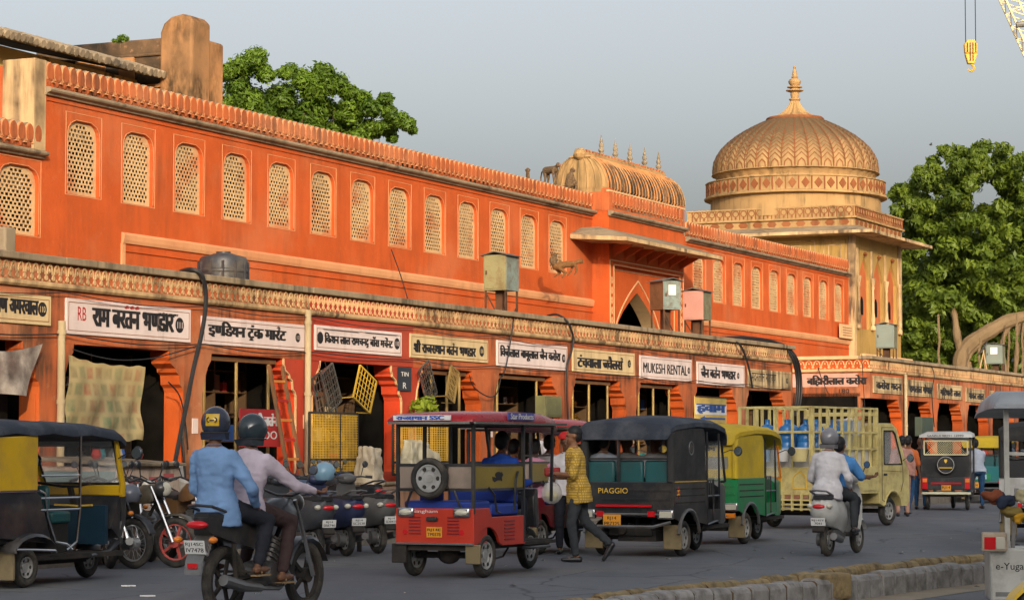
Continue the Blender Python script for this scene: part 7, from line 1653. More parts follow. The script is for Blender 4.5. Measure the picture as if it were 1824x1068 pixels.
def scooter(t, body, num='RJ14|SX2049', grey=V_UND, rack=True, helmet_on=False):
    WB = 1.23; R = .22
    wheel(t, 0, 0, R, .095, .58); wheel(t, WB, 0, R, .09, .58)
    B = MB(); rings = []
    for x, w_, z0_, z1_ in ((-.36, .05, .62, .72), (-.30, .13, .50, .74), (-.15, .18, .40, .76), (.1, .20, .36, .76), (.35, .17, .30, .72), (.5, .12, .28, .60)):
        m_ = (z0_+z1_)/2; rings.append([(x, -w_*.6, z0_), (x, -w_, m_-.03), (x, -w_*.95, m_+.08), (x, -w_*.7, z1_), (x, w_*.7, z1_), (x, w_*.95, m_+.08), (x, w_, m_-.03), (x, w_*.6, z0_)])
    B.loft(rings); B.build('rear_body', body, t, smooth=60)
    S_ = MB(); rings = []
    for x, w_, z0_, z1_ in ((-.30, .09, .75, .80), (-.18, .13, .74, .82), (.2, .14, .72, .80), (.48, .11, .70, .77), (.55, .06, .70, .74)): rings.append([(x, -w_, z0_), (x, -w_, z1_-.02), (x, -w_*.7, z1_), (x, w_*.7, z1_), (x, w_, z1_-.02), (x, w_, z0_)])
    S_.loft(rings); S_.build('seat', V_SEAT, t, smooth=60)
    Fm = MB(); Fm.box(.45, .86, -.16, .16, .25, .30); Fm.build('floorboard', grey, t, bevel=.02)
    A = MB(); rings = []
    for x, w_, z in ((.84, .17, .28), (.90, .19, .50), (.93, .18, .74), (.92, .15, .88), (.90, .13, .94)): rings.append([(x, -w_, z), (x+.07, -w_*.6, z), (x+.09, 0, z), (x+.07, w_*.6, z), (x, w_, z), (x-.03, 0, z)])
    A.loft(rings); A.build('front_apron', body, t, smooth=60)
    M_ = MB(); rings = []
    for k in range(7):
        a = math.pi*(.15+.12*k); x = WB+(R+.04)*math.cos(a); z = R+(R+.04)*math.sin(a); rings.append([(x, -.075, z-.02), (x, -.05, z+.01), (x, .05, z+.01), (x, .075, z-.02)])
    M_.loft(rings); M_.build('front_mudguard', body, t); MB().tube([(WB, .06, R), (WB-.12, .05, .5), (WB-.30, 0, .95)], .02, 7).build('fork', V_UND, t)
    Hd = MB(); Hd.ell((.90, 0, 1.0), (.10, .15, .075), 14, 10); Hd.build('headset', body, t); MB().ell((.985, 0, 1.0), (.03, .08, .045), 12, 8).build('headlamp', V_LENS, t)
    H_ = MB(); H_.tube([(.78, .34, 1.02), (.86, .2, 1.03), (.9, 0, 1.02), (.86, -.2, 1.03), (.78, -.34, 1.02)], .013, 6)
    for s in (-1, 1): H_.tube([(.78, s*.34, 1.02), (.82, s*.25, 1.03)], .02, 7)
    H_.build('handlebar', V_BLK, t)
    for s in (-1, 1): mirror_on(t, (.86, s*.2, 1.03), (.87, s*.27, 1.20), .05)
    o = MB().ell((-.345, 0, .66), (.04, .085, .035), 14, 8).build('tail_lamp', V_TAIL, t)
    for s in (-1, 1): MB().ell((-.30, s*.13, .665), (.05, .045, .035), 10, 6).build('indicator', V_LENS, t)
    G_ = MB(); G_.loft([[(x, -.08, z), (x, .08, z), (x+.02, .08, z-.02), (x+.02, -.08, z-.02)] for x, z in ((-.26, .52), (-.34, .44), (-.38, .34))]); G_.build('rear_mudguard', V_UND, t); plate(t, -.365, 0, .46, .20, .10, num, V_PLW, rx=math.radians(-8))
    if rack: MB().tube([(-.10, .12, .80), (-.36, .11, .86), (-.42, 0, .87), (-.36, -.11, .86), (-.10, -.12, .80)], .014, 6).build('grab_rail', V_ALU, t)
    E_ = MB(); E_.box(.02, .36, .05, .15, .18, .34); E_.cyl((0, .05, R), (0, .13, R), .09, n=16); E_.box(.05, .45, -.10, .05, .22, .36); E_.build('engine', V_ALU, t); X = MB(); X.tube([(.3, -.10, .22), (.1, -.15, .22), (-.22, -.16, .27)], [.03, .05, .05], 10); X.build('exhaust', V_ALU, t)
    MB().box(.2, .3, .14, .16, .02, .2).build('stand', V_UND, t)

# the two riders on the black motorcycle
hb = math.pi/2 - math.radians(26.5)
t = put('motorcycle', 'black motorcycle in the foreground carrying two helmeted men', 'motorcycle', 398, 1100, hb, 0, 0); MOTO = t
motorcycle(t, V_BLK, V_UND, 5, 'RJ14SC|IV7478')
def hel(n, c, r=.12): return mat(n, c, r, spec=.6, var=.1, dirt=.2)
pil = person('man in light blue shirt and yellow-marked helmet riding pillion on the foreground motorcycle', t.location, hb,
    dict(pelvis=(-.06, .03, .92), chest=(-.05, .06, 1.27), head=(-.01, .08, 1.59), el=(-.02, .28, 1.07), wl=(.16, .20, .90), er=(.0, -.27, 1.07), wr=(.17, -.20, .93), kl=(.34, .20, .82), al=(.14, .20, .46), kr=(.34, -.21, .80), ar=(.20, -.21, .44), hem=-.16, yaw=20), C_BLUE, C_BLK, SK2, 'long', hel('navy_helmet', (.03, .04, .07)), shoe='sandal', vox=.013)
rid = person('man in pale lilac shirt and dark helmet driving the foreground motorcycle', t.location, hb,
    dict(pelvis=(.33, .02, .90), chest=(.45, .05, 1.24), head=(.55, .07, 1.54), el=(.68, .27, 1.10), wl=(.86, .34, 1.04), er=(.68, -.28, 1.08), wr=(.86, -.35, 1.04), kl=(.76, .17, .80), al=(.55, .17, .37), kr=(.76, -.18, .78), ar=(.60, -.20, .36), hem=-.12, yaw=-14), C_LIL, C_BRN, SK2, 'long', hel('charcoal_helmet', (.03, .045, .055)), shoe='sandal', vox=.013)
# yellow panel with emblem on the back of the pillion helmet
for p_, px in ((pil, -.01),):
    q = MB(Matrix.Translation((px, .08, 1.59)) @ Matrix.Rotation(math.radians(20), 4, 'Z')); 
    q.grid(lambda a, b: (-.012-math.cos((a-.5)*.95)*math.cos((b-.28)*.75)*.1375, math.sin((a-.5)*.95)*.125, .028+math.sin((b-.28)*.75)*.138), 8, 5); q.build('yellow_panel', V_YEL, p_, smooth=60, fixn=False)
    q = MB(Matrix.Translation((px, .08, 1.59)) @ Matrix.Rotation(math.radians(20), 4, 'Z'))
    for yy, sg in ((.028, 1), (-.028, -1)):
        q.tube([(-.158, yy+sg*.014*math.cos(a), .050+.018*math.sin(a)) for a in [-1.9+.42*k for k in range(10)]], .004, 4)
    q.bar((-.159, -.018, .046), (-.159, .018, .046), .008); q.build('emblem', M_INK, p_)

# parked bikes, left group
PG = 'motorcycles parked in front of the shops'
def parked(kind, u, v, hdg, lx, label, **k):
    t = put(kind, label, kind, u, v, math.pi/2-math.radians(hdg), lx, 0, PG); (motorcycle if kind == 'motorcycle' else scooter)(t, **k); return t
M_RIMR = mat('red_rim_paint', (.55, .10, .08), .4); M_RIMS = mat('silver_rim', (.5, .5, .5), .3, .6)
parked('motorcycle', 196, 1012, -18, 0, 'dark motorcycle with bright red tail lamp parked just right of the left auto rickshaw', num='RJ14|AG1280', rimm=M_RIMS, spokes=24)
parked('motorcycle', 238, 1012, 140, 1.28, 'motorcycle with chrome spoked front wheel facing the road', rimm=M_RIMS, spokes=24, steer=.25, num='RJ14|BC2231')
parked('motorcycle', 313, 1010, 132, 1.28, 'motorcycle with red-rimmed alloy front wheel facing the road', rimm=M_RIMR, spokes=5, steer=.35, num='RJ14|QA3356', tank=paint('olive_bike_paint', (.06, .05, .03)))
parked('motorcycle', 372, 1002, 150, 1.28, 'brown dusty motorcycle parked behind the red-rimmed one', rimm=M_RIMS, spokes=24, num='RJ14|QB8821', tank=paint('brown_bike_paint', (.16, .08, .03)))
parked('motorcycle', 268, 1000, 155, 1.28, 'black motorcycle squeezed between the chrome-spoked and red-rimmed ones', rimm=M_RIMS, spokes=24, num='RJ14|QC1907')
parked('motorcycle', 210, 996, 160, 1.28, 'dusty motorcycle partly hidden behind the left auto rickshaw', rimm=M_RIMS, spokes=24, num='RJ14|QD7730')
# scooters right of the riders
SG_ = paint('grey_scooter_paint', (.10, .10, .10), dirt=.2); SD_ = paint('graphite_scooter_paint', (.045, .05, .06), dirt=.2); SBL = paint('navy_scooter_paint', (.02, .03, .08), dirt=.2)
parked('scooter', 560, 995, -35, 0, 'dark grey scooter with white rear rack, nearest the riders', body=SD_, num='RJ14|SB8746')
parked('scooter', 617, 990, -30, 0, 'black scooter with red tail lamp parked between two grey ones', body=SBL, num='RJ14|SC2538')
parked('scooter', 673, 985, -32, 0, 'silver-grey scooter closest to the red e-rickshaw', body=SG_, num='RJ14|SD0419')
parked('scooter', 520, 985, -28, 0, 'dark scooter mostly hidden behind the riders', body=SD_, num='RJ14|SE7715')
parked('motorcycle', 650, 965, -40, 0, 'black motorcycle standing behind the grey scooters', num='RJ14|SF6120', rimm=M_RIMS, spokes=24)
parked('motorcycle', 596, 968, -36, 0, 'blue-tanked motorcycle behind the dark scooters', num='RJ14|SG3318', tank=paint('blue_tank_paint', (.06, .12, .22)))
# parked helmets
def helmet_thing(p, label, m_, s=1.0):
    h = thing('helmet', label, 'helmet', p, .5); H_ = MB(); H_.ell((0, 0, 0), (.13*s, .12*s, .125*s), 20, 14, 0, zmin=-.7); H_.build('shell', m_, h); MB().ell((.03, 0, -.01), (.115*s, .105*s, .06*s), 16, 8, 0, zmin=-.8, zmax=.6).build('visor', V_BLK, h)
helmet_thing(pd(578, 841, 28.6), 'pale blue helmet resting on the scooter nearest the riders', mat('pale_blue_helmet_shell', (.22, .38, .50), .2))
helmet_thing(pd(232, 880, 29.2), 'grey striped helmet on the motorcycle beside the left auto', mat('grey_helmet_shell', (.12, .13, .16), .2))
# white scooter with two riders
hs_ = math.pi/2-math.radians(26)
t = put('scooter', 'white scooter ridden by two men in the middle of the road', 'scooter', 1474, 990, hs_, 0, 0); scooter(t, V_WHT, 'RJ14SY|7041'); WS = t
person('man in white shirt and silver helmet sitting at the back of the white scooter', t.location, hs_, dict(pelvis=(.02, 0, .88), chest=(.06, 0, 1.23), head=(.13, 0, 1.53), el=(.12, .27, 1.02), wl=(.32, .22, .92), er=(.10, -.27, 1.02), wr=(.28, -.22, .90), kl=(.42, .22, .78), al=(.42, .22, .40), kr=(.43, -.22, .78), ar=(.44, -.23, .38), hem=-.14), C_WHT, C_CHAR, SK1, 'long', hel('silver_helmet', (.22, .22, .24)), vox=.016)
person('man in blue short-sleeved shirt driving the white scooter, mostly hidden', t.location, hs_, dict(pelvis=(.36, 0, .86), chest=(.46, -.02, 1.18), head=(.54, 0, 1.45), el=(.62, .25, 1.05), wl=(.80, .34, 1.04), er=(.62, -.27, 1.03), wr=(.80, -.35, 1.04), kl=(.74, .14, .72), al=(.66, .13, .36), kr=(.74, -.16, .72), ar=(.66, -.15, .36)), C_SKY, C_BLK, SK2, 'short', vox=.016)

# ================================================================ people on foot and in vehicles
w = math.pi/2
x, y = gp(1030, 1000)
man = person('man in yellow checked shirt walking left with a red pouch and plastic bag', (x, y, 0), math.radians(186),
   stand(head=(.06, 0, 1.57), chest=(.04, 0, 1.27), el=(.10, .25, 1.08), wl=(.30, .10, 1.10), er=(.08, -.25, 1.06), wr=(.26, -.05, 1.05), kl=(.10, .09, .50), al=(.04, .09, .085), kr=(-.10, -.10, .50), ar=(-.42, -.10, .22), tr=(.5, 0, -.85), hem=-.20), C_CHK, C_CHAR, SK1, 'short', vox=.014)
hp = man.matrix_basis
pch = thing('pouch', 'dark red leather pouch held by the man in the yellow shirt', 'pouch', hp @ Vector((.33, .04, 1.12)), man.rotation_euler.z)
MB().box(-.10, .10, -.03, .03, -.05, .06).build('case', mat('dark_red_leather', (.30, .02, .02), .45), pch, bevel=.02); MB().box(-.10, .10, -.034, -.03, .02, .03).build('zip', V_CHR, pch)
bag = thing('plastic_bag', 'clear plastic bag with yellow contents hanging from the walking man\'s hand', 'bag', hp @ Vector((.33, -.06, .86)), 0)
pm_, nt_, bb_ = _pr('clear_plastic_film'); bb_.inputs['Base Color'].default_value = (.75, .75, .72, 1); bb_.inputs['Roughness'].default_value = .12; bb_.inputs['Alpha'].default_value = .42
bm_ = MB(); rings = []
rr0 = random.Random(3)
for k in range(11):
    a = math.pi*k/10; rings.append([(math.cos(q*.314)*.13*math.sin(a)*(1+.10*rr0.uniform(-1, 1))+.002, math.sin(q*.314)*.10*math.sin(a)*(1+.10*rr0.uniform(-1, 1))+.002*(q % 3), -math.cos(a)*.14) for q in range(20)])
bm_.loft(rings); bm_.build('film', pm_, bag, smooth=20); MB().ell((0, 0, -.03), (.09, .07, .07), 10, 7).build('contents', mat('yellow_contents', (.6, .5, .12), .6), bag); MB().tube([(0, 0, .13), (-.03, .02, .2)], [.02, .012], 6).build('neck', pm_, bag)
# driver of the red e-rickshaw and passengers
def seat_in(v, lx, ly, rot, label, J, top, bot, sk=SK1, **k):
    p = v.matrix_basis @ Vector((lx, ly, 0)); return person(label, p, v.rotation_euler.z+rot, J, top, bot, sk, **k)
seat_in(ER1, 1.02, -.10, 0, 'man in bright blue shirt seen from behind driving the red e-rickshaw', sit(z=.74, hz=.28, reach=.45), C_DEEP, C_BLK, SK2, sleeve='long', vox=.018, fing=False)
seat_in(ER2, .06, -.28, math.radians(10), 'person in pink shirt holding the bar of the dark red e-rickshaw', sit(z=.68, wr=(.5, -.24, 1.25), er=(.34, -.28, 1.02), lean=.12), C_PINK, C_BRN, SK2, vox=.018, fing=False)
seat_in(ER2, .36, -.68, math.radians(-165), 'man in white shirt with red headscarf gripping the e-rickshaw pole', stand(wl=(.16, .22, 1.62), el=(.10, .30, 1.38), head=(.05, 0, 1.50), chest=(.02, 0, 1.2), pelvis=(0, 0, .86), kl=(.04, .1, .46), kr=(.04, -.1, .46)), C_WHT, C_BLK, SK2, vox=.016)
q = MB(ER2.matrix_basis @ Matrix.Translation((.31, -.68, 1.57))); q.ell((0, 0, 0), (.105, .10, .08), 14, 8, zmin=-.3); props(q.build('headscarf', C_RED), 'red scarf tied round the head of the man at the e-rickshaw pole', 'scarf')
seat_in(ER2, .35, .15, 0, 'person with dark red shawl sitting inside the dark red e-rickshaw', sit(z=.68, lean=.05), C_RED, C_BLK, SK1, vox=.02, fing=False)
seat_in(ER2, 1.05, -.05, 0, 'driver in white shirt at the front of the dark red e-rickshaw', sit(z=.74, hz=.28, reach=.45), C_WHT, C_BLK, SK2, vox=.02, fing=False)
for i, (lx, ly, rot, lab, tp) in enumerate(((.25, .30, 180, 'passenger in white striped shirt facing back in the black three-wheeler', C_WHT), (-.20, .48, 0, 'passenger in checked grey shirt at the left of the teal seat', C_GRY), (.25, -.12, 180, 'passenger in pale shirt in the middle of the black three-wheeler', C_WHT), (1.0, 0, 0, 'driver in white shirt inside the black three-wheeler cab', C_WHT))):
    seat_in(AP, lx, ly, math.radians(rot), lab, sit(z=.76, lean=.02, reach=.25, hz=.12), tp, C_BLK, SK1 if i % 2 else SK2, vox=.02, fing=False)
def at(u, v, d=0): x, y = gp(u, v); return (x, y, 0)
person('man in white shirt and blue jeans leaning on the distant black e-rickshaw', at(1743, 905), math.radians(100), stand(kl=(.20, .14, .52), al=(.16, .16, .30), pelvis=(0, 0, .92), chest=(.10, 0, 1.27), head=(.20, 0, 1.55), el=(.28, .22, 1.16), wl=(.42, .16, 1.20), er=(.26, -.22, 1.16), wr=(.42, -.18, 1.2)), C_GRY if False else CLO('bluish_white_shirt_cloth', (.42, .46, .54)), C_NAVY, SK2, vox=.018, fing=False)
person('bald man in black shirt standing beyond the truck cab', at(1640, 906), math.radians(70), stand(), CLO('black_shirt_cloth', (.02, .02, .022)), C_NAVY, SK2, sleeve='short', vox=.02, hair=False, fing=False)
person('man in dark vest and orange sleeve walking past the truck nose', at(1618, 918), math.radians(60), stand(kl=(.2, .1, .5), al=(.15, .1, .1), kr=(-.08, -.1, .48), ar=(-.3, -.1, .12)), C_ORG, C_NAVY, SK2, sleeve='short', vox=.02, fing=False)
person('person in dusty pink robe and trousers beside the truck wheel', at(1608, 919), math.radians(80), stand(), CLO('dusty_pink_cloth', (.42, .22, .18)), CLO('pink_trouser_cloth', (.45, .25, .18)), SK2, vox=.02, fing=False)
t_, z_ = tz(1572, 740, -1.2)
person('man in white shirt standing on the plinth behind the truck cab', F2W(t_, -.30, .86), math.radians(60), stand(), C_WHT, C_CHAR, SK2, vox=.02, fing=False)
t_, _ = tz(1745, 760, -.4); person('woman in red patterned shawl sitting on the plinth near the far pillars', F2W(t_, -.4, .40), math.radians(-110), sit(z=.46), C_RED, C_RED, SK2, vox=.02, fing=False, dress=True)
t_, _ = tz(1606, 790, -1.6); person('woman in orange sari behind the truck bonnet', F2W(t_, -1.5, .13), math.radians(40), stand(head=(.05, 0, 1.5), chest=(0, 0, 1.22)), C_ORG, C_ORG, SK2, vox=.02, fing=False, dress=True)
for u, lab, c_ in ((1248, 'man with dark hair standing on the pavement beneath the yellow poster', C_GRY), (1283, 'second man with dark hair standing beneath the yellow poster', C_WHT), (968, 'man in pale shirt on the pavement behind the dark red e-rickshaw', C_WHT), (1338, 'shopper in red beside the truck tail on the pavement', C_RED)):
    t_, _ = tz(u, 800, -2.2); person(lab, F2W(t_, -2.2, .13), math.radians(200 if u < 1260 else 30), stand(), c_, C_CHAR, SK2, vox=.022, fing=False)
# rider of the foreground bike at the right edge and its parts
fb = thing('motorcycle', 'foreground motorcycle at the right edge showing only its handlebar, lamp and tank', 'motorcycle', pd(2206, 1075, 15.2), math.radians(196)); fb.location.z = 0
motorcycle(fb, V_YEL, V_UND, 5, 'RJ14|XX'.replace('XX', 'RB2210'))
bs = thing('bundle', 'brown and yellow cloth bundle tied on the rail of the cream e-rickshaw', 'bundle', pd(1798, 905, 20.9), 0)
for k, (du, dv, c_) in enumerate(((-34, -22, CLO('rust_cloth', (.20, .06, .03))), (-8, -18, CLO('dark_blue_cloth', (.03, .04, .07))), (8, 8, CLO('olive_cloth', (.22, .16, .05))), (26, 16, CLO('mustard_cloth', (.50, .26, .02))), (30, -26, CLO('sand_cloth', (.40, .34, .2))))):
    q = MB(); q.ell((du/230, 0, -dv/230), (.085, .07, .034), 12, 8); q.ell((du/230+.05, .02, -dv/230-.03), (.05, .06, .03), 10, 6); [q.ell((du/230+rr0.uniform(-.07, .07), rr0.uniform(-.05, .05), -dv/230+rr0.uniform(-.05, .05)), (rr0.uniform(.03, .06), .04, rr0.uniform(.02, .05)), 8, 6) for _ in range(7)]; remeshed(q, 'shirt', c_, bs, .012, 1).name = 'fold'
# ================================================================ median kerbs
M_KG = mat('whitewashed_kerb_stone', (.34, .33, .32), .85, var=.2, scale=4, dirt=.75, dirtcol=(.08, .075, .065), dscale=6, bump=.6)
M_KB = mat('sandy_kerb_stone', (.32, .24, .12), .9, var=.2, scale=4, dirt=.85, dirtcol=(.09, .065, .035), dscale=6, bump=.7)
def kerbline(name, label, pts, length, h, w, mt, mx=None, seed=1, tilt=.03):
    rr = random.Random(seed); P = [Vector((x, y, 0)) for x, y in pts]; root = thing(name, label, 'kerb', P[0], 0); Pp = []
    for i in range(len(P)-1):
        p0 = P[max(i-1, 0)]; p1 = P[i]; p2 = P[i+1]; p3 = P[min(i+2, len(P)-1)]
        for k in range(12):
            s = k/12; Pp.append(.5*((2*p1)+(p2-p0)*s+(2*p0-5*p1+4*p2-p3)*s*s+(3*p1-p0-3*p2+p3)*s**3))
    Pp.append(P[-1]); cur = 0; acc = 0; i = 0; last = Pp[0]; d = 0; q = [Pp[0]]
    for a, b in zip(Pp[:-1], Pp[1:]):
        L = (b-a).length
        while d+L >= length:
            s = (length-d)/L; a = a.lerp(b, s); q.append(a); L = (b-a).length; d = 0
        d += L
    vs = []
    for k in range(3):
        mb = MB(); r_ = .05; mb.prism([(-w/2, -.05), (w/2, -.05), (w/2, h-r_), (w/2-r_*.4, h-r_*.3), (w/2-r_, h), (-w/2+r_, h), (-w/2+r_*.4, h-r_*.3), (-w/2, h-r_)], .022, length-.022, 'yz'); mb.prism([(-w/2+.02, -.05), (w/2-.02, -.05), (w/2-.02, h-.04), (w/2-.05, h-.018), (-w/2+.05, h-.018), (-w/2+.02, h-.04)], .010, length-.010, 'yz'); mb.m[-8:] = [1]*8; vs.append(mb.mesh([mt, M_GRIME], 0))
    for a, b in zip(q[:-1], q[1:]):
        o = link('kerb_stone', vs[rr.randrange(3)], root, a-P[0], (rr.uniform(-tilt, tilt), rr.uniform(-.02, .02), math.atan2(b.y-a.y, b.x-a.x)+rr.uniform(-.02, .02)), (1, 1, 1+rr.uniform(-.08, .05)))
    return root
def gpl(l): return [gp(*p) for p in l]
fk = gpl([(900, 1140), (1060, 1118), (1180, 1102), (1300, 1090), (1400, 1080), (1480, 1070), (1560, 1060), (1640, 1049), (1700, 1042), (1755, 1036), (1850, 1028)])
kerbline('median_kerb', 'front line of pale grey rounded kerb stones curving across the bottom right', fk, .30, .225, .20, M_KG, seed=2)
bk = []
for u, v in [(900, 1082), (960, 1069), (1060, 1056), (1150, 1043), (1250, 1035), (1350, 1024), (1440, 1014), (1520, 1004), (1600, 996), (1680, 988), (1745, 984), (1850, 978)]:
    x, y = gp(u, v, .24); bk.append((x, y))
kerbline('median_kerb', 'back line of sandy brown kerb stones behind the grey ones at bottom right', bk, .34, .225, .14, M_KB, seed=5, tilt=.05)
loose = thing('kerb_block', 'single tilted yellowish kerb block lying between the two kerb lines', 'kerb block', (*gp(1470, 1032, .20), 0), math.radians(50))
MB().box(-.28, .28, -.12, .12, .02, .26).build('block', M_KB, loose, smooth=0, bevel=.03, ); 
md = MB(); n = min(len(fk), len(bk)); fp = [Vector((x, y, .10)) for x, y in fk]; bp_ = [Vector((x, y, .10)) for x, y in bk]
fp = [fp[0].lerp(fp[-1], 0)] + fp[1:]; L1 = []
for i in range(n): L1 += [(fp[i].x, fp[i].y, .10), (bp_[i].x, bp_[i].y, .10)]
md.add(L1, [(2*i, 2*i+2, 2*i+3, 2*i+1) for i in range(n-1)]); props(md.build('median_earth', M_EARTH, smooth=0), kind='structure')
dust = MB(); dp = []
for (x, y) in fk: dp += [(x, y, .004), (x+.35, y-.55, .004)]
dust.add(dp, [(2*i, 2*i+2, 2*i+3, 2*i+1) for i in range(len(fk)-1)]); props(dust.build('gutter_sand', mat('gutter_sand', (.30, .25, .18), .95, var=.15), smooth=0), kind='stuff')
# litter
lit = MB(); rr = random.Random(8)
for k in range(60):
    u, v = rr.uniform(420, 1750), rr.choice([rr.uniform(970, 1060), rr.uniform(940, 1000)])
    x, y = gp(u, v); s = rr.uniform(.015, .06); a = rr.uniform(0, 3); c, q = math.cos(a)*s, math.sin(a)*s
    lit.add([(x-c, y-q, .006), (x+q, y-c, .012), (x+c, y+q, .006), (x-q*.6, y+c*.6, .02)], [(0, 1, 2, 3)])
props(lit.build('litter', mat('paper_litter', (.42, .40, .36), .9), smooth=0, fixn=False), 'small scraps of paper and leaves scattered on the road', 'litter', kind='stuff')
for u, v, lab in ((228, 1044, 'white paper scrap on the road near the left auto'), (262, 1062, 'crumpled white paper scrap nearest the camera at left')):
    x, y = gp(u, v); p = thing('paper_scrap', lab, 'litter', (x, y, 0), 0); MB().prism([(-.07, 0), (.0, -.03), (.08, .0), (.05, .04), (-.04, .03)], .004, .016, 'xy').build('sheet', M_WHT, p, smooth=0)

# ================================================================ shop goods
M_BAM = mat('brass_pole', (.36, .24, .08), .5, .3, dirt=.4, dirtcol=(.08, .05, .03)); M_BRN_ = mat('brown_wood_rail', (.20, .09, .035), .7, dirt=.5); M_STL = mat('steel_vessel', (.42, .40, .36), .25, .9, var=.2); M_BRS = mat('brass_vessel', (.50, .30, .07), .28, .9, var=.2); M_MESH = mat('yellow_mesh_paint', (.66, .40, .04), .5, dirt=.3)
op_all = list(zip([s_+.10 for s_ in seams[:-1]], [s_-.45 for s_ in seams[1:]])) + list(zip([s_+.15 for s_ in seams2[:-1]], [s_-.40 for s_ in seams2[1:]]))
pots = []
for k in range(4):
    mb = MB(); prf = [[(.05, 0), (.09, .03), (.10, .09), (.06, .14), (.07, .16)], [(.08, 0), (.08, .14), (.085, .15)], [(.03, 0), (.12, .05), (.13, .06)], [(.06, 0), (.11, .06), (.11, .12), (.04, .19), (.055, .22)]][k]; mb.lathe(prf, n=12); pots.append([mb.mesh(M_STL, 40)])
    mb = MB(); mb.lathe(prf, n=12); pots[-1].append(mb.mesh(M_BRS, 40))
words = ['first', 'second', 'third', 'fourth', 'fifth', 'sixth', 'seventh', 'eighth', 'ninth', 'tenth', 'eleventh', 'twelfth', 'thirteenth', 'fourteenth', 'fifteenth', 'sixteenth', 'seventeenth', 'eighteenth', 'nineteenth', 'twentieth']
M_SHD = mat('dim_shelf_wood', (.11, .065, .035), .8); M_GOODS = [mat('goods_%s' % n_, c_, .6, var=.2) for n_, c_ in (('red', (.42, .04, .03)), ('teal', (.04, .20, .22)), ('cream', (.50, .40, .24)), ('blue', (.04, .11, .34)), ('brown', (.20, .10, .06)))]
rs = random.Random(12)
for i, (a, b_) in enumerate(op_all):
    if i < 1: continue
    cen = (a+b_)/2; lab = 'crowded shelf of metal vessels inside the %s shop from the left' % words[min(i-1, 19)] if a < 60 else 'dim shelf of goods inside the %s far arcade shop' % words[min(i-len(seams)+1, 19)]
    sh = thing('shop_shelf', lab, 'shelf', F2W(cen, 1.15, ZFL), FROT, 'shelves of vessels inside the shops')
    wd = (b_-a)/2+.05
    for z in (.35, .75, 1.15, 1.55, 1.9): MB().box(-wd, wd, -.18, .22, z-.02, z).build('plank', M_SHD, sh, smooth=0)
    for x in (-wd, -wd/3, wd/3, wd): MB().box(x-.02, x+.02, -.18, .22, 0, 2.05).build('upright', M_SHD, sh, smooth=0)
    st_ = MB()
    for z in (0, .35, .75, 1.15, 1.55):
        x = -wd+.12
        while x < wd-.1:
            r_ = rs.random()
            if r_ < .42:
                pm = pots[rs.randrange(4)][rs.random() < .35]; link('vessel', pm, sh, (x, rs.uniform(-.12, 0), z), (0, 0, 0), (rs.uniform(.8, 1.2),)*3)
                x += rs.uniform(.22, .34)
            elif r_ < .75:
                w_ = rs.uniform(.10, .3); h_ = rs.uniform(.12, .30); MB().box(x-w_/2, x+w_/2, -.16, .1, z, z+h_).build('carton', rs.choice(M_GOODS), sh, smooth=0); x += w_+rs.uniform(.04, .14)
            else: x += rs.uniform(.1, .3)
# poles and rail in the openings
for i, ti in ((3, (375, 432, 489)), (5, (742, 778, 822)), (6, (893, 965)), (7, (1026, 1055, 1092)), (8, (1145, 1176, 1205)), (12, (1562, 1588)), (13, (1630,)), (14, (1692,))):
    pass
GR = [((357, 500), (375, 432, 489), 'brown top rail with three brass poles in the opening right of the black conduit'), ((738, 838), (742, 778, 806, 828), 'brown rail with four bamboo poles right of the dark red bay'), ((890, 978), (895, 965), 'brown rail with two brass poles left of the olive pillar box'), ((1026, 1094), (1029, 1058, 1091), 'brown rail with three poles in the jeweller shop opening'), ((1143, 1204), (1146, 1172, 1200), 'brown rail with three poles beneath the English lettered board')]
for (u0, u1), us, lab in GR:
    t0g, _ = tz(u0, 680); t1g, _ = tz(u1, 680); g_ = thing('shop_rail', lab, 'rail', F2W(t0g, .12, ZFL), FROT)
    MB().box(0, t1g-t0g, -.03, .03, ZB-ZFL-.10, ZB-ZFL-.03).build('top_rail', M_BRN_, g_, smooth=0)
    for u in us: x = tz(u, 680)[0]-t0g; MB().cyl((x, 0, 0), (x, 0, ZB-ZFL-.1), .028, n=8).build('pole', M_BAM, g_)
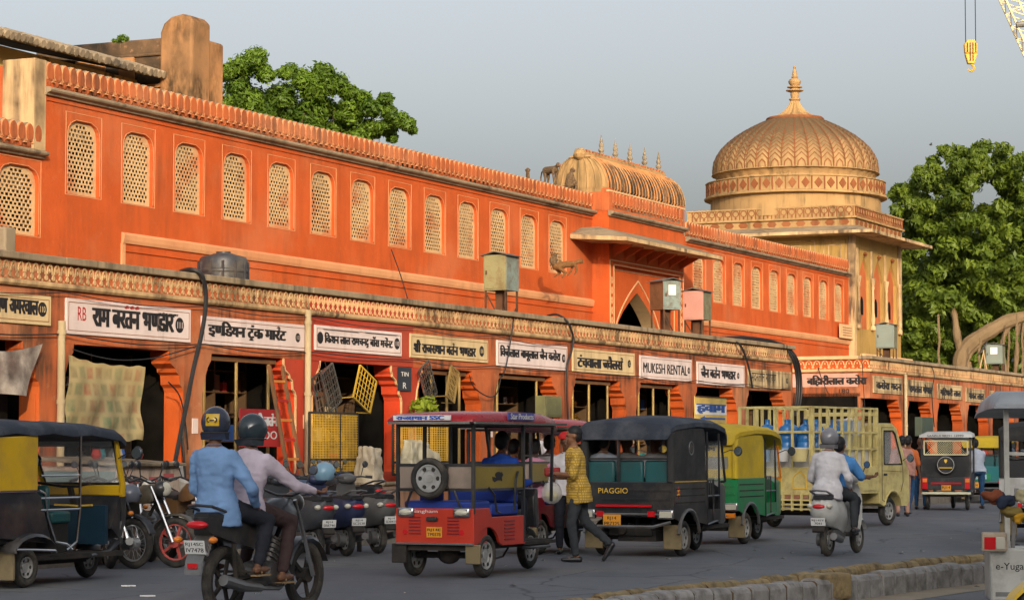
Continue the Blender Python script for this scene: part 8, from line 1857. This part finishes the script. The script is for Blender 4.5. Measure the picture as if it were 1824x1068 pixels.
# curtain
def cloth_mat(name, base, c1, c2, sc, seedy=0):
    m, nt, b = _pr(name); N = nt.nodes; L = nt.links; tcn = N.new('ShaderNodeTexCoord'); ck = N.new('ShaderNodeTexBrick'); mp = N.new('ShaderNodeMapping'); L.new(tcn.outputs['Object'], mp.inputs['Vector']); mp.inputs['Rotation'].default_value = (math.pi/2, 0, 0); mp.inputs['Location'].default_value = (.03, .02, 0)
    L.new(mp.outputs[0], ck.inputs['Vector']); ck.inputs['Scale'].default_value = sc; ck.inputs['Color1'].default_value = (*c1, 1); ck.inputs['Color2'].default_value = (*c2, 1); ck.inputs['Mortar'].default_value = (*base, 1); ck.inputs['Mortar Size'].default_value = .20; ck.inputs['Mortar Smooth'].default_value = .8; ck.inputs['Brick Width'].default_value = .8; ck.inputs['Row Height'].default_value = .8
    nz_ = N.new('ShaderNodeTexNoise'); nz_.inputs['Scale'].default_value = 6; nz_.inputs['Detail'].default_value = 6; L.new(tcn.outputs['Object'], nz_.inputs['Vector']); r = N.new('ShaderNodeValToRGB'); r.color_ramp.elements[0].position = .35; r.color_ramp.elements[1].position = .65; r.color_ramp.elements[0].color = (.1, .1, .1, 1); r.color_ramp.elements[1].color = (.8, .8, .8, 1); L.new(nz_.outputs['Fac'], r.inputs['Fac'])
    mx = N.new('ShaderNodeMix'); mx.data_type = 'RGBA'; L.new(r.outputs['Color'], mx.inputs['Factor']); L.new(ck.outputs['Color'], mx.inputs['A']); mx.inputs['B'].default_value = (*base, 1); L.new(mx.outputs['Result'], b.inputs['Base Color']); b.inputs['Roughness'].default_value = .9; b.inputs['Specular IOR Level'].default_value = .1; return m
ct = thing('curtain', 'faded cream curtain with red and green checks hanging in the second shop opening', 'curtain', F2W(tz(122, 632, -.12)[0], -.12, 0), FROT)
tl_, ztl = tz(122, 632, -.12); tr_, ztr = tz(256, 652, -.12); _, zbl = tz(114, 768, -.12); _, zbr = tz(247, 787, -.12)
cm = MB(); Wc = tr_-tl_
cm.grid(lambda a, b: (a*Wc-.05*b+.02*math.sin(a*9)*b, .016*math.sin(a*26+b*5)*(.3+b)+.035*math.sin(a*5-b*6)+.02*math.sin((a+b)*13)*b, (ztl*(1-a)+ztr*a-.05*math.sin(a*math.pi))*(1-b)+(zbl*(1-a)+zbr*a-.07*math.sin(a*math.pi*1.2))*b+.01*math.sin(a*30)), 60, 24)
cm.build('cloth', cloth_mat('printed_curtain_cotton', (.46, .36, .18), (.44, .17, .09), (.17, .26, .13), 3.4), ct, smooth=60, fixn=False)
bn = thing('banner', 'grimy printed banner hanging slanted at the left edge under the cream board', 'banner', F2W(tz(76, 612, -.2)[0], -.2, 0), FROT)
t0b, z0b = tz(76, 612, -.2); t1b, z1b = tz(48, 705, -.2); t2b, z2b = tz(-60, 695, -.2); t3b, z3b = tz(-60, 612, -.2)
def bf(a, b):
    x = (0*(1-a)+(t3b-t0b)*a)*(1-b)+((t1b-t0b)*(1-a)+(t2b-t0b)*a)*b; z = (z0b*(1-a)+z3b*a-.10*math.sin(a*3.1))*(1-b)+(z1b*(1-a)+z2b*a+.0)*b; return (x, .06*math.sin(a*8+b*3)*b, z)
q = MB(); q.grid(bf, 30, 14); q.build('sheet', mat('grimy_printed_banner', (.34, .30, .27), .8, var=.5, scale=3, dirt=.8, dirtcol=(.10, .06, .05), dscale=2.2), bn, smooth=60, fixn=False)
# roadside cabinet
yc0 = -2.1; tc0, zc0 = tz(213, 812, yc0)
cb_ = thing('street_cabinet', 'low metal cabinet with grey sloping lid, teal doors and graffitied cream end', 'cabinet', F2W(tc0, yc0, .13), FROT)
zc0 = 1.28-.13; M_TD = mat('grey_teal_door', (.17, .23, .22), .6, dirt=.5, dirtcol=(.12, .10, .07)); M_GRAF = plaster('graffitied_cream_panel', (.55, .42, .32), (.5, .18, .14), streak=.9, streakcol=(.06, .06, .06), palefac=.4, patch=.7, seed=81, lo=.5, hi=.6, stretch=.4)
MB().box(0, 1.45, .0, 1.25, .06, zc0-.1).build('case', M_GRAF, cb_, smooth=0, bevel=.01); 
for k in range(2): MB().box(-.02, -.003, .05+k*.6, .62+k*.6, .12, zc0-.16).build('door', M_TD, cb_, smooth=0, bevel=.008); 
for k in range(2): MB().box(-.035, -.02, .30+k*.6, .42+k*.6, .55, .60).build('door_handle', V_CHR, cb_, bevel=.005)
l = MB(); l.hexa([(-.1, -.08, zc0-.10), (1.5, -.08, zc0-.10), (1.5, 1.35, zc0-.02), (-.1, 1.35, zc0-.02), (-.1, -.08, zc0-.06), (1.5, -.08, zc0-.06), (1.5, 1.35, zc0+.03), (-.1, 1.35, zc0+.03)]); l.build('lid', M_GREY, cb_, smooth=0, bevel=.01)
gf = MB(); rg = random.Random(3)
for k in range(9):
    x = .15+rg.random()*1.1; z = .35+rg.random()*.5; gf.tube([(x+rg.uniform(-.08, .08)*j, -.006, z+rg.uniform(-.06, .05)*j) for j in range(5)], .008, 4)
gf.build('graffiti', M_INK, cb_, smooth=0, kind='stuff')
gf = MB(); 
for x, z in ((.2, .82), (.7, .86), (1.05, .9)): gf.box(x, x+.25, -.005, -.001, z, z+.05)
gf.build('red_scrawl', mat('pink_red_scrawl', (.5, .1, .1), .8), cb_, smooth=0, kind='stuff')
for k, (x, y_, c_) in enumerate(((.2, .5, 0), (.45, .6, 1), (.7, .5, 2), (.95, .62, 3), (1.2, .5, 0))):
    j = thing('jar', ['red', 'teal', 'cream', 'blue', 'dark red'][k]+' topped small pot standing on the cabinet lid', 'jar', F2W(tc0+x, yc0+y_, .13+zc0+.0), FROT, 'small pots on the cabinet lid'); MB().lathe([(.05, 0), (.07, .05), (.05, .11), (.055, .13)], n=12).build('pot', M_GOODS[c_], j)
def lumpy(nm, label, cat, u, v, yy, sx, sy, sz, mt, seed, z=.13):
    t_, z_ = tz(u, v, yy); r = thing(nm, label, cat, F2W(t_, yy, z), FROT); rr_ = random.Random(seed); q = MB()
    for k in range(6):
        cx, cy = rr_.uniform(-.22, .22)*sx, rr_.uniform(-.2, .2)*sy; w1, d1, h1 = sx*rr_.uniform(.18, .34), sy*rr_.uniform(.25, .4), sz*rr_.uniform(.55, 1.0); tp_ = rr_.uniform(.6, .9)
        q.hexa([(cx-w1, cy-d1, 0), (cx+w1, cy-d1, 0), (cx+w1, cy+d1, 0), (cx-w1, cy+d1, 0), (cx-w1*tp_, cy-d1*tp_, h1*rr_.uniform(.85, 1)), (cx+w1*tp_, cy-d1*tp_, h1*rr_.uniform(.85, 1)), (cx+w1*tp_, cy+d1*tp_, h1), (cx-w1*tp_, cy+d1*tp_, h1)])
    o = remeshed(q, 'cover', mt, r, .024, 1); nm = o.data
    for v_ in nm.vertices: c = v_.co; k_ = MN.noise(Vector((c.x*7+seed, c.y*7, c.z*5)))+.5*MN.noise(Vector((c.x*17, c.y*17+seed, c.z*9))); v_.co = c+v_.normal*(k_*.04)
    return r
M_SACK = mat('white_plastic_sack', (.55, .50, .44), .6, var=.1, dirt=.5, dirtcol=(.2, .15, .1), bump=.9, bscale=12)
lumpy('sack_pile', 'crumpled white plastic sacks piled beside the cabinet', 'sacks', 312, 850, -1.9, .50, .5, 1.15, M_SACK, 4)
lumpy('wrapped_bundle', 'cream plastic wrapped bundle standing right of the yellow mesh gate', 'bundle', 660, 825, -.7, .55, .4, .75, mat('cream_wrap', (.48, .40, .28), .45, bump=.9, bscale=10, dirt=.4), 5, z=.8)
lumpy('wrapped_bundle', 'large milky plastic sheet draped over stacked goods behind the red e-rickshaw', 'bundle', 750, 810, -.7, 1.3, .4, .85, mat('milky_plastic_sheet', (.46, .42, .30), .35, bump=.9, bscale=9, dirt=.3), 6, z=.8)
# red poster board, ladder
def board(u0, u1, v0, v1, yy, mt, label, cat='poster', nm='poster', th=.02):
    t0_, z1_ = tz(u0, v0, yy); t1_, _ = tz(u1, v0, yy); _, z0_ = tz(u0, v1, yy); r = thing(nm, label, cat, F2W(t0_, yy, z0_), FROT); MB().box(0, t1_-t0_, 0, th, 0, z1_-z0_).build('sheet', mt, r, smooth=0); return r, t1_-t0_, z1_-z0_
M_RPO = mat('red_print', (.48, .03, .03), .6)
r, W_, H_ = board(428, 500, 727, 795, -.25, M_RPO, 'red poster with white and dark lettering behind the rider helmets')
text_obj('poster_lettering', 'राजश/ी बत^न', (.1, H_*.55), (W_-.1, H_*.9), M_WHT, r, -.002); text_obj('poster_lettering', 'MAAOO', (.1, .12), (W_*.9, H_*.42), M_WHT, r, -.002, dev=False)
ld = thing('ladder', 'tall wooden ladder with red and orange rungs leaning on the vermilion pillar', 'ladder', F2W(tz(512, 850, -.55)[0], -.75, .13), FROT)
lt, lz = tz(522, 650, -.1); xt = lt-tz(512, 850, -.55)[0]
for s in (0, .42): MB().bar((s, 0, 0), (s+.12, .62, 2.62), .05, .05).build('stile', M_BRN_, ld, smooth=0)
for k in range(8): 
    f = (k+.6)/8.4; MB().bar((.12*f, .62*f, 2.62*f), (.42+.12*f, .62*f, 2.62*f), .04).build('rung', [mat('red_rung', (.45, .03, .02), .5), mat('orange_rung', (.62, .22, .04), .5)][k % 2], ld, smooth=0)
# mesh gates
def mesh_gate(u0, u1, v0, v1, yy, label, n=(16, 12)):
    t0_, z1_ = tz(u0, v0, yy); t1_, _ = tz(u1, v0, yy); _, z0_ = tz(u0, v1, yy); W_ = t1_-t0_; H_ = z1_-z0_; r = thing('mesh_gate', label, 'gate', F2W(t0_, yy, z0_), FROT)
    f = MB()
    for a, b in (((0, 0), (0, H_)), ((W_, 0), (W_, H_)), ((0, H_), (W_, H_)), ((0, 0), (W_, 0)), ((0, H_*.22), (W_, H_*.22)), ((W_*.62, 0), (W_*.62, H_))): f.bar((a[0], 0, a[1]), (b[0], 0, b[1]), .035)
    f.build('frame', V_UND, r, smooth=0); m = MB()
    for k in range(1, n[0]*2): m.bar((W_*k/(n[0]*2), -.012, 0), (W_*k/(n[0]*2), -.012, H_), .009)
    for k in range(1, n[1]*2): m.bar((0, -.012, H_*k/(n[1]*2)), (W_, -.012, H_*k/(n[1]*2)), .009)
    m.build('wire_mesh', M_MESH, r, smooth=0, kind='stuff'); return r
mesh_gate(551, 637, 734, 842, -.45, 'yellow wire mesh gate panel standing in the dark red shop opening')
mesh_gate(700, 800, 745, 845, -.30, 'second yellow mesh panel behind the red e-rickshaw roof')
br = MB()
# hanging cots and wire racks
def rack(u, v, w_, h_, rot, mt, label, yy=-.12, n=3):
    t_, z_ = tz(u, v, yy); r = thing('hanging_rack', label, 'rack', F2W(t_, yy, z_), FROT); q = MB()
    c, s = math.cos(rot), math.sin(rot)
    def R_(x, z, y=0): return (x*c-z*s, y, x*s+z*c)
    for a, b in (((-w_, -h_), (w_, -h_)), ((w_, -h_), (w_, h_)), ((w_, h_), (-w_, h_)), ((-w_, h_), (-w_, -h_))): q.bar(R_(*a), R_(*b), .028)
    q.build('frame', mt, r, smooth=0); q = MB()
    for k in range(1, n*2): q.bar(R_(-w_+w_*k/n, -h_), R_(-w_+w_*k/n, h_), .013)
    for k in range(1, n*2): q.bar(R_(-w_, -h_+2*h_*k/(n*2), .01), R_(w_, -h_+2*h_*k/(n*2), .01), .013)
    q.build('lattice', mt, r, smooth=0, kind='stuff')
    for s_ in (-1, 1): MB().bar(R_(s_*w_, -h_), R_(s_*w_*.9, -h_, .25), .02).build('leg', mt, r, smooth=0)
    q = MB(); q.bar(R_(0, h_), (R_(0, h_)[0], .03, ZB-.02-z_), .008); q.build('hook_wire', M_BLK, r, smooth=0)
rack(578, 705, .30, .42, math.radians(20), M_STL, 'chrome wire stand hanging at the left of the dark red opening')
rack(590, 690, .22, .35, math.radians(28), M_STL, 'smaller chrome frame overlapping the first wire stand', -.2)
rack(650, 693, .33, .30, math.radians(-24), M_MESH, 'orange-yellow plastic rack hanging at the right of the dark red opening')
rack(762, 680, .22, .34, math.radians(30), M_STL, 'thin metal frame hanging behind the bamboo poles')
rack(806, 684, .18, .3, math.radians(-20), M_BAM, 'bundle-like brass frame hanging right of the bamboo poles')
# small plant
t_, z_ = tz(755, 725, -.3); pl = thing('plant', 'small yellow-green plant above the mesh panel', 'plant', F2W(t_, -.3, z_), FROT); foliage('leaves', [(-.18, 0, 0, .16), (.1, 0, .05, .18), (.3, 0, -.05, .12)], 60, .16, leaf_mat('young_leaf', (.14, .24, .02), (.4, .5, .05)), pl, rng); MB().cyl((0, 0, -.6), (0, 0, 0), .015).build('stem', M_BARK, pl)
# pillar boxes
def wallbox(u0, u1, v0, v1, yy, mt, label):
    t0_, z1_ = tz(u0, v0, yy); t1_, _ = tz(u1, v0, yy); _, z0_ = tz(u0, v1, yy); W_ = t1_-t0_; r = thing('switch_box', label, 'switch box', F2W(t0_, yy, z0_), FROT); MB().box(0, W_, 0, .22, 0, z1_-z0_).build('case', mt, r, smooth=0, bevel=.012); MB().box(.03, W_-.03, -.012, 0, .04, z1_-z0_-.04).build('door', mt, r, smooth=0, bevel=.006); MB().tube([(W_*.7, .1, 0), (W_*.9, .05, -.3), (W_*.5, .0, -.42), (W_*.2, .1, -.1)], .012, 5).build('cable', M_BLK, r)
wallbox(971, 1001, 704, 742, -.24, mat('olive_box', (.22, .21, .09), .6, dirt=.4), 'olive switch box on the pillar left of the jeweller shop')
wallbox(1642, 1662, 742, 776, -.24, mat('dark_green_box', (.08, .11, .08), .6, dirt=.4), 'dark green switch box on the far arcade')
pd_ = mat('charcoal_notice', (.03, .035, .05), .7); r, W_, H_ = board(709, 733, 653, 695, -.03, pd_, 'dark narrow painted notice on the pillar right of the dark red bay', 'sign', 'wall_notice', .008)
text_obj('notice_lettering', 'TIN', (W_*.2, H_*.62), (W_*.75, H_*.8), M_WHT, r, -.002, dev=False); text_obj('notice_lettering', 'R', (W_*.35, H_*.1), (W_*.6, H_*.35), M_WHT, r, -.002, dev=False)
# yellow poster with arrow
r, W_, H_ = board(1238, 1294, 705, 764, -1.4, mat('yellow_poster_paper', (.62, .44, .12), .7, dirt=.2), 'yellow poster with blue Hindi word and blue arrow above the green auto')
MB().box(.02, W_-.02, -.003, -.001, H_*.46, H_*.78).build('white_band', M_WHT, r, smooth=0); bl_ = mat('blue_print_ink', (.03, .09, .30), .6)
text_obj('poster_lettering', 'हवाम', (W_*.06, H_*.48), (W_*.94, H_*.78), bl_, r, -.006); q = MB(); q.prism([(W_*.15, H_*.34), (W_*.3, H_*.42), (W_*.3, H_*.37), (W_*.95, H_*.37), (W_*.95, H_*.31), (W_*.3, H_*.31), (W_*.3, H_*.26)], -.004, -.001, 'xz'); q.build('arrow', bl_, r, smooth=0); text_obj('poster_lettering', 'जयपुर', (W_*.1, H_*.06), (W_*.9, H_*.2), M_INK, r, -.003)
MB().bar((0, -.01, H_), (W_, -.01, H_), .02).build('frame_bar', M_RUSTY, r, smooth=0); MB().bar((W_*.5, 0.03, -1.6), (W_*.5, 0.03, 0), .04).build('post', M_RUSTY, r, smooth=0)
# notice on the far building
r, W_, H_ = board(1497, 1522, 576, 601, 3.35, M_LINE, 'cream stone tablet with dark lines at the foot of the tower', 'sign', 'wall_tablet', .04); q = MB()
for k in range(4): q.box(W_*.15, W_*.8, -.003, -.001, H_*(.2+.18*k), H_*(.25+.18*k))
q.build('engraved_line', M_RUST, r, smooth=0, kind='stuff')
# bench-like crates and clutter along the plinth
for i, (u, yy, c_, lab) in enumerate(((850, -1.2, 0, 'red crate on the pavement by the brass poles'), (905, -1.1, 2, 'cream crate below the crowded white board'), (1110, -1.2, 4, 'brown crate by the jeweller shop'), (1190, -1.3, 3, 'blue crate below the rental shop'), (1680, -1.3, 4, 'brown crate on the far pavement'), (345, -1.0, 4, 'brown box beneath the black conduit'))):
    t_, _ = tz(u, 830, yy); r = thing('crate', lab, 'crate', F2W(t_, yy, .13), FROT+.1*i); w_ = .35
    for z in (.02, .16, .30, .44): 
        MB().box(-w_, w_, -.25, -.23, z, z+.10).build('slat', M_GOODS[c_], r, smooth=0); MB().box(-w_, -w_+.02, -.23, .25, z, z+.10).build('slat', M_GOODS[c_], r, smooth=0)
    MB().box(-w_+.02, w_, -.23, .25, .02, .50).build('load', M_GOODS[(c_+2) % 5], r, smooth=0)

# ================================================================ monkeys
M_FUR = mat('grey_brown_fur', (.15, .09, .045), .9, var=.3, scale=30, bump=.8, bscale=60); M_FURG = mat('golden_fur', (.20, .09, .028), .9, var=.25, scale=30, bump=.6, bscale=60)
def monkey(label, loc, rz, P, mt, tail, voxel=.02):
    r = thing('macaque', label, 'monkey', loc, rz); B = MB()
    for a, b, r0, r1 in P['caps']: capsule(B, a, b, r0, r1, 10)
    hx = Vector(P['head']); B.ell(hx, (.062, .055, .062), 12, 8); B.ell(hx+Vector((.05, 0, -.018)), (.035, .03, .028), 10, 6)
    for s in (-1, 1): B.ell(hx+Vector((-.005, s*.055, .01)), (.012, .016, .02), 8, 5)
    o = remeshed(B, 'body', mt, r, voxel*.55, 2); MB().tube(tail, [.018]*(len(tail)-1)+[.012], 7).build('tail', mt, r); MB().ell(hx+Vector((.062, 0, -.008)), (.022, .03, .035), 10, 6).build('face', mat('pink_brown_face', (.30, .12, .08), .7), r)
# leaping monkey in mid-air
lp_ = F2W(tz(1008, 473, 2.4)[0], 2.4, tz(1008, 473, 2.4)[1])
monkey('golden brown monkey leaping through the air in front of the orange wall', lp_, FROT-.6, dict(caps=[((-.26, 0, -.02), (.0, 0, .03), .10, .085), ((.0, 0, .03), (.22, 0, .05), .085, .07), ((-.26, .05, -.04), (-.12, .07, -.16), .055, .035), ((-.12, .07, -.16), (-.26, .07, -.26), .032, .02), ((-.26, -.05, -.04), (-.05, -.07, -.17), .055, .035), ((-.05, -.07, -.17), (-.14, -.07, -.28), .032, .02), ((.22, .05, .03), (.18, .06, -.12), .035, .025), ((.18, .06, -.12), (.08, .06, -.22), .024, .016), ((.22, -.05, .03), (.26, -.06, -.10), .035, .025), ((.26, -.06, -.10), (.20, -.06, -.20), .024, .016), ((.22, 0, .06), (.34, 0, .11), .05, .045)], head=(.40, 0, .12)), M_FURG, [(-.30, 0, .0), (-.40, 0, .06), (-.42, 0, .16), (-.36, 0, .22), (-.40, 0, .28)])
# monkey young clinging at the rear
q = MB(Matrix.Translation(lp_) @ Matrix.Rotation(FROT-.6, 4, 'Z')); q.ell((-.34, 0, .10), (.10, .07, .12), 10, 8); q.ell((-.30, 0, .24), (.05, .05, .05), 10, 6); props(q.build('macaque', M_FUR), 'small dark young monkey clinging to the back of the leaping one', 'monkey')
def at_par(u, z=ZP, y=YW+.1): return F2W(tz(u, 330, y)[0], y, z)
stand_caps = [((-.17, 0, .36), (.14, 0, .37), .10, .09), ((-.17, .05, .34), (-.16, .06, .17), .055, .032), ((-.16, .06, .17), (-.19, .06, .02), .03, .022), ((-.17, -.05, .34), (-.13, -.06, .17), .055, .032), ((-.13, -.06, .17), (-.16, -.06, .02), .03, .022), ((.14, .05, .35), (.14, .06, .17), .045, .028), ((.14, .06, .17), (.15, .06, .02), .026, .02), ((.14, -.05, .35), (.18, -.06, .17), .045, .028), ((.18, -.06, .17), (.2, -.06, .02), .026, .02), ((.16, 0, .40), (.24, 0, .44), .05, .045)]
monkey('dark monkey standing on all fours on the parapet between two others', at_par(981), -.9, dict(caps=stand_caps, head=(.28, 0, .46)), M_FUR, [(-.24, 0, .38), (-.34, 0, .34), (-.38, 0, .2), (-.36, 0, .05)])
sit_caps = [((0, 0, .12), (.03, 0, .32), .12, .10), ((.03, .06, .10), (.16, .08, .18), .06, .04), ((.16, .08, .18), (.15, .08, .02), .035, .022), ((.03, -.06, .10), (.16, -.08, .18), .06, .04), ((.16, -.08, .18), (.15, -.08, .02), .035, .022), ((.06, .07, .32), (.14, .07, .18), .036, .026), ((.06, -.07, .32), (.14, -.07, .18), .036, .026), ((.03, 0, .34), (.06, 0, .44), .05, .045)]
monkey('monkey sitting hunched beside the ribbed curved roof', at_par(1014), .3, dict(caps=sit_caps, head=(.08, 0, .48)), M_FUR, [(-.10, 0, .1), (-.2, 0, .05), (-.28, 0, .03)])
monkey('small monkey seen as an upright sliver on the parapet, leftmost of the monkeys', at_par(940, ZP-.08), 1.6, dict(caps=[((0, 0, .1), (.0, 0, .24), .05, .045), ((.02, .03, .1), (.06, .04, .02), .03, .02), ((.02, -.03, .1), (.06, -.04, .02), .03, .02)], head=(.02, 0, .30)), M_FUR, [(-.04, 0, .08), (-.08, 0, .2), (-.07, 0, .34)])
